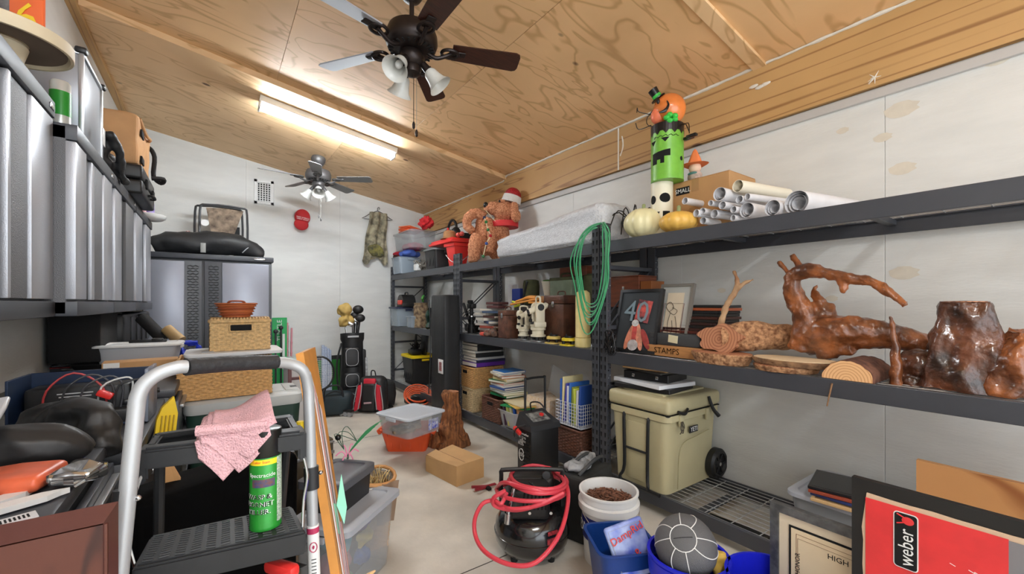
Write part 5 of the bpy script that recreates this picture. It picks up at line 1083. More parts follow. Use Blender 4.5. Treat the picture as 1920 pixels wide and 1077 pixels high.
# orange crate with clear tote on top
p=atZ(765,848,0); k=mpp(p); ORC=mat('orange_crate',(238,92,44),.45,var=.05,vs=6)
cr=tote('orange_crate','orange plastic crate under the grey-lidded clear tote','crate',p+Vector((.06,.12,0)),.46,.32,.215,-.62,ORC,lid=False,taper=.78,handles=False,ribs=4)
for s in (-1,1): b=B(); b.box((s*.245,0,.185),(.06,.24,.05),.012,rot=(0,s*.5,0)); part('flared_handle',b,ORC,cr)
for i in range(9): b=B(); b.prism([(-.012,.0),(.012,0),(0,-.04)],.004,XZ(-.16+.04*i,-.165,.19)); part('rim_notch',b,mat('orange_dark',(190,62,30),.5),cr,smooth=0)
zt=.41; c,w_,d_,rz=quad((765,789),(834,769),(692,778),zt); hq=.175
t=tote('clear_tote','clear plastic tote with grey lid resting on the orange crate','bin',(c.x,c.y,zt-hq-.0),w_,d_,hq,rz,CLEAR,mat('fog_lid',(198,204,212),.35),taper=.88)
RB(2); me=organic([],[([(random.uniform(-.2,.2),random.uniform(-.12,.12),.02+.015*random.random()) for _ in range(9)],.022)],.012,.006,30,'contents',mat('tan_contents',(170,140,108),.8,col2=(90,80,70),vs=16)); one('tangled_cords',me,None,'tan and grey cords packed inside the clear tote','cord',(c.x,c.y,zt-hq+.008),rz)
b=B(); b.box((w_*.10,-d_*.47,hq*.45),(.03,.003,.10),.001); b.box((w_*.10+.06,-d_*.47,hq*.45),(.08,.003,.09),.001); part('product_sticker',b,mat('blue_white_sticker',(222,226,236),.5,col2=(60,70,190),vs=30),t)
# wood stump on floor
p=atZ(846,835,0); k=mpp(p)
STW=mat('old_split_wood',(164,104,58),.75,col2=(98,58,32),vs=10,stretch=(5,5,.6),bump=1,bs=26)
stump('tall tapered wooden stump standing on the floor beside the totes',0,tuple(p),[(.165,0),(.15,.05),(.125,.14),(.095,.28),(.080,.42),(.070,.52)],STW,1,3,.03,z=0,face=EG2)
p=atZ(822,838,0); stump('small pointed wood chunk leaning on the tall floor stump',0,(p.x-.02,p.y+.02,0),[(.07,0),(.065,.05),(.045,.10),(.02,.145)],STW,1,6,.02,z=0)
# orange air hose coil
p=atZ(779,764,0); ORH=mat('orange_hose',(240,112,70),.4); t=T('orange_hose','coil of orange hose lying on the floor before the yellow-lidded tote','hose',(p.x+.1,p.y+.15,.0))
for i in range(8):
    b=B(); r=.10+.012*i; q=.025+.014*(i%4); M=Matrix.Translation((0,0,q+.06))@Matrix.Rotation(.45+.02*i,4,'X')@Matrix.Rotation(.1*i,4,'Z')
    b.tube([M@Vector((r*math.cos(a)*(1.15),r*math.sin(a),0)) for a in [k*PI/8 for k in range(16)]],.0085,7,closed=True,sm=2); part('hose_loop',b,ORH,t)
b=B(); b.box((0,.05,.03),(.26,.22,.06),.01); one('dark_tray',b,BLACK,'low black tray under the orange hose coil','tray',(p.x+.1,p.y+.18,0))
b=B(); b.cyl((0,0,0),(.12,.05,0),.012,n=10); b.cyl((.1,.1,0),(.1,.1,.03),.03); b.box((-.05,.05,.02),(.1,.06,.04),.01); p=atZ(722,768,0); one('shoe_rack_fittings',b,BLACK,'small black metal fittings on the floor before the red backpack','hardware',(p.x,p.y,.012))
# golf bag
p=atZ(668,768,0); p.y+=.16; GBK=mat('golf_black',(32,32,34),.5,var=.2,vs=8); GG=mat('piping_grey',(168,168,170),.5)
t=T('golf_bag','black golf bag with grey piping, clubs and covers, against the back wall','golf bag',p,-.15,rx=-.10)
b=B(); b.lathe([(0,0),(.15,0),(.155,.04),(.15,.3),(.135,.6),(.13,.86),(.145,.9),(.145,.98),(.12,.98),(.12,.9),(0,.88)],28,sx=1.05,sy=.85); b.noise(.008,9); part('bag_body',b,GBK,t,smooth=60)
for (x,z,w2,h2) in ((-.02,.66,.19,.26),(-.02,.36,.20,.20),(-.06,.13,.20,.16)):
    b=B(); b.box((x,-.135,z),(w2,.07,h2),.03,seg=3); pk=part('pocket',b,GBK,t); b=B(); b.tube([(x+xx,-.172,z+zz) for xx,zz in rrect(w2-.04,h2-.04,.05,3)],.004,6,closed=True,sm=1); part('piping',b,GG,pk)
b=B(); b.box((.14,-.04,.55),(.05,.12,.42),.03); part('side_pocket',b,GBK,t); b=B(); b.box((.165,-.07,.5),(.03,.08,.3),.02); part('towel',b,mat('pale_towel',(200,200,200),.9,var=.3,vs=30),t)
b=B(); b.tube([(-.14,-.06,.85),(-.20,-.1,.6),(-.19,-.1,.3),(-.15,-.08,.15)],.012,8); part('strap',b,GBK,t)
b=B(); b.box((-.0,-.13,.93),(.14,.01,.025),.003); part('badge',b,GG,t)
RB(4)
for i in range(7):
    a=random.random()*6.28; x,y=.07*math.cos(a),.05*math.sin(a); h2=1.08+.08*random.random(); b=B(); b.cyl((x,y,.9),(x*1.4,y*1.4,h2),.006,n=8); b.box((x*1.4-.03,y*1.4,h2+.01),(.08,.02,.04),.008,rot=(0,.4,0)); part('iron_club',b,CHROME,t)
for (x,y,z,r) in ((.08,0,1.30,.06),(.10,-.04,1.18,.055),(.04,.03,1.22,.05)): b=B(); b.cyl((x*.6,y,.9),(x,y,z),.012,n=8); b.ball((x,y,z),(r*1.2,r,r*1.0),18,12); b.box((x,y-r*.8,z+.01),(r,.01,.02),.003); part('head_cover',b,GBK,t)
me=organic([((-.09,-.02,1.28),(.09,.07,.09)),((-.06,-.02,1.15),(.08,.07,.08)),((-.13,-.03,1.12),(.04,.05,.06))],[],.014,.04,16,'jacket',mat('tan_jacket',(196,164,92),.8,var=.15,vs=8),seed=2); one('tan_jacket',me,None,'tan gold jacket bundled over the golf clubs','jacket',p,-.15,rx=-.10)
# red backpack, black bag
p=atZ(692,775,0); REDF=mat('red_nylon',(204,40,58),.6); t=T('red_backpack','red and black backpack with silver piping on the floor','backpack',p,math.radians(-40),rx=-.12)
b=B(); b.box((0,.08,.23),(.38,.20,.46),.09,seg=5); b.sub(1); 
for v in b.bm.verts: v.co.x*=1.08-.35*v.co.z; 
b.noise(.012,8); part('pack_body',b,GBK,t,smooth=70)
b=B(); b.box((0,-.03,.2),(.18,.06,.34),.03,seg=3); part('front_pocket',b,GBK,t); b=B(); b.text('SPORT',.05,XZ(0,-.062,.13)); b.text('~',.1,XZ(0,-.062,.1)); b.bm.clear(); b.box((0,-.062,.13),(.10,.004,.022),.002,rot=(0,-.1,0)); part('badge',b,mat('badge_grey',(180,150,156),.5),t)
for s in (-1,1):
    b=B(); b.prism([(s*.09,.36),(s*.14,.34),(s*.18,.02),(s*.11,.06)][::s],.05,XZ(0,0,0)); part('red_side_panel',b,REDF,t); b=B(); b.tube([(s*.095,-.055,.38),(s*.09,-.06,.25),(s*.12,-.06,.05)],.006,6); b.tube([(s*.15,-.052,.33),(s*.19,-.04,.1),(s*.185,-.03,.02)],.006,6); part('piping',b,GG,t)
b=B(); b.box((0,-.02,.39),(.16,.05,.08),.02); part('red_top_panel',b,REDF,t); b=B(); b.tube([(-.03,.08,.46),(-.02,.06,.52),(.02,.06,.52),(.03,.08,.46)],.008,6); part('grab_loop',b,GBK,t)
p=atZ(722,765,0); b=B(); b.box((0,0,.17),(.22,.26,.34),.06,seg=3); b.sub(1).noise(.02,8); 
for v in b.bm.verts: v.co.z=max(0,v.co.z)
one('black_duffel',b,GBK,'slumped black bag to the right of the red backpack','bag',(p.x+.05,p.y+.12,0),smooth=70)
# racket and teal bag, roller skates
p=atZ(628,783,0); t=T('teal_bag','dark teal sports bag with black handles behind the leaning artwork','bag',p,-.3); b=B(); b.box((0,.12,.15),(.40,.26,.28),.08,seg=4); b.sub(1).noise(.02,7); 
for v in b.bm.verts: v.co.z=max(0,v.co.z)
part('bag_body',b,mat('teal_black_nylon',(30,50,58),.6,var=.3,vs=6),t,smooth=70); b=B(); b.tube([(-.12,.0,.2),(-.10,-.02,.36),(.05,-.02,.38),(.10,0,.22)],.010,6); part('handle',b,GBK,t); b=B(); b.tube([(-.1,.02,.27),(0,.01,.31),(.12,.02,.26)],.008,6); part('zip',b,GBK,t)
t=T('tennis_racket','black-rimmed tennis racket standing behind the teal bag','racket',(p.x-.12,p.y+.30,.22),-.2,rx=-.1); b=B(); b.tube([(.17*math.cos(a),0,.28+.21*math.sin(a)) for a in [k*PI/12 for k in range(24)]],.012,8,closed=True,sm=1); b.tube([(-.05,0,.09),(0,0,-.05),(.05,0,.09)],.010,8); b.cyl((0,0,-.2),(0,0,-.03),.016); part('rim',b,BLACK,t)
b=B()
for k in range(-7,8): q=k*.021; h2=.2*math.sqrt(max(0,1-(q/.165)**2)); b.tube([(q,0,.28-h2),(q,0,.28+h2)],.0016,4,sm=1)
for k in range(-8,9): q=k*.023; h2=.165*math.sqrt(max(0,1-(q/.2)**2)); b.tube([(-h2,0.002,.28+q),(h2,0.002,.28+q)],.0016,4,sm=1)
part('strings',b,WHITE,t,kind='stuff')
p=atZ(650,782,0); t=T('inline_skate','grey skate with small wheels beside the teal bag','skate',(p.x,p.y+.03,0),.6); 
for k in range(3): b=B(); b.cyl((-.02,-.06+.06*k,.03),(.02,-.06+.06*k,.03),.03,n=14); part('wheel',b,GG,t)
b=B(); b.box((0,0,.07),(.06,.2,.03),.01); part('chassis',b,BLACK,t)
# things along the back wall
GB=mat('green_board',(44,170,92),.5); GF=mat('felt_green',(38,116,44),.9)
def stand(label,nm,cat,px0,px1,pyt,Y,m,th=.02,zb=0.0,rz=0):
    a=atY(px0,569,Y); c=atY(px1,569,Y); zt=atY((px0+px1)/2,pyt,Y).z; b=B(); b.box((0,0,(zt-zb)/2),(c.x-a.x,th,zt-zb),.003,seg=1); return one(nm,b,m,label,cat,((a.x+c.x)/2,Y,zb),rz,smooth=0)
g=stand('bright green printed board standing beside the tall cabinet','green_board','board',510,538,596,6.70,GB)
b=B(); b.text('TURTLE',.085,XZ(-.0,-.012,1.0,PI/2)); b.box((.05,-.012,.7),(.03,.002,.5)); part('lettering',b,WHITE,g,smooth=0)
for i,(px,c,nm,top) in enumerate(((517,(60,60,62),'dark grey',622),(527,(46,46,48),'black',615))): 
    p=atY(px,700,6.60); zt=atY(px,top,6.60).z; b=B(); b.cyl((0,0,0),(0,0,zt),.012,n=10); b.ball((0,0,zt),.03,12,8); one('walking_stick',b,mat('rod_%d'%i,c,.4),'%s rod with round top before the green board'%nm,'stick',(p.x,6.60,0))
for i,(px,c,nm) in enumerate(((541,(226,150,160),'pink'),(545,(232,232,232),'white'),(549,(226,150,160),'rose'))):
    p=atY(px,700,6.66); zt=atY(px,606+5*i,6.66).z; b=B(); b.cyl((-.03,0,0),(0,0.1,zt),.012,n=8)
    for k in range(6): b.cyl((-.03+.005*k,.1*k/7,zt*(k+.5)/7),(-.03+.005*k,.1*k/7,zt*(k+.5)/7+.02),.0135,n=8)
    one('striped_pole',b,mat('pole_%d_%d'%(c[0],i),c,.5),'%s banded pole beside the green board'%nm,'pole',(p.x,6.66,0))
# small cabinet with glass top behind the wicker baskets
a=atY(535,700,5.2); t=T('side_table','white side table with glass top and maroon trim behind the step stool','table',(a.x,5.2,0)); zt=atY(560,671,5.2).z; xe=atY(583,569,5.2).x-a.x
b=B(); b.box((xe/2,0,zt-.006),(xe+.06,.4,.012),.003); part('glass_top',b,mat('green_glass',(196,222,214),.1,alpha=.6),t); b=B(); b.box((xe/2,0,zt/2-.03),(xe,.34,zt-.07),.006); part('body',b,mat('pale_cabinet',(208,206,206),.5),t)
for s in (0.02,xe-.02): b=B(); b.box((s,-.175,zt/2-.02),(.035,.02,zt-.06),.003); part('corner_trim',b,mat('maroon_trim',(98,58,58),.5),t)
b=B(); b.box((xe*.4,-.175,zt-.2),(xe*.7,.014,.03),.003); b.box((xe*.72,-.175,zt-.34),(.03,.014,.30),.003); part('door_trim',b,MATS['maroon_trim'],t)
g=stand('low green felt board standing at the back wall','felt_board','board',596,637,675,6.6,GF); b=B(); b.box((0,.012,.3),(.36,.014,.62),.004); part('dark_edge',b,BLACK,g)
RB(6)
for i,px in enumerate((607,612,617,621)):
    p=atY(px,700,6.5); zt=atY(px,648+3*i,6.5).z; b=B(); b.cyl((0,0,0),(0,.05,zt),.022-.003*i,n=14); one('rolled_poster',b,mat('poster_blue_white',(214,222,236),.6,col2=(150,166,200),vs=30,stretch=(1,1,6)),'%s white and blue rolled poster before the felt board'%['leftmost','second','third','rightmost'][i],'poster',(p.x,6.5,0))
# cap, camo clothes
p=atY(565,413,YB-.012); REDC=mat('red_cotton',(200,44,50),.75); t=T('baseball_hat','red baseball cap with white lettering hanging on the back wall','cap',p,0,ry=.15)
b=B(); b.ball((0,-.055,.035),(.105,.07,.115),24,16)
for v in b.bm.verts:
    v.co.y=min(v.co.y,-.002)
    if v.co.z<-.03: v.co.z=-.03
part('crown',b,REDC,t,smooth=70); b=B(); b.ball((0,-.075,-.075),(.095,.03,.085),20,12); part('visor',b,REDC,t,smooth=70)
b=B(); b.text('MAKE AMERICA\nGREAT AGAIN',.024,XZ(.0,-.126,.002)); part('lettering',b,WHITE,t,smooth=0)
p=atY(708,398,YB-.04); CAM=mat('camo_grey',(176,166,138),.85,col2=(96,92,78),vs=12,bump=.3,bs=20); t=T('clothes_hanger','dark wire clothes hanger on the back wall','hanger',p)
b=B(); b.tube([(0,0,.02),(.0,0,.06),(.02,0,.08),(.035,0,.06),(.02,0,.045)],.004,6); b.tube([(0,0,.02),(-.2,0,-.10),(-.21,0,-.13),(.21,0,-.11),(.2,0,-.08)],.005,6,closed=True,sm=2); part('hanger_wire',b,BLACK,t)
b=B()
def fcl(u,v):
    x=(-.14+.28*u)*(1-.15*v)-.08*v+.10*u*v-(.06*v if u<.4 else 0); return (x+.01*math.sin(v*9),-.035-.02*math.sin(u*16+v*3)-.01*math.sin(u*7),.0-.02*abs(u-.5)-.78*v-(.06*math.sin(u*9) if v>.95 else 0))
b.grid(fcl,36,30); one('camo_clothes',b,CAM,'camouflage trousers hanging in folds from the wire hanger','clothes',p+Vector((0,-.01,-.01)),smooth=80)
me=organic([((0,0,0),(.12,.03,.10)),((.05,0,-.05),(.10,.03,.06))],[],.012,.02,14,'x',mat('camo_olive',(140,132,70),.85,col2=(60,60,50),vs=14)); one('camo_pouch',me,None,'olive camouflage pouch hanging low on the clothes','pouch',p+Vector((-.06,-.07,-.62)))
# ================================================================ FLOOR, near: compressor, charger, buckets
# battery charger
c,w_,d_,rz=quad((996,908),(1048,893),(958,895)); t=T('battery_charger','black wheeled battery charger with slanted control panel and tube handle','battery charger',c,rz); hh=.47
b=B(); b.box((0,0,hh*.45),(w_,d_,hh*.86),.012); part('housing',b,BLACK,t)
b=B(); b.raw([(-w_/2-.01,-d_/2-.01,hh*.84),(w_/2+.01,-d_/2-.01,hh*.84),(w_/2+.01,d_/2+.01,hh*.84),(-w_/2-.01,d_/2+.01,hh*.84),(-w_/2-.005,-d_/2-.005,hh*.93),(w_/2+.005,-d_/2-.005,hh*.93),(w_/2-.02,d_/2,hh*1.08),(-w_/2+.02,d_/2,hh*1.08)],[(0,1,2,3),(4,5,6,7),(0,1,5,4),(1,2,6,5),(2,3,7,6),(3,0,4,7)]); part('sloped_top',b,mat('charger_grey',(46,47,50),.4),t,smooth=0)
sl_=math.atan2(hh*.15,d_); b=B(); b.box((-.0,0,hh*1.008),(w_*.62,d_*.62,.004),.001,rot=(sl_,0,0)); pn=part('control_panel',b,mat('panel_print',(150,150,146),.5,col2=(50,50,52),vs=24),t); b=B(); b.cyl((.04,.01,hh*1.01),(.04,.005,hh*1.04),.018); part('dial',b,REDP,pn)
for k in range(9): b=B(); b.box((-w_/2-.003,-d_*.18,hh*.25+.028*k),(.005,d_*.42,.012),.001,seg=1); part('vent_slot',b,DARK,t)
b=B(); b.box((-w_/2-.003,d_*.12,hh*.66),(.004,d_*.5,.05)); b.box((-w_/2-.003,d_*.2,hh*.58),(.004,d_*.35,.02)); part('white_label',b,mat('label_bits',(200,200,200),.5,col2=(60,60,60),vs=60),t)
b=B(); b.tube([(-w_/2-.004,d_*.16+.032*math.cos(a),hh*.40+.045*math.sin(a)) for a in [k*PI/8 for k in range(16)]],.003,5,closed=True,sm=1); b.text('200',.045,Matrix.Translation((-w_/2-.005,d_*.16,hh*.40))@Matrix.Rotation(-PI/2,4,'Z')@XZ(0,0,0)); b.text('Schumacher',.028,Matrix.Translation((-w_/2-.005,d_*.0,hh*.76))@Matrix.Rotation(-PI/2,4,'Z')@XZ(0,0,0)); part('lettering',b,WHITE,t,smooth=0)
b=B(); xh=.09; b.tube([(-xh+.04,d_/2+.01,hh*.6),(-xh+.04,d_/2+.01,hh*1.55),(-xh+.06,d_/2+.01,hh*1.62),(xh+.04,d_/2+.01,hh*1.62),(xh+.06,d_/2+.01,hh*1.55),(xh+.06,d_/2+.01,hh*.6)],.0095,8,sm=3); part('tube_handle',b,BLACK,t)
RB(8)
for k in range(3): b=B(); b.tube([(-.02,.06,hh*1.08),(.0,.1,hh*1.2),(.08,.08,hh*1.18),(.13,.05,hh*1.0),(.14,.02,hh*.8+.02*k)],.006,7); part('cable',b,BLACK,t)
b=B(); b.tube([(-w_/2,-.02,hh*.92),(-w_/2-.06,.02,hh*.86),(-w_/2-.05,.06,hh*.7),(-w_/2-.01,.02,hh*.68)],.006,7); part('clamp_cable',b,BLACK,t); b=B(); b.box((-w_/2-.03,.05,hh*.80),(.03,.09,.03),.008,rot=(.4,0,0)); part('red_clamp',b,REDP,t)
# air compressor
CP=mat('gloss_black',(22,22,24),.18,coat=.6); p=atZ(997,1032,0); t=T('air_compressor','black pancake air compressor in the foreground','air compressor',p,math.radians(-35)); R0=.20
b=B(); b.lathe([(0,.025),(.12,.025),(.175,.04),(.2,.08),(.207,.125),(.2,.18),(.17,.225),(.12,.25),(0,.255)],48); tk=part('tank',b,CP,t,smooth=70)
b=B(); b.lathe([(.206,.120),(.2095,.122),(.2095,.130),(.206,.132)],48,cap=False); part('weld_seam',b,CP,tk)
for k in range(4): a=PI/4+k*PI/2; b=B(); b.cyl((.14*math.cos(a),.14*math.sin(a),.0),(.14*math.cos(a),  .14*math.sin(a),.05),.018,.022,n=12); part('rubber_foot',b,BLACKM,t)
b=B(); b.box((-.02,-.08,.325),(.22,.15,.17),.03,seg=3); b.box((.0,.06,.33),(.26,.14,.16),.035,seg=3); part('shroud',b,BLACK,t)
for k in range(7): b=B(); b.box((-.03+.02*k-.02,-.157,.345),(.008,.006,.09),.002,seg=1,rot=(0,.1,0)); part('vent_slot',b,DARK,t)
b=B(); b.cyl((-.12,-.06,.34),(-.12,-.16,.34),.05,n=24); part('motor_cap',b,BLACK,t)
for (x,y) in ((-.02,-.175),(.09,-.175)): b=B(); b.cyl((x,y,.295),(x,y-.006,.295),.008,n=10); part('bolt',b,CHROME,t)
b=B(); b.tube([(-.17,0,.25),(-.17,.0,.42),(-.14,0,.45),(.14,0,.45),(.17,0,.42),(.17,0,.25)],.012,8,sm=3); part('carry_handle',b,BLACK,t)
b=B(); b.cyl((.08,.0,.42),(.08,-.02,.425),.022,n=20); part('gauge',b,BLACK,t); b=B(); b.cyl((-.10,-.17,.42),(-.13,-.19,.30),.010); b.cyl((-.13,-.19,.30),(-.135,-.195,.25),.016,n=12); part('quick_coupler',b,CHROME,t)
b=B(); b.tube([(-.02,-.14,.44),(.06,-.19,.40),(.14,-.12,.40),(.16,-.05,.32)],.006,6); b.tube([(.0,-.14,.42),(.07,-.18,.38),(.14,-.1,.38)],.005,6); part('power_cord',b,BLACKM,t)
b=B(); b.box((.10,-.174,.15),(.07,.008,.03),.002,rot=(0,0,.53)); b.box((.10,-.174,.19),(.06,.008,.02),.002,rot=(0,0,.53)); part('red_decal',b,mat('red_decal',(170,50,60),.4,var=.5,vs=70),t)
# red hose
RH=mat('red_hose',(206,62,76),.35); t=T('red_air_hose','red rubber air hose coiled on top of the compressor','hose',p); RB(3)
def hp(px,py,dd): return atD(px,py,dd-.07 if dd<2.33 else dd)-p
base_d=2.36
def loop(pts,r=.0105):
    b=B(); b.tube([hp(*q) for q in pts],r,9,sm=5); part('hose_loop',b,RH,t)
loop([(925,940,2.30),(960,955,2.18),(1020,945,2.18),(1060,920,2.30),(1040,895,2.5),(980,900,2.52),(935,915,2.42),(940,930,2.26),(985,940,2.17),(1045,935,2.2),(1062,915,2.34),(1030,885,2.54),(970,893,2.5)])
loop([(962,893,2.45),(955,905,2.30),(1000,925,2.16),(1050,920,2.22),(1062,900,2.38),(1030,878,2.52),(985,880,2.5),(958,890,2.38),(975,910,2.22),(1030,918,2.18),(1058,905,2.3),(1040,882,2.5)])
loop([(930,918,2.4),(945,905,2.28),(985,915,2.18),(1035,925,2.18),(1058,912,2.3)]); loop([(948,920,2.2),(925,935,2.2),(930,950,2.22),(970,957,2.18),(1015,945,2.16),(1056,925,2.2)])
loop([(928,938,2.22),(905,945,2.2),(890,975,2.14),(893,1010,2.08),(915,1040,2.0),(960,1060,1.95),(1005,1055,1.95),(1045,1010,2.02),(1062,960,2.14),(1064,915,2.3),(1045,885,2.5),(1000,873,2.52),(965,884,2.45)])
loop([(928,938,2.22),(940,945,2.2),(950,925,2.25)])
# red pliers / clamp on the floor
p2=atZ(908,918,0); t=T('red_pliers','red handled clamp on the floor left of the compressor','clamp',(p2.x,p2.y,.0)); 
for s in (-1,1): b=B(); b.tube([(-.09,s*.025,.03),(-.03,s*.02,.02),(.03,0,.018),(.10,-s*.008,.016)],[.012,.010,.009,.006],8); part('handle',b,mat('dark_red',(150,44,56),.4),t)
b=B(); b.box((.02,-.02,.012),(.03,.06,.022),.005); part('jaw',b,DARK,t)
# white bucket with brown twigs
p=atZ(1141,917,.375); p.z=0; WB_=mat('white_pail',(232,232,230),.4,var=.02,vs=4)
t=bucket('white_bucket','white pail full of brown pellets beside the compressor','bucket',p,.128,.150,.375,WB_,((.80,.016),(.93,.004)),mat('bail_steel',(170,170,170),.3,metal=1),rz=2.6)
va=math.atan2(-p.y,-p.x)-math.radians(2.6*57.3)
b=B(); vs=[];fs=[]; n=14; a0=va-1.35
for i in range(n+1): a=a0+1.25*i/n; r=.1365; vs+=[((r+.002)*math.cos(a),(r+.002)*math.sin(a),.13),((r+.0085)*math.cos(a),(r+.0075)*math.sin(a),.255)]
b.raw(vs,[(2*i,2*i+2,2*i+3,2*i+1) for i in range(n)]); lg=part('blue_label',b,mat('navy_print',(28,34,110),.5),t)
b=B(); tb=B(); tb.text('LOWE\'S',.085,Matrix.Identity(4)); 
for v in tb.bm.verts:
    x,y,z=v.co; a=a0+.55+x/.142; v.co=Vector(((.1465+z)*math.cos(a),(.1465+z)*math.sin(a),.19+y))
b.merge(tb.bm); part('lettering',b,WHITE,lg,smooth=0)
RB(5); t2=T('brown_pellets','heap of brown twiggy pellets inside the white pail','pellets',(p.x,p.y,0)); b=B()
BRN=mat('pellet_brown',(132,84,60),.7,var=.4,vs=60)
for i in range(420):
    a=random.random()*6.28; r=.12*math.sqrt(random.random()); x,y=r*math.cos(a),r*math.sin(a); z=.315+.03*(1-r/.13)-.05*max(0,(x*ST+y*CT))*0+random.uniform(-.01,.012); th=random.random()*6.28; L_=.018
    b.cyl((x-L_*math.cos(th),y-L_*math.sin(th),z),(x+L_*math.cos(th),y+L_*math.sin(th),z+random.uniform(-.012,.012)),.0038,n=5)
o=one('brown_pellets',b,BRN,'heap of brown twiggy pellets inside the white pail','pellets',(p.x,p.y,0),kind='stuff'); bpy.data.objects.remove(t2)
b=B(); b.cyl((p.x,p.y,.01),(p.x,p.y,.31),.12,.134,n=30); part('pellet_bed',b,BRN,o)
bpy.data.objects[o.name].children[0].matrix_parent_inverse=Matrix.Translation(o.location).inverted()
# black printed tote bag
p=atZ(1092,868,.40); p.z=0; t=T('black_tote_bag','black printed shopping bag behind the white pail','bag',p,.25)
b=B(); b.box((0,0,.19),(.34,.24,.38),.02); b.sub(2).noise(.012,8)
for v in b.bm.verts: v.co.z=max(0,v.co.z)
part('bag_body',b,mat('bag_print',(34,35,34),.7,col2=(20,20,20),vs=9),t,smooth=60)
me=organic([((-.05,0,.40),(.10,.07,.035)),((.08,.02,.40),(.07,.06,.035))],[],.01,.02,30,'lining',mat('grey_lining',(160,162,164),.6,var=.3,vs=20)); part('crumpled_lining',me,None,t)
for s in (-.06,.03): b=B(); b.tube([(-.14,s,.38),(-.03,s-.03,.44),(.10,s-.02,.43),(.14,s,.37)],.010,6); part('carry_strap',b,mat('strap_dark',(52,53,54),.7),t)
b=B(); b.text('Park\ngarden',.05,XZ(-.03,-.134,.20)); part('lettering',b,mat('print_grey',(150,150,140),.7),t,smooth=0); b=B(); 
for k in range(5): a=k*.5-1+PI/2; b.prism([(0,0),(.01,.03),(0,.06),(-.01,.03)],.002,XZ(-.03,-.134,.09,a-PI/2)); b.prism([(0,0),(.008,.02),(0,.045),(-.008,.02)],.002,XZ(-.03,-.134,.27,a-PI/2))
part('leaf_print',b,mat('print_green',(90,120,60),.7),t,smooth=0)
# blue basin with moisture absorber bag
NAVY=mat('navy_plastic',(18,58,130),.35); p=atZ(1163,1008,.30); t=T('blue_wastebasket','navy square plastic basket with moulded lip, beside the white pail','basket',(p.x,p.y,0),math.radians(-28))
b=B(); w2,d2=.27,.27; loft(b,[ring(w2*.72,d2*.72,.04,0),ring(w2*.93,d2*.93,.045,.24),ring(w2,d2,.05,.29),ring(w2+.02,d2+.02,.05,.295),ring(w2+.02,d2+.02,.05,.30),ring(w2-.006,d2-.006,.045,.30),ring(w2*.92,d2*.92,.045,.24),ring(w2*.70,d2*.70,.04,.006)],True,True); part('basket_body',b,NAVY,t)
b=B(); b.box((0,-w2*.46,.15),(.12,.006,.12),.002,rot=(-.1,0,0)); part('printed_sleeve',b,mat('sleeve',(60,60,80),.5,col2=(190,160,160),vs=40),t)
DB=mat('bag_blue',(40,70,190),.3,col2=(190,206,240),vs=9); t=T('moisture_absorber','blue and red plastic bag reading DampRid inside the navy basket','bag',atD(1183,1030,1.86),math.radians(-25),rx=-.35,ry=-.25)
b=B(); b.box((0,0,0),(.18,.022,.22),.01,seg=3); b.sub(2).noise(.006,25); part('pouch',b,DB,t,smooth=70)
b=B(); b.text('DampRid',.044,XZ(0,-.019,.065,.2),ext=.001); b.text('&',.05,XZ(.02,-.019,-.02),ext=.001); part('lettering',b,mat('red_print2',(224,60,50),.5),t,smooth=0)
b=B(); b.tube([(-.076,-.012,-.095),(-.078,-.012,.095),(.076,-.012,.095)],.003,6,sm=1); part('sealed_edge',b,CLEAR,t)
# blue bucket with ball
BLU=mat('royal_blue',(26,34,196),.3); p=atZ(1290,1036,.36); p.z=0
t=bucket('blue_bucket','royal blue pail holding a grey ball, in front of the rack','bucket',p,.128,.152,.36,BLU,((.80,.008),(.90,.008)),MATS['bail_steel'])
q=atD(1272,1012,1.76); q=Vector((p.x-.018,p.y+.0,.392)); GBALL=mat('grey_rubber',(92,92,94),.6,bump=.4,bs=260); t=T('grey_ball','grey basketball with white seams in the royal blue pail','ball',q)
b=B(); b.ball((0,0,0),.119,40,28); part('ball_skin',b,GBALL,t,smooth=80)
vd=(Vector((0,0,EYE))-q).normalized(); vd=(vd+Vector((-.1,.05,.35))).normalized(); Q4=vd.to_track_quat('Z','Y').to_matrix()
def onb(th,ph,r=.1195): return Q4@Vector((r*math.sin(th)*math.cos(ph),r*math.sin(th)*math.sin(ph),r*math.cos(th)))
b=B(); b.tube([onb(.42,k*PI/12) for k in range(24)],.0018,6,closed=True,sm=1)
part('white_seam',b,WHITE,t)
for k in range(8): b=B(); b.tube([onb(.42+.1*j,k*PI/4+.25+(.04*j*j*.1 if k%2 else 0)) for j in range(20)],.0018,6,sm=1); part('white_seam',b,WHITE,t)
b=B(); b.tube([onb(.30,.3),onb(0,0),onb(.30,.3+PI)],.0012,5); part('black_seam',b,DARK,t)
me=organic([((.05,-.02,.0),(.06,.035,.06)),((.09,.02,-.02),(.03,.05,.05))],[],.008,.02,20,'glove',mat('yellow_leather',(222,184,84),.7,var=.2,vs=12)); one('yellow_glove',me,None,'yellow leather glove tucked beside the ball','glove',Vector((p.x+.06,p.y-.06,.31)))
p=atZ(1448,1082,.36); bucket('blue_bucket','second royal blue pail, empty, half hidden by the certificate frame','bucket',(p.x,p.y,0),.128,.152,.36,BLU,((.80,.008),(.90,.008)),MATS['bail_steel'])
t=T('power_strip','black strip with silver buttons lying under the nearest rack','power strip',(*atZ(1405,1000,0.03).xy,.0),math.radians(5)); b=B(); b.box((0,0,.02),(.10,.5,.04),.006); part('strip_body',b,BLACK,t)
for k in range(8): b=B(); b.box((-.02,-.2+.055*k,.042),(.03,.02,.006),.002); part('button',b,CHROME,t)
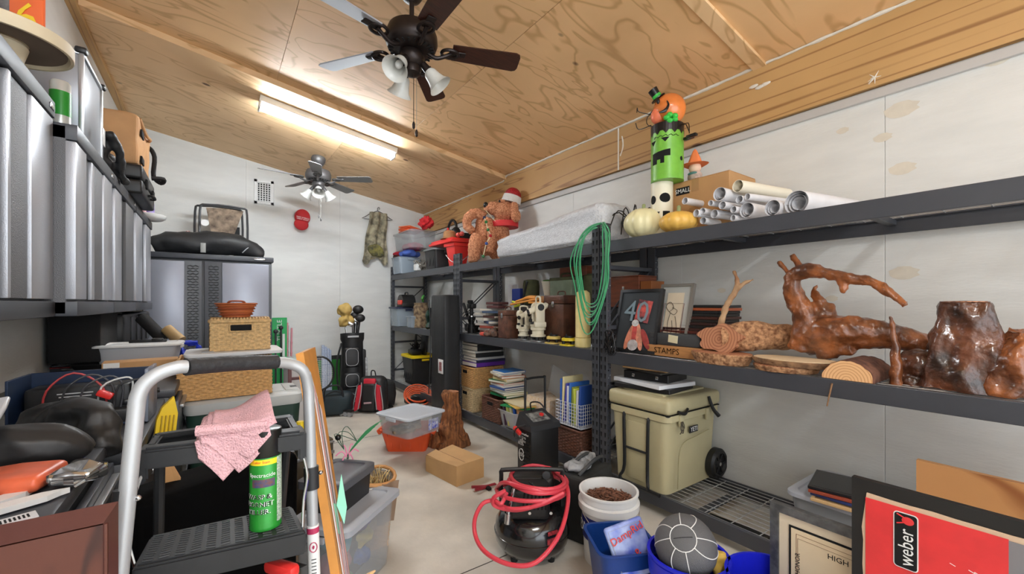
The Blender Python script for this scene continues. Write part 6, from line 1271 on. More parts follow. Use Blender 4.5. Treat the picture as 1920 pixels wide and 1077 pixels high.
# certificate frame and red grill carton in a black frame (both stand parallel to the rack)
X1=1.80; yA_=.765; zt=.60
PARCH=mat('parchment',(232,212,176),.8,var=.05,vs=4); SILV=mat('worn_silver_frame',(110,112,114),.35,metal=.4,var=.3,vs=30)
f_=frame('worn silver framed certificate with black inner border, bottom right','' or (X1,yA_-.24,0.001),.48,zt,-PI/2,(110,112,114),fw=.030,th=.03,matc=(226,210,184),mw=.035,art=DARK,fm=SILV,name='framed_certificate',lean=0)
b=B(); b.box((0,-.0085,zt/2),(.48-.145,.003,zt-.145)); part('certificate',b,PARCH,f_,smooth=0)
b=B(); b.tube([(x,-.0105,z) for x,z in ((-.15,.09),(-.15,.51),(.15,.51),(.15,.09))],.001,4,closed=True,sm=1); b.tube([(x,-.0105,z) for x,z in ((-.145,.095),(-.145,.495),(.145,.495),(.145,.095))],.0008,4,closed=True,sm=1); part('ruled_border',b,COP,f_,smooth=0)
b=B(); b.text('HIGH',.026,XZ(-.02,-.011,.475)); b.text('HONOR',.022,XZ(-.145,-.011,.40,PI/2)); part('lettering',b,DARK,f_,smooth=0)
X2=1.72; zt=.811; L_=.80; y0_=.483
t=T('framed_carton','large black picture frame standing in the bottom right corner','picture frame',(X2,y0_-L_/2,0.001),-PI/2); BF=mat('satin_black',(22,22,22),.45); fw=.042
for (x0,z0,x1,z1) in ((0,0,L_,0),(L_,0,L_,zt),(L_,zt,0,zt),(0,zt,0,0)):
    dx,dz=(x1-x0),(z1-z0); L2=math.hypot(dx,dz); ux,uz=dx/L2,dz/L2; nx,nz=-uz,ux; b=B(); o_=[(x0,z0),(x1,z1),(x1-ux*fw+nx*fw,z1-uz*fw+nz*fw),(x0+ux*fw+nx*fw,z0+uz*fw+nz*fw)]
    b.raw([(x-L_/2,-.012,z) for x,z in o_]+[(x-L_/2,.012,z) for x,z in o_],[(0,1,2,3),(7,6,5,4),(0,4,5,1),(1,5,6,2),(2,6,7,3),(3,7,4,0)]); part('rail',b,BF,t,smooth=0)
REDB=mat('carton_red',(222,52,54),.5,var=.06,vs=14); t=T('red_carton','torn red carton panel with grill maker logo inside the black frame','carton',(X2-.006,y0_-L_/2,0.001),-PI/2)
x0=-L_/2+fw-.012; b=B(); RB(6); o_=[(x0+random.uniform(-.004,.004),.02+.04*k) for k in range(17)]; top=zt-fw+.004; o_=[(x0,.02)]+o_[1:]+[(x0+.01,top)]+[(x0+.01+.05*k,top-random.uniform(0,.004)) for k in range(1,14)]+[(x0+.69,.02)]
o_=o_[::-1]; b.prism(o_,.006,XZ(0,-.006,0)); part('torn_board',b,mat('torn_card',(206,178,150),.8),t,smooth=0)
xr=x0+.305
b=B(); b.box(((x0+.006+xr)/2,-.0135,(top-.012)/2+.26),(xr-x0-.012,.002,top-.012-.50),0); b.bm.clear(); b.box(((x0+.008+xr)/2,-.0135,top-.014-.15),(xr-x0-.008,.002,.30)); b.box(((x0+.008+xr)/2,-.0135,top-.014-.30-.01-.14),(xr-x0-.008,.002,.27)); part('red_print',b,REDB,t,smooth=0)
b=B(); b.box(((xr+x0+.66)/2,-.0135,(top-.014)/2+.02),(x0+.66-xr,.002,top-.06)); part('grey_print',b,mat('carton_grey',(122,120,124),.5),t,smooth=0)
lx=x0+.104; lz=top-.110; b=B(); b.prism(rrect(.056,.168,.010),.002,XZ(lx,-.0146,lz)); lb=part('logo_rim',b,WHITE,t,smooth=0); b=B(); b.prism(rrect(.051,.163,.008),.002,XZ(lx,-.0152,lz)); part('logo_plate',b,DARK,lb,smooth=0)
b=B(); b.text('weber',.050,XZ(lx+.002,-.0175,lz-.018,PI/2),sx=.85); part('lettering',b,WHITE,lb,smooth=0); b=B(); b.ball((lx+.005,-.0172,lz+.062),(.014,.001,.012),14,8); b.tube([(lx-.002,-.0176,lz+.056),(lx-.02,-.0176,lz+.048)],.002,5,sm=1); b.tube([(lx-.002,-.0176,lz+.069),(lx-.02,-.0176,lz+.077)],.002,5,sm=1); part('kettle_emblem',b,REDB,lb,smooth=0)
RB(9); b=B()
for k in range(26): x=lx+.07+random.random()*.14; z=lz-.02-random.random()*.16; b.box((x,-.0148,z),(random.uniform(.01,.035),.0006,.0016),rot=(0,.35,0))
part('scuff_marks',b,WHITE,t,kind='stuff',smooth=0)
# ================================================================ LEFT: things on the wall cabinets
def onL(px,py,X): return atX(px,py,X)
CT1=2.2505; CT2=CZ1+.0005
p=Vector((-.60,2.36,2.36)); t=T('cable_spool','large cream wooden cable spool lying on the nearest wall cabinet','spool',(-.655,2.40,CT1+.005))
SP=mat('cream_spool',(226,210,178),.6,var=.05,vs=6)
b=B(); b.lathe([(.0,.0),(.05,0),(.05,.004),(.075,.10),(.07,.11),(0,.11)],32); part('core',b,SP,t)
b=B(); b.lathe([(.06,.115),(.178,.115),(.186,.10),(.196,.10),(.198,.105),(.198,.145),(.19,.15),(0,.15)],48); part('flange_rim',b,SP,t)
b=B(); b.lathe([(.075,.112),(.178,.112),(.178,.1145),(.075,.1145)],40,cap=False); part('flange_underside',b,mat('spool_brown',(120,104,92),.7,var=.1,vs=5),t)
t=T('hardware_packet','orange and grey packet with a yellow 6 standing on the spool','packet',(-.60,2.47,CT1+.155),math.radians(-30)); b=B(); b.box((-.12,0,.10),(.12,.012,.20),.003); part('grey_print',b,mat('grey_photo',(120,118,120),.6,var=.4,vs=24),t); b=B(); b.box((.0,0,.10),(.12,.014,.21),.003); oc=part('orange_card',b,mat('orange_card',(240,112,60),.5),t); b=B(); b.text('6',.15,XZ(0,-.009,.10),sx=1.2); part('lettering',b,mat('yellow_ink',(250,214,50),.5),oc,smooth=0)
GRL=mat('green_label',(40,150,50),.4)
def can(px,X,z,r,h,lab,cat='can',m=None): 
    p=onrackL(px,X,z); t=T('green_can',lab,cat,p); b=B(); b.lathe([(0,0),(r,0),(r,h),(r*.8,h+.01),(0,h+.01)],28); part('can_body',b,m or mat('can_grey',(206,210,206),.3,metal=.3),t); b=B(); b.lathe([(r+.001,h*.25),(r+.001,h*.8)],28,cap=False); part('green_label',b,GRL,t); return t
def onrackL(px,X,z): r=ray(px,569); return Vector((X,r.y*X/r.x,z))
can(113,-.57,CT1-.068,.035,.20,'clear bottle with green label at the front of the plastic case'); can(136,-.57,CT2,.045,.20,'green labelled jar, left one behind the spool'); can(150,-.57,CT2,.045,.17,'green labelled jar, shorter, beside the aluminium case')
t=T('aluminium_case','silver aluminium flight case standing on the second wall cabinet','case',(-.65,onrackL(172,-.52,0).y,CT2)); b=B(); b.box((0,0,.21),(.26,.42,.42),.008); part('shell_panels',b,mat('case_grey',(150,154,160),.35,metal=.4),t)
for y in (-.21,.21):
    for x in (-.13,.13): b=B(); b.box((x,y,.21),(.02,.02,.425),.004); part('corner_rail',b,ALU,t)
b=B()
for z in (.01,.415):
    for x in (-.13,.13): b=B(); b.box((x,0,z+.0),(.02,.42,.02),.004); part('edge_rail',b,ALU,t)
    for y in (-.21,.21): b=B(); b.box((0,y,z),(.26,.02,.02),.004); part('edge_rail',b,ALU,t)
for q in ((.13,-.21,.425),(.13,.21,.425)): b=B(); b.box(q,(.045,.045,.03),.01); part('black_corner',b,BLACK,t)
RB(3); me=organic([((0,0,.06),(.10,.22,.07)),((.02,-.12,.15),(.07,.07,.09)),((.02,.1,.12),(.07,.08,.07))],[([(.09,-.2,.22),(.13,-.1,.12),(.12,0,.02),(.14,.1,.0)],.022)],.012,.02,18,'straps',BAG); one('black_gear_bag',me,None,'black padded gear bag with straps between flight case and tan bag','bag',(-.60,onrackL(198,-.55,0).y,CT2)); 
b=B(); b.box((0,0,0),(.005,.05,.09),.002); one('hang_tag',b,WHITE,'white card tag hanging from the black gear bag','tag',Vector((-.475,onrackL(192,-.48,0).y,CT2+.085)))
Yt=4.12; t=T('tan_bag','tan canvas bag with black straps standing on the black hard case','bag',(-.58,Yt+.34,CT2+.225)); TANC=mat('tan_canvas',(206,158,110),.8,var=.08,vs=6,bump=.3,bs=14)
b=B(); b.box((0,0,.19),(.26,.66,.38),.03,seg=3); b.sub(3).noise(.022,7); part('bag_body',b,TANC,t,smooth=80); b=B(); b.tube([(.13,-.28,.36),(.15,-.1,.30),(.15,.15,.34),(.13,.3,.37)],.012,7); part('top_fold',b,TANC,t)
for z in (.26,.06): b=B(); b.box((.14,-.22,z),(.012,.12,.05),.003); part('black_patch',b,BLACKM,t)
b=B(); b.tube([(.08,.33,.30),(.12,.38,.34),(.16,.36,.26),(.15,.40,.10),(.2,.42,.05),(.22,.38,.08),(.14,.36,.07)],.018,8); part('shoulder_strap',b,BLACKM,t); b=B(); b.tube([(.0,.18,.38),(.01,.16,.42),(.03,.2,.42)],.01,6); part('yellow_tag',b,YELM,t)
Yh=onrackL(236,-.55,0).y; t=T('hard_case','black moulded hard case lying under the tan bag','case',(-.60,Yt+.32,CT2+.001)); b=B(); b.box((0,0,.055),(.36,.74,.105),.02,seg=3); b.box((0,0,.165),(.36,.74,.105),.02,seg=3); part('shell',b,BLACK,t)
for y in (-.2,.2): b=B(); b.box((.185,y,.11),(.02,.07,.07),.006); part('latch',b,BLACKM,t)
b=B(); b.tube([(.18,-.07,.05),(.21,-.06,.05),(.21,.06,.05),(.18,.07,.05)],.01,8); part('handle',b,BLACKM,t)
Ye=onrackL(284,-.50,0).y; t=T('round_base','round white plastic base at the far end of the wall cabinets','base',(-.52,Ye-.18,CT2+.001)); b=B(); b.lathe([(0,.0),(.12,.0),(.145,.02),(.15,.045),(.14,.05),(0,.05)],32); part('dish',b,WHITE,t)  # round plastic base carrying the spray bottle
t=T('spray_bottle','purple and white spray bottle standing on the round white base','bottle',(-.50,Ye-.14,CT2+.052)); b=B(); b.lathe([(0,0),(.035,0),(.038,.02),(.035,.11),(.02,.14),(.012,.15),(.012,.17),(0,.17)],20); part('bottle_body',b,mat('lilac_label',(190,180,220),.4,col2=(120,100,180),vs=30),t); b=B(); b.cyl((0,0,.17),(0,0,.21),.013,.010,12); b.box((.01,0,.205),(.05,.015,.016),.004); part('sprayer',b,mat('yellow_green_cap',(226,224,120),.4),t)
b=B(); b.box((0,0,.04),(.09,.10,.08),.01); one('pink_packet',b,mat('pink_print',(226,190,196),.5,col2=(200,120,130),vs=30),'pink printed packet beside the spray bottle','packet',(-.56,Ye-.26,CT2+.052))
# ---- on the tall cabinet
TC=Vector((x0_tall,5.93,ztall)) if 'x0_tall' in globals() else None
xa=atY(286,569,6.15).x; xb=atY(495,569,6.15).x; zt_=ztc+.001
t=T('duffel_bag','long black duffel bag lying on the tall cabinet','bag',((xa+xb)/2,6.15,zt_)); L2=xb-xa; BN=mat('black_ripstop',(34,35,37),.55,bump=.3,bs=14)
b=B(); b.tube([(-L2/2,0,.10),(-L2*.38,0,.14),(-L2*.15,0,.145),(.05,0,.16),(L2*.25,0,.15),(L2*.42,0,.09),(L2*.5,0,.06)],[.08,.13,.14,.15,.145,.09,.05],20,sm=5); b.noise(.03,7).noise(.008,24)
for v in b.bm.verts: v.co.z=max(0,v.co.z*.95)
part('bag_body',b,BN,t,smooth=80); b=B(); b.box((-.08,-.15,.08),(.05,.004,.11),.001); part('silver_strap_tab',b,mat('silver_tab',(150,150,146),.4),t); b=B(); b.tube([(L2*.28,-.13,.05),(L2*.32,-.14,.10),(L2*.34,-.12,.12)],.006,6); part('cord',b,GG,t)
xa=atY(372,569,6.4).x; xb=atY(466,569,6.4).x; zz=atY(420,387,6.4).z-zt_; t=T('folding_chair','folded camp chair with grey tube frame and camouflage seat on the tall cabinet','chair',((xa+xb)/2,6.42,zt_),0,rx=-.08); w2=(xb-xa)/2-.015
for k,(dx,dy) in enumerate(((0,-.05),(-.05,.03))): b=B(); b.tube([(-w2+dx,dy,0),(-w2+dx,dy,zz-.08),(-w2+.07+dx,dy,zz),(w2-.07+dx,dy,zz),(w2+dx,dy,zz-.08),(w2+dx,dy,0)],.013,8,sm=3); part('tube_frame',b,mat('dark_tube',(66,66,68),.4,metal=.5),t)
b=B(); b.grid(lambda u,v:(-w2+.06+(2*w2-.1)*u*(1-.25*v)+.05*v*(1-u),-.075-.02*math.sin(v*5),zz-.03-.30*v-.03*abs(u-.5)),16,12); part('camouflage_seat',b,mat('camo_real',(160,140,120),.85,col2=(84,70,58),vs=12),t)
b=B(); b.grid(lambda u,v:(-w2+.12+(2*w2-.2)*u,-.045,zz-.25-.25*v),8,6); part('black_mesh_back',b,BLACKM,t); b=B(); b.cyl((-w2+.05,-.08,zz-.24),(-w2+.05,-.09,zz-.24),.04,n=20); part('white_disc',b,WHITE,t)
RB(8); p=atY(369,429,6.2); me=organic([],[([(random.uniform(-.12,.12),random.uniform(-.05,.05),random.uniform(0,.10)) for _ in range(10)],.014)],.007,.004,30,'x',mat('red_white_rope',(196,50,56),.7,col2=(236,220,216),vs=30)); one('red_garland',me,None,'red and white garland behind the duffel bag','garland',(p.x,6.34,zt_+.20))
# ================================================================ LEFT BENCH
BT=.944; BXF=-.27; RUB=mat('grey_bench_mat',(96,94,90),.7,var=.1,vs=30,bump=.2,bs=120); DRW=mat('drawer_grey',(84,86,92),.35,metal=.3)
def bench(label,y0,y1,xf,zt,name='base_cabinet',nd=4):
    t=T(name,label,'base cabinet',(XL+.002,y0,0)); D=xf-XL; L=y1-y0
    b=B(); b.box((D/2-.01,L/2,zt/2+.03-.03),(D-.03,L-.004,zt-.08),.006); part('carcass',b,CABD,t)
    b=B(); b.box((D/2,L/2,zt-.02),(D,L-.004,.04),.008); part('worktop',b,STEEL,t); b=B(); b.box((D/2-.05,L/2,zt+.001),(D-.13,L-.02,.004),.001); part('rubber_mat',b,RUB,t)
    z=.10; hs=(zt-.16)/nd
    for k in range(nd): b=B(); b.box((D+.002,L/2,z+hs*(k+.5)),(.02,L-.03,hs-.012),.004); d=part('drawer',b,DRW,t); b=B(); b.box((D+.022,L/2,z+hs*(k+.5)+hs*.3),(.02,L-.1,.016),.004); part('handle_rail',b,ALU,d)
    return t
bench('grey tool bench cabinet with rubber mat, in the lower left corner',1.19,1.83,BXF,BT)
bench('second grey tool cabinet along the left wall, behind the leather covers',1.835,2.75,-.20,.90)
bench('third grey cabinet along the left wall, carrying the clear bin',2.755,3.9,-.16,.94)
bench('farthest grey base cabinet along the left wall',3.905,5.2,-.22,.96)
def onb(px,py,z): return atZ(px,py,z+.001)
MT=BT+.004
LEA=mat('black_leather',(30,30,31),.5,bump=.25,bs=14)
o=atD(100,840,1.15); q_=lambda px,py,dd: atD(px,py,dd)-o
me=organic([(q_(60,848,1.13),(.09,.05,.062))],[([q_(-80,860,1.07),q_(20,845,1.10),(q_(105,838,1.15)),q_(148,846,1.18),q_(160,852,1.19)],[.07,.066,.060,.046,.030])],.007,.004,8,'x',LEA,seed=2,rid=.006,rsc=7,rst=(1,3,1)); one('leather_cover',me,None,'black leather cushion cover lying in front, nearest the bench edge','cover',o)
o=atD(128,800,1.40); q_=lambda px,py,dd: atD(px,py,dd)-o
me=organic([(q_(150,790,1.36),(.085,.05,.07)),(q_(175,815,1.34),(.05,.05,.075))],[([q_(10,870,1.30),q_(60,830,1.34),q_(100,790,1.38),q_(112,765,1.38)],[.03,.055,.075,.045]),([q_(110,790,1.38),q_(155,780,1.37),q_(190,790,1.35),q_(198,850,1.30)],[.07,.055,.045,.035])],.007,.006,10,'x',LEA,seed=7,rid=.016,rsc=9,rst=(1,1,1.5)); one('leather_cover',me,None,'second black leather cover, crumpled, behind the front one','cover',o)
p=onb(45,915,MT); t=T('foil_bag','orange and silver foil bag on the bench mat','bag',p,-.2); b=B(); b.box((-.03,0,.022),(.17,.13,.04),.018,seg=3); b.sub(1).noise(.008,20); part('orange_body',b,mat('orange_foil',(236,112,74),.35,var=.25,vs=8),t,smooth=70); b=B(); b.box((.10,0,.02),(.08,.12,.03),.012,seg=2); b.sub(2).noise(.02,40); part('crumpled_foil_end',b,mat('silver_foil',(190,190,190),.15,metal=.9),t,smooth=20)
for (px,py,s,nm,rz) in ((45,948,1,'white plastic scraper blade on the bench mat','' or .45),(2,945,.8,'white plastic piece at the very left edge of the bench',.9)):
    p=onb(px,py,MT); b=B(); b.prism([(-.05,-.02),(.03,-.018),(.055,-.004),(.07,.0),(.055,.008),(.03,.018),(-.05,.02),(-.065,0)],.012); one('plastic_scraper',b,WHITE,nm,'scraper',p,rz,smooth=0)
p=onb(20,978,MT); b=B(); b.box((0,0,.001),(.07,.04,.002)); t=T('paper_label','white barcode label on the bench mat','label',p,.35); part('sheet',b,PAPER,t); b=B(); [b.box((-.025+.006*k,0,.0025),(.003,.02,.0006)) for k in range(9)]; part('bars',b,DARK,t,kind='stuff')
p=onb(14,800,MT); b=B(); b.box((0,0,.003),(.10,.14,.004),.001); b.sub(2).noise(.02,9); one('clear_sheet',b,mat('pale_film',(220,222,226),.2,alpha=.8),'pale plastic film sheet under the leather covers','sheet',Vector((p.x,p.y-.25,MT+.09)),rx=.5)
# open dark blue charger box with cables
p=atD(105,745,1.62); z0=MT; a=atZ(18,792,.95); t=T('charger_box','open navy box of charging gear with looped wires','box',(a.x+.20,a.y+.04,BT-.04),-.05); NB=mat('navy_box',(30,48,78),.35,var=.2,vs=6)
b=B()
for (c,d) in (((0,.10,.10),(.38,.008,.20)),((-.19,0,.10),(.008,.20,.20)),((.19,0,.10),(.008,.20,.20)),((0,0,.006),(.38,.20,.008))): b.box(c,d,.002)
part('box_walls',b,NB,t,smooth=0); b=B(); b.box((-.02,.02,.08),(.30,.12,.15),.015); ch=part('charger_unit',b,BLACK,t); b=B(); [b.box((-.03,-.042,.13-.012*k),(.10-.01*(k%3),.001,.004)) for k in range(6)]; part('small_print',b,mat('print_white',(190,190,190),.6),ch,kind='stuff')
RB(7)
for k,c in enumerate(((180,60,60),(60,60,62),(70,70,74),(210,210,206),(50,50,52))): b=B(); b.tube([(-.12+.05*k,-.04,.04),(-.10+.05*k,-.07,.15),(-.03+.05*k,-.06,.21-.01*k),(.05+.03*k,-.06,.15),(.06+.02*k,-.05,.05)],.0035,6); part('wire',b,mat('w_%d'%k,c,.5),t)
b=B(); b.box((.06,-.07,.12),(.05,.03,.025),.006,rot=(0,.5,0)); part('red_clip',b,REDP,t); b=B(); b.box((.19,-.02,.11),(.012,.2,.21),.004); part('clear_film_wrap',b,mat('clear_film',(190,200,220),.15,alpha=.45),t)
# pan, magazines, bin, rolls
z1=.905; p=atZ(188,697,.945); t=T('black_pan','shallow black oval pan on the tool cabinet','pan',(p.x,p.y,.945)); b=B(); b.lathe([(0,.0),(.10,.0),(.14,.05),(.145,.055),(.138,.055),(.098,.006),(0,.006)],36,sy=.7); part('pan_body',b,BLACK,t); b=B(); b.lathe([(.10,.001),(.1405,.05)],36,sy=.7,cap=False); b.bm.clear(); b.box((0,-.08,.02),(.06,.006,.01),.002); part('rim_badge',b,GG,t)
RB(14)
for i,(c,nm) in enumerate((((196,190,184),'grey car'),((170,50,50),'red'),((70,70,74),'dark'),((206,200,190),'pale topmost'))):
    p=atZ(165-6*i,690,.95); b=B(); b.box((0,0,.005),(.21,.27,.009),.001,seg=1); one('magazine',b,mat('mag_%d'%i,c,.3,var=.3,vs=20),'%s magazine in the loose pile behind the black pan'%nm,'magazine',(p.x-.05,p.y+.10,.945+.012*i),.3*i-.4,group='magazines on the cabinet')
p=atZ(262,690,.945); t=tote('clear_bin','clear plastic bin with white lid on the left cabinets','bin',(p.x,p.y+.10,.945),.42,.28,.155,math.radians(-4),MILKY,WHITE,taper=.88)
b=B(); b.box((0,0,.03),(.30,.16,.05),.02); one('red_parts',b.sub(1).noise(.02,20),mat('faint_red',(200,90,90),.6),'reddish parts showing through the clear bin','parts',(p.x,p.y+.10,.955))
b=B(); b.box((0,0,.012),(.20,.03,.02),.005); b.box((.05,0,.02),(.06,.05,.02),.006); one('black_bracket',b,BLACK,'small black bracket lying on the white bin lid','bracket',(p.x+.04,p.y+.04,1.108),-.1)
p=atZ(295,640,1.10); b=B(); b.cyl((0,0,0),(-.14,.10,.17),.045,n=24); one('black_roll',b,BLACKM,'black cylinder tilted behind the clear bin','roll',atD(306,636,3.35))
b=B(); b.cyl((0,0,0),(-.09,.06,.10),.045,.04,n=24); t=T('kraft_roll','gold kraft tube beside the black cylinder','tube',atD(338,640,3.35)); part('tube_wall',b,mat('gold_kraft',(176,146,98),.6),t); b=B(); b.cyl((-.09,.06,.10),(-.092,.0613,.102),.032,n=20); part('tube_mouth',b,mat('dark_brown_in',(120,92,60),.9),t)
RB(5); BCL=mat('blue_tape_cloth',(24,54,190),.45); me=organic([],[([(random.uniform(-.11,.11),random.uniform(-.06,.06),random.uniform(-.03,.09)) for _ in range(12)],.018),([(-.06,0,.0),(-.08,-.02,-.08),(-.05,-.02,-.16)],.02)],.008,.012,30,'x',BCL); one('blue_bundle',me,None,'crumpled bright blue plastic bundle behind the long basket','bundle',atD(342,664,3.25))
b=B(); b.tube([(0,0,0),(.02,0,.08),(.10,0,.08)],.02,8); 
# black cases under the far wall cabinets
for (px0,px1,pyt,X,nm,lb,dz) in ((160,207,590,-.66,'black_case','tall flat black case under the wall cabinets','a'),(209,265,588,-.62,'black_hard_case','ribbed black hard case with latches under the wall cabinets','b')):
    ya,yb2=onrackL(px0,X,0).y,onrackL(px1,X,0).y; zz0=1.0; h=(1.318-zz0) if dz=='a' else (1.30-zz0); t=T(nm,lb,'case',(X-.05,(ya+yb2)/2,zz0)); W3=abs(yb2-ya)-.02
    b=B(); b.box((0,0,h/2),(.24,W3,h),.012 if dz=='a' else .03); part('shell',b,BLACKM if dz=='a' else BLACK,t)
    if dz=='b':
        for k in range(4): b=B(); b.box((.122,-W3*.3+W3*.2*k,h*.5),(.012,W3*.05,h*.8),.004); part('rib',b,BLACK,t)
        b=B(); b.tube([(.12,-.06,h*.9),(.16,-.05,h*.92),(.16,.06,h*.92),(.12,.07,h*.9)],.012,8); part('handle',b,BLACK,t)
# long cardboard box, dark tool gear, yellow rack
a=atZ(190,712,.95); c=atZ(335,700,.95); t=T('long_carton','long narrow kraft carton with white shipping label','box',((a+c)/2),math.atan2(c.y-a.y,c.x-a.x)); L3=(c-a).length; b=B(); b.box((0,.07,.045),(L3,.14,.09),.004); part('carton',b,CARD,t,smooth=0); b=B(); b.box((-L3*.38,-.001,.045),(L3*.2,.002,.085)); part('shipping_label',b,WHITE,t,smooth=0); b=B(); b.box((-L3*.40,-.0025,.05),(L3*.06,.001,.02)); part('printed_block',b,DARK,t,smooth=0)
p=atZ(248,790,.90); t=T('tool_set','open black moulded tool set on the second cabinet','tool set',(p.x-.12,p.y+.12,.906),-.1); b=B(); b.box((0,0,.03),(.30,.34,.06),.01); b.box((0,.18,.10),(.30,.03,.16),.01); part('case_shell',b,BLACK,t)
RB(16)
for k in range(9): b=B(); x=-.11+.11*(k%3); y=-.10+.09*(k//3); b.cyl((x,y,.075),(x+.07,y+.02,.08),.018,.012,12); b.ball((x,y,.075),(.025,.022,.02),10,6); part('tool',b,BLACK if k%3 else CHROME,t)
p=atD(307,800,1.62); t=T('yellow_rack','yellow slotted plastic rack wedged behind the step stool tray','rack',(p.x,p.y,p.z-.05),.25,ry=.10); b=B()
YP=mat('yellow_plastic',(238,200,24),.4); b.prism([(-.032,-.08),(.032,-.08),(.03,.10),(.012,.165),(-.02,.125),(-.032,.08)],.02,XZ(0,0,0)); part('plate',b,YP,t)
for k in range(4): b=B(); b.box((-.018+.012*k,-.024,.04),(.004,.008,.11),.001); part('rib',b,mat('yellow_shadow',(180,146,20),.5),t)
b=B(); b.box((0,0,.40),(.10,.08,.80),.01); one('yellow_rack_support',b,BLACK,'dark upright box behind the step stool','box',(p.x,p.y+.10,0))
# ================================================================ cooler with wicker baskets
GRC=mat('dark_green_cooler',(32,60,50),.45); CLID=mat('cooler_lid_grey',(190,192,190),.45)
LFT=atZ(343,759,.80); RGT=atZ(568,734,.80); W4=RGT.x-LFT.x; D4=.42; cx=(LFT.x+RGT.x)/2; cyy=LFT.y+D4/2
b=B(); b.box((0,0,.18),(W4-.02,D4-.04,.36),.01); one('dark_crate',b,BLACKM,'black crate under the green cooler','crate',(cx,cyy,0))
t=T('green_cooler','dark green cooler with pale grey lid under the long wicker basket','cooler',(cx,cyy,.361))
b=B(); loft(b,[ring(W4-.06,D4-.06,.05,0),ring(W4-.02,D4-.02,.05,.36),ring(W4-.02,D4-.02,.05,.37)],True,True); part('body',b,GRC,t)
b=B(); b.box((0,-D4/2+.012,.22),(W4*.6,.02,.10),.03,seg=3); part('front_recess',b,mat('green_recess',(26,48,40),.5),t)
b=B(); loft(b,[ring(W4,D4,.06,.365),ring(W4+.01,D4+.01,.06,.38),ring(W4+.01,D4+.01,.06,.425),ring(W4-.02,D4-.02,.06,.438)],True,True); part('lid',b,CLID,t)
for x in (W4*.28,W4*.42): b=B(); b.box((x,.02,.440),(W4*.12,D4*.6,.006),.002); part('lid_panel',b,CLID,t)
b=B(); b.box((W4/2-.03,0,.44),(.04,.06,.012),.004); part('lid_latch',b,BLACK,t)
zc_=.361+.443; A5=atZ(331,757,zc_); B5=atZ(510,737,zc_); w5=B5.x-A5.x; y5=A5.y+.02
hb=.235; t=basket('long lidded honey wicker basket on the green cooler','' or ((A5.x+B5.x)/2,y5+.165,zc_),w5,.33,hb,0,WICKO,lid=True,hole=False,strand=.011)
b=B(); b.box((-w5*.38,-.10,hb+.012),(.05,.02,.006)); part('lid_slot',b,DARK,t)
z6=zc_+hb+.022; a6=atZ(358,682,z6); b6=atZ(517,674,z6); t=T('white_lid','flat white plastic lid between the two wicker baskets','tray',((A5.x+B5.x)/2+.045,y5+.14,z6)); w6=.50; b=B(); loft(b,[ring(w6,.36,.03,0),ring(w6+.01,.37,.03,.012),ring(w6+.01,.37,.03,.02),ring(w6-.02,.34,.03,.024)],True,True); part('lid_plate',b,mat('grey_white_lid',(222,222,222),.4),t)  # flat plastic lid laid between the baskets
b=B(); b.box((-w6*.28,-.12,.027),(.06,.05,.004),.001); part('embossed_patch',b,GG,t)
z7=z6+.026; a7=atZ(403,667,z7); b7=atZ(499,661,z7); w7=.315; h7=.19; p7=Vector(((a7.x+b7.x)/2,y5+.14,z7)); k7=mpp(p7); p7.x=atY(452,569,p7.y-.13).x
basket('square lidded seagrass basket with handle hole, on the white lid',p7,w7,.26,h7,0,WICK,lid=True,strand=.012)
# little chestnut basket with loop handles
z8=z7+h7+.014; t=T('chestnut_basket','small reddish splint basket with loop handles, topmost','basket',(p7.x-.02,p7.y-.01,z8)); CHB=mat('chestnut_splint',(186,100,56),.45,var=.15,vs=10)
b=B(); b.lathe([(.0,0),(.075,0),(.085,.02),(.102,.07),(.11,.085),(.105,.085),(.097,.07),(.07,.006),(0,.006)],36,sy=.72); part('basket_wall',b,CHB,t)
for k in range(4): b=B(); z=.018+.018*k; r=.086+.006*k; b.tube([(r*1.02*math.cos(a),r*.735*math.sin(a),z) for a in [q*PI/12 for q in range(24)]],.0055,6,closed=True,sm=1); part('splint_band',b,CHB if k%2 else mat('chestnut_dark',(140,66,36),.5),t)
b=B(); b.tube([(.113*math.cos(a),.081*math.sin(a),.086) for a in [q*PI/12 for q in range(24)]],.006,6,closed=True,sm=1); part('rim',b,CHB,t)
for s in (-1,1): b=B(); b.tube([(-.045,s*.06,.088),(-.03,s*.07,.102),(.03,s*.07,.102),(.045,s*.06,.088)],.006,7); part('loop_handle',b,mat('chestnut_dark',(140,66,36),.5),t)
# ================================================================ step stool
STT=T('step_stool','silver tubular step stool with black steps in the foreground','step stool',(0,1.2,0))
STT.location=(0,0,0); ALT=mat('satin_aluminium',(182,184,186),.45,metal=.35); SBL=mat('stool_black',(38,39,41),.5,var=.1,vs=20)
l0,l1=atD(224,1077,.80),atD(252,800,.84); r0,r1=atD(589,1077,1.15),atD(580,780,1.17)
def ext(a,c,z): return a+(c-a)*((z-a.z)/(c.z-a.z))
lb_,rb_=ext(l1,l0,.0),ext(r1,r0,.0)
b=B(); pts=[lb_,l0,l1,atD(262,735,.855),atD(292,704,.875),atD(330,690,.90),atD(350,688,.915)]; b.tube(pts,.0145,14,sm=4); part('left_rail',b,ALT,STT)
b=B(); pts=[atD(517,680,1.10),atD(545,683,1.135),atD(568,695,1.155),atD(577,725,1.17),r1,r0,rb_]; b.tube(pts,.0145,14,sm=4); part('right_rail',b,ALT,STT)
b=B(); b.tube([atD(349,689,.914),atD(430,682,1.0),atD(518,679,1.102)],.0185,14,sm=3); b.noise(.001,60); part('foam_grip',b,mat('black_foam',(40,40,42),.6,bump=.5,bs=50),STT)
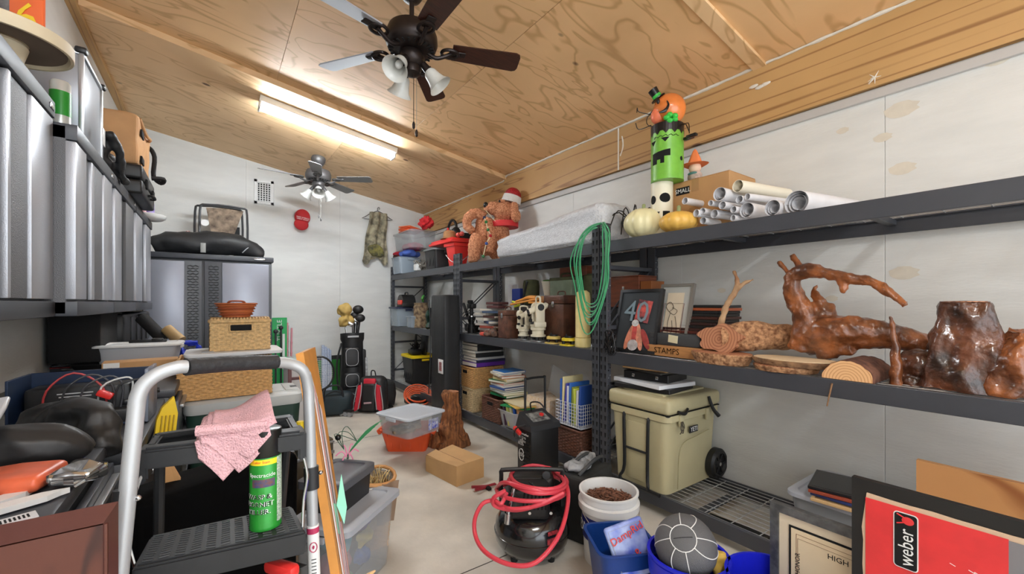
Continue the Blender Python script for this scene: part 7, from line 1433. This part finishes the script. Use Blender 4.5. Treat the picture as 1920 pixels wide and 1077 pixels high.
for (px,py,dd,dv) in ((232,948,.822,0),(584,896,1.163,0)):
    c_=atD(px,py,dd); u_=(l1-l0).normalized() if px<400 else (r1-r0).normalized(); b=B(); b.cyl(c_-u_*.03,c_+u_*.03,.019,n=20); cl=part('rail_clamp',b,SBL,STT); b=B(); b.ball(c_+Vector((.022,-.01,.012)),.006,8,6); part('clamp_bolt',b,CHROME,cl)
def slabq(c4,z,th,hole=None):  # corners fl, fr, br, bl in pixels on level z
    return [atZ(*q,z) for q in c4]
# tray
zt1=1.065; fl,fr,br,bl=slabq(((268,842),(566,808),(546,776),(292,812)),zt1,0)
def bil(u,v,z=0): return fl*(1-u)*(1-v)+fr*u*(1-v)+br*u*v+bl*(1-u)*v+Vector((0,0,z))
def rbox(b,u0,u1,v0,v1,z0,z1,f): 
    vs=[f(u0,v0,z0),f(u1,v0,z0),f(u1,v1,z0),f(u0,v1,z0),f(u0,v0,z1),f(u1,v0,z1),f(u1,v1,z1),f(u0,v1,z1)]
    t=bmesh.new(); V=[t.verts.new(v) for v in vs]
    for q in ((0,1,2,3),(4,5,6,7),(0,1,5,4),(1,2,6,5),(2,3,7,6),(3,0,4,7)): t.faces.new([V[i] for i in q])
    bmesh.ops.recalc_face_normals(t,faces=t.faces[:]); bmesh.ops.bevel(t,geom=t.edges[:],offset=.004,segments=2,affect='EDGES'); b.merge(t)
b=B()
for (u0,u1,v0,v1) in ((0,1,0,.22),(0,1,.80,1),(0,.06,.2,.82),(.30,.34,.2,.82),(.70,.74,.2,.82),(.94,1,.2,.82)): rbox(b,u0,u1,v0,v1,-.012,0,bil)
rbox(b,.05,.95,.1,.9,-.035,-.028,bil); rbox(b,-.02,1.02,-.06,.03,-.045,-.004,bil); rbox(b,-.02,1.02,.97,1.02,-.04,-.002,bil); part('tool_tray',b,SBL,STT)
for u0 in (-.03,.97): b=B(); rbox(b,u0,u0+.06,-.05,.35,-.07,-.002,bil); part('tray_bracket',b,SBL,STT)
# top step
zs=.843; fl2,fr2,br2,bl2=slabq(((252,1062),(570,994),(546,948),(284,1004)),zs,0)
def bs(u,v,z=0): return fl2*(1-u)*(1-v)+fr2*u*(1-v)+br2*u*v+bl2*(1-u)*v+Vector((0,0,z))
b=B(); rbox(b,0,1,0,1,-.018,0,bs); rbox(b,-.01,1.01,-.05,.05,-.055,-.003,bs); rbox(b,-.01,.03,0,1,-.05,-.003,bs); rbox(b,.97,1.01,0,1,-.05,-.003,bs); st_=part('top_step',b,SBL,STT)
b=B()
for i in range(11):
    for j in range(12):
        u=.06+.88*i/10; v=.08+.84*j/11; o1=bs(max(.02,u-.028),v,.001); o2=bs(min(.98,u+.028),v+.02*(1 if i%2 else -1),.001); b.tube([o1,o2],.0016,4,sm=1)
part('tread_ridges',b,mat('tread_grey',(70,71,73),.45),st_,kind='stuff')
# rear legs, braces
for (s,a_) in ((0,lb_),(1,rb_)):
    top=bil(.04 if s==0 else .96,.8,-.03); bot=top+Vector((.10*-ST*.6,.30,-1.03)); bot.z=.01; b=B(); b.tube([top,(top+bot)/2,bot],.011,8,sm=1); part('rear_leg',b,SBL,STT)
    a1=bil(0 if s==0 else 1,.0,-.05); e1=bs(0 if s==0 else 1,.1,-.02); m1=(a1+e1)/2+Vector((-.012 if s==0 else .012,0,0)); b=B(); b.tube([a1,m1+Vector((0,0,.04)),m1-Vector((.008,0,.02)),e1],.0035,7); part('wire_brace',b,CHROME,STT)
# second, lower step
b=B(); dz=Vector((0,-.16,-.24))
def b2(u,v,z=0): return bs(u,v,z)+dz
rbox(b,0,1,0,1,-.018,0,b2); rbox(b,-.01,1.01,-.05,.05,-.055,-.003,b2); part('lower_step',b,SBL,STT)
# warning sticker on the right rail
c_=atD(588,1030,1.15); ax=(r1-r0).normalized(); b=B(); Q5=ax.to_track_quat('Z','Y').to_matrix(); b.cyl(c_-ax*.07,c_+ax*.065,.0151,n=20); stk=part('warning_label',b,WHITE,STT)
vd=(Vector((0,0,EYE))-c_); vd.z=0; vd.normalize(); sdv=Vector((-vd.y,vd.x,0)); b=B(); b.cyl(c_+ax*.045,c_+ax*.060,.0155,n=20); b.tube([c_+vd*.0155+ax*.012+(ax*math.cos(q)+sdv*math.sin(q)*.7)*.013 for q in [k*PI/6 for k in range(12)]],.0012,5,closed=True,sm=1); b.ball(c_+vd*.0155+ax*.012,(.003,.003,.005),8,6); part('red_symbol',b,mat('label_red',(180,50,90),.5),stk)
b=B()
for k in range(5): b.tube([c_+vd*.0157-ax*(.02+.009*k)+sdv*-.006,c_+vd*.0157-ax*(.02+.009*k)+sdv*.006],.001,4,sm=1)
part('small_print',b,DARK,stk,kind='stuff')
# spray can
p=bs(.80,.22,.001); p=atZ(498,985,zs+.002); t=T('spray_can','green wasp and hornet killer spray can with black cap on the step','spray can',p,0); hh=.235; r=.0335; CANM=mat('can_black',(20,22,20),.3)
b=B(); b.lathe([(0,0),(r,0),(r+.001,.004),(r,.008),(r,hh*.74),(r-.001,hh*.75)],36); part('can_body',b,mat('can_green',(44,150,52),.3,var=.1,vs=30,metal=.2),t)
b=B(); b.lathe([(r-.001,hh*.72),(r+.0005,hh*.73),(r+.0005,hh*.99),(r-.004,hh*1.0),(0,hh*1.0)],36); part('cap',b,CANM,t)
va=math.atan2(-p.y,-p.x)
def wrap(txt,size,z,m,off=0,nm='lettering',sx=1,r_=None):
    tb=B(); tb.text(txt,size,Matrix.Identity(4),sx=sx); rr=(r_ or r)+.0008
    for v in tb.bm.verts: x,y,q=v.co; a=va+off+x/rr; v.co=Vector(((rr+q*.5)*math.cos(a),(rr+q*.5)*math.sin(a),z+y))
    part(nm,tb,m,t,smooth=0)
b=B(); b.lathe([(r+.0004,hh*.66),(r+.0004,hh*.715)],36,cap=False); part('yellow_band',b,mat('yellow_ink2',(244,216,40),.4),t); wrap('Color Stain',.0085,hh*.69,REDP,-.3)
wrap('Spectracide',.013,hh*.56,WHITE,-.25); 
for i,w_ in enumerate(('WASP &','HORNET','KILLER.')): wrap(w_,.0155,hh*(.345-.075*i),WHITE,-.45,sx=1.08); wrap(w_,.0145,hh*(.345-.075*i),DARK,-.45,r_=r+.0007)
b=B(); n=8; vs=[]
for i in range(n+1): a=va-.9+1.5*i/n; vs+=[((r+.0006)*math.cos(a),(r+.0006)*math.sin(a),hh*.44),((r+.0006)*math.cos(a),(r+.0006)*math.sin(a),hh*.52)]
b.raw(vs,[(2*i,2*i+2,2*i+3,2*i+1) for i in range(n)]); part('picture_band',b,mat('insect_print',(110,70,60),.4,col2=(60,70,110),vs=120),t)
b=B(); vs=[]
for i in range(n+1): a=va+.75+.9*i/n; vs+=[((r+.0006)*math.cos(a),(r+.0006)*math.sin(a),hh*.06),((r+.0006)*math.cos(a),(r+.0006)*math.sin(a),hh*.72)]
b.raw(vs,[(2*i,2*i+2,2*i+3,2*i+1) for i in range(n)]); part('side_panel',b,mat('side_text',(210,220,206),.4,col2=(120,150,120),vs=160,stretch=(1,1,3)),t)
# pink towel folded over the tray
PNK=mat('pink_terry',(240,188,194),.95,var=.06,vs=40,bump=.8,bs=240); t=T('pink_towel','pink terry towel folded and draped over the stool tray','towel',bil(.5,.3,0))
o=t.location.copy(); RB(2)
def layer(k,u0,u1,zt,drop,skew):
    b=B()
    def f(a,c):
        u=u0+(u1-u0)*a
        if c<.5: v=1.02-1.12*(c/.5); q=bil(u,v,zt+.004+.010*math.sin(a*5+k)+.006*math.sin(c*9)); q.z+=.03*a*(1-c*1.2)
        else:
            h=(c-.5)/.5; tri=1-abs(2*a-1.15+skew)*.75; q=bil(u+(.02*h),-.10-.03*math.sin(a*7+k)*h-.012*k,zt+.004+.010*math.sin(a*5+k)-drop*h*max(.25,tri)); q.z+=.018*a*(.1-h*.1)
        return q-o
    b.grid(f,26,26); t2=b.bm; return b
for k,(u0,u1,zt,dr,sk) in enumerate(((.30,.66,.002,.105,.3),(.32,.72,.010,.085,0),(.36,.76,.020,.06,-.1),(.40,.80,.032,.028,-.2))):
    b=layer(k,u0,u1,zt,dr,sk); m=mesh(b,'fold',PNK,80); ob=part('fold',m,None,t); sd_=ob.modifiers.new('th','SOLIDIFY'); sd_.thickness=.006
b=B(); b.tube([bil(.31+.09*k,-.11,.03)-o for k in range(6)],.012,8); part('rolled_edge',b,PNK,t)
# things under and behind the stool
b=B(); b.box((0,0,.42),(.48,.18,.84),.03,seg=3); b.sub(2).noise(.012,6)
for v in b.bm.verts: v.co.z=max(0,v.co.z)
pq=(lb_+rb_)/2; one('black_velvet_bag',b,mat('velvet_black',(10,10,11),.95,spec=.1),'tall matt black bag standing behind the stool step','bag',(bil(.5,1).x-.03,bil(.5,1).y+.34,0),.43,smooth=60)
a=atD(300,865,1.25); b=B(); b.raw([(-.02,0,0),(.02,0,0),(.075,.02,-.14),(.075,.05,-.30),(.05,.05,-.24),(.03,.02,-.12)]+[(-.02,.02,0),(.02,.02,0),(.075,.04,-.14),(.075,.07,-.30),(.05,.07,-.24),(.03,.04,-.12)],[(0,1,2,3,4,5),(6,7,8,9,10,11)]+[(i,(i+1)%6,(i+1)%6+6,i+6) for i in range(6)]); one('cardboard_strip',b,mat('kraft2',(212,160,104),.7,var=.08,vs=10),'curved cardboard piece beside the black bag, seen under the tray','cardboard',a,smooth=0)
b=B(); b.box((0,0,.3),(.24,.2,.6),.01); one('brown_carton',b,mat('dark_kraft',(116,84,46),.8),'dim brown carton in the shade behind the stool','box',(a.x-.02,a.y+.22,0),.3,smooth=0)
# brown varnished panel, lower left
MAH=plywood('mahogany',(92,48,34),(58,28,20),'z',False,4,3.0); yy=.985; zt2=1.38-(955-569)/790*((-.94*CT+ST)*0+.728); p=atY(216,953,yy); t=T('wooden_board','reddish-brown varnished wooden board with moulded edge, lower left corner','board',(p.x-.36,yy,0))
zp=p.z; b=B(); b.box((0,.012,zp/2-.01),(.70,.02,zp-.03),.001); part('veneer_field',b,MAH,t,smooth=0)
b=B(); b.raw([(-.36,0,zp-.022),(.345,0,zp-.022),(.36,.03,zp),(-.36,.03,zp),(-.36,.03,zp-.03),(.36,.03,zp-.03)],[(0,1,2,3),(3,2,5,4),(0,1,5,4)]); b.raw([(.345,0,zp-.022),(.36,.03,zp),(.36,.03,0),(.345,0,0)],[(0,1,2,3)]); b.raw([(.36,.03,zp),(.36,.03,0),(.34,.03,0),(.34,.03,zp)],[(0,1,2,3)]); part('bevelled_edge',b,mat('mahogany_edge',(84,50,46),.3),t,smooth=0)
# leaning artwork seen edge-on
q0,q1,q2,q3=atD(569,661,1.45),atD(591,651,1.72),atD(656,1077,1.42),atD(637,1077,1.25)
def dn(a,c): return ext(a,c,.012)
q2=dn(q1,q2); q3=dn(q0,q3); nm=(q1-q0).cross(q3-q0).normalized(); 
if nm.dot(Vector((0,0,EYE))-q0)<0: nm=-nm
t=T('leaning_artwork','tall orange-edged artwork leaning beside the stool, seen nearly edge-on','artwork',q3)
def slabp(a,bq,c,d,n0,n1,m,nmz):
    b=B(); V=[v-q3 for v in (a,bq,c,d)]; b.raw([v+nm*n0 for v in V]+[v+nm*n1 for v in V],[(0,1,2,3),(4,5,6,7),(0,1,5,4),(1,2,6,5),(2,3,7,6),(3,0,4,7)]); return part(nmz,b,m,t,smooth=0)
slabp(q0,q1,q2,q3,-.025,0,mat('orange_pine',(222,152,70),.5,var=.12,vs=6),'wood_backing')
def lerp(u,v): return (q0*(1-u)+q1*u)*(1-v)+(q3*(1-u)+q2*u)*v
slabp(lerp(.22,.06),lerp(.5,.16),lerp(.95,.98),lerp(.22,.98),.0005,.003,mat('art_white',(232,226,226),.5,var=.05,vs=4),'white_paint')
for (u0,u1,v0,v1,c) in ((.28,.34,.10,.6,(206,140,130)),(.42,.48,.14,.5,(120,110,110)),(.52,.62,.16,.55,(226,206,206)),(.30,.55,.40,.47,(140,220,190)),(.5,.8,.46,.60,(210,170,180)),(.3,.6,.66,.72,(170,170,190)),(.62,.66,.30,.9,(90,86,90))):
    slabp(lerp(u0,v0),lerp(u1,v0+.02),lerp(u1,v1+.02),lerp(u0,v1),.003,.004,mat('stroke_%d_%d'%(c[0],c[2]),c,.5),'paint_stroke')
b=B(); c_=lerp(.5,.42)-q3; b.raw([c_+nm*.006,c_+nm*.006+Vector((.015,0,.10)),c_+nm*.006+Vector((.035,.01,-.02)),c_+nm*.01+Vector((.02,0,-.07))],[(0,1,2,3)]); mt=part('mint_paper',b,mat('mint_paper',(160,236,206),.6),t,smooth=0); mt.modifiers.new('th','SOLIDIFY').thickness=.002
b=B(); c_=lerp(1,.66)-q3; b.tube([c_,c_+Vector((.03,.0,.03)),c_+Vector((.08,.02,.035))],[.004,.012,.003],6); b.tube([c_,c_+Vector((.01,0,-.05)),c_+Vector((.05,0,-.09))],[.004,.013,.002],6); part('wooden_leaf',b,mat('leaf_wood',(226,184,130),.6),t)
# black tote behind artwork, grey lidded clear tote, wicker gift basket
t=tote('black_storage_tote','black tote with rounded grey-black lid behind the leaning artwork','bin',(*atZ(634,884,.52).xy,0),.28,.22,.52,.75,BLKT,mat('lid_charcoal',(84,86,92),.4),taper=.8)
c,w_,d_,rz=quad((652,1000),(741,926),(560,950),.36); c=atZ(652,1000,.36)+Vector((math.cos(.71),math.sin(.71),0))*.21+Vector((-math.sin(.71),math.cos(.71),0))*.15
t=tote('lidded_tote','clear tote of colourful things with a thick grey lid, right of the artwork','bin',(c.x,c.y,0),.42,.29,.37,.71,CLEAR,mat('lid_grey2',(166,170,178),.4),taper=.86,lw=.05)
b=B()
RB(19)
for i,(cc,nm) in enumerate((((70,110,190),'blue'),((110,170,120),'green'),((200,180,90),'yellow'),((190,110,120),'pink'),((90,60,130),'purple'),((60,150,170),'teal'))):
    me=organic([((0,0,0),(.08,.06,.05))],[],.012,.03,20,'x',mat('stuff_%d'%i,cc,.7,var=.2,vs=15),seed=i); one('soft_toy_bundle',me,None,'%s soft bundle inside the clear tote'%nm,'bundle',(c.x+.09*math.cos(.71)*(-1 if i%2 else 1),c.y+.07*(-1 if i%2 else 1),.07+.09*(i//2)),.71+i)
p=atZ(692,890,.40); t=T('gift_basket','woven basket with cane hoop rim and dried straw, left of the cardboard box','basket',(p.x,p.y,0)); b=B(); weave(b,.22,.20,.34,0,.03,.014,.005,.75); part('woven_wall',b,WICKO,t,kind='stuff',smooth=60)
CANE=mat('cane',(206,150,92),.5,var=.1,vs=9); b=B(); b.tube([(.145*math.cos(a),.125*math.sin(a),.38+.015*math.sin(2*a)) for a in [k*PI/10 for k in range(20)]],.011,8,closed=True,sm=1); part('hoop_rim',b,CANE,t)
b=B(); b.lathe([(.14,.375),(.13,.30),(.10,.28),(0,.28)],28,cap=False); part('cloth_lining',b,mat('plaid_cloth',(226,220,206),.8,col2=(150,140,130),vs=30),t)
RB(2); b=B()
for k in range(70): a=random.random()*6.28; r=.10*random.random(); b.tube([(r*math.cos(a),r*math.sin(a),.30),(r*math.cos(a)+random.uniform(-.03,.03),r*math.sin(a)+random.uniform(-.03,.03),.37),(r*1.2*math.cos(a),r*1.2*math.sin(a),.39+random.uniform(-.02,.03))],.003,4,sm=1)
part('dried_straw',b,mat('straw',(220,190,130),.8,var=.3,vs=30),t,kind='stuff'); b=B(); b.grid(lambda u,v:(.03+.10*u-.03*v,-.13-.01*math.sin(u*6),.38-.22*v),8,8); part('brown_ribbon',b,mat('taupe_ribbon',(140,114,92),.6),t)
# ribbons and leaves above the basket
RB(4); p=atD(652,852,2.3); t=T('ribbon_bouquet','pink ribbons and green paper leaves sprouting behind the artwork','decoration',p)
for k in range(6): a=k*1.05; b=B(); b.tube([(0,0,-.02),(.03*math.cos(a),.0,.03*math.sin(a)+.02),(.06*math.cos(a),.01,.05*math.sin(a))],.004,5); part('pink_ribbon',b,mat('pink_ribbon',(240,150,180),.5),t)
for k in range(4): b=B(); b.tube([(0,0,0),(.07+.01*k,0,.07+.012*k),(.13+.02*k,0,.11+.015*k)],[.003,.006,.001],5); part('green_leaf',b,mat('leaf_green',(50,130,80),.5),t)
for k in range(3): b=B(); b.tube([(-.02,0,.03),(-.03-.02*k,0,.12),(.0,0,.15-.03*k),(.05,0,.06)],.002,5); part('dark_vine',b,mat('vine',(60,90,70),.6),t)
b=B(); b.ball((-.05,0,.10),.016); part('dark_bead',b,BLKM,t)
b=B(); b.cyl((0,0,-p.z+.53),(0,0,0),.006,n=8); part('stem',b,mat('vine',(60,90,70),.6),t)
# brown briefcase and small grey gadget seen between the rails
p=atZ(560,930,.35); b=B(); t=T('old_trunk','dim brown trunk with metal trim between stool and artwork','trunk',(p.x-.04,p.y+.25,0),.2); b.box((0,0,.29),(.46,.28,.58),.012); part('trunk_body',b,mat('trunk_brown',(86,76,60),.7,var=.2,vs=6),t); b=B(); b.box((0,-.145,.50),(.46,.008,.02),.002); b.box((0,-.145,.56),(.46,.008,.012),.002); part('metal_trim',b,ALU,t)
TRK=Vector((p.x-.04,p.y+.25,.582)); p=TRK+Vector((-.06,-.08,.07)); b=B(); b.box((0,0,.0),(.07,.06,.14),.015); t=T('grey_gadget','small grey device standing on the brown trunk behind the spray can','device',p); part('shell',b,mat('gadget_grey',(84,86,88),.4),t); b=B(); b.box((0,-.032,.03),(.05,.006,.05),.004); part('screen',b,DARK,t)
b=B(); b.box((0,0,0),(.12,.03,.10),.01); b.cyl((.0,-.02,-.02),(.0,-.02,.06),.02); one('yellow_packet',b,mat('yellow_print',(240,208,40),.5),'yellow packet glimpsed between the stool and the artwork','packet',TRK+Vector((.08,-.02,.051)))
# red brush near the lower step
p=atD(528,1066,1.0); t=T('red_brush','small red scrub brush under the step','brush',p,.6); b=B(); b.box((0,0,0),(.03,.09,.03),.01); part('brush_back',b,REDP,t); b=B()
for k in range(24): b.cyl((.015,-.04+.0035*k,0),(.035,-.04+.0035*k,-.004),.0012,n=4)
part('bristles',b,DARK,t,kind='stuff')
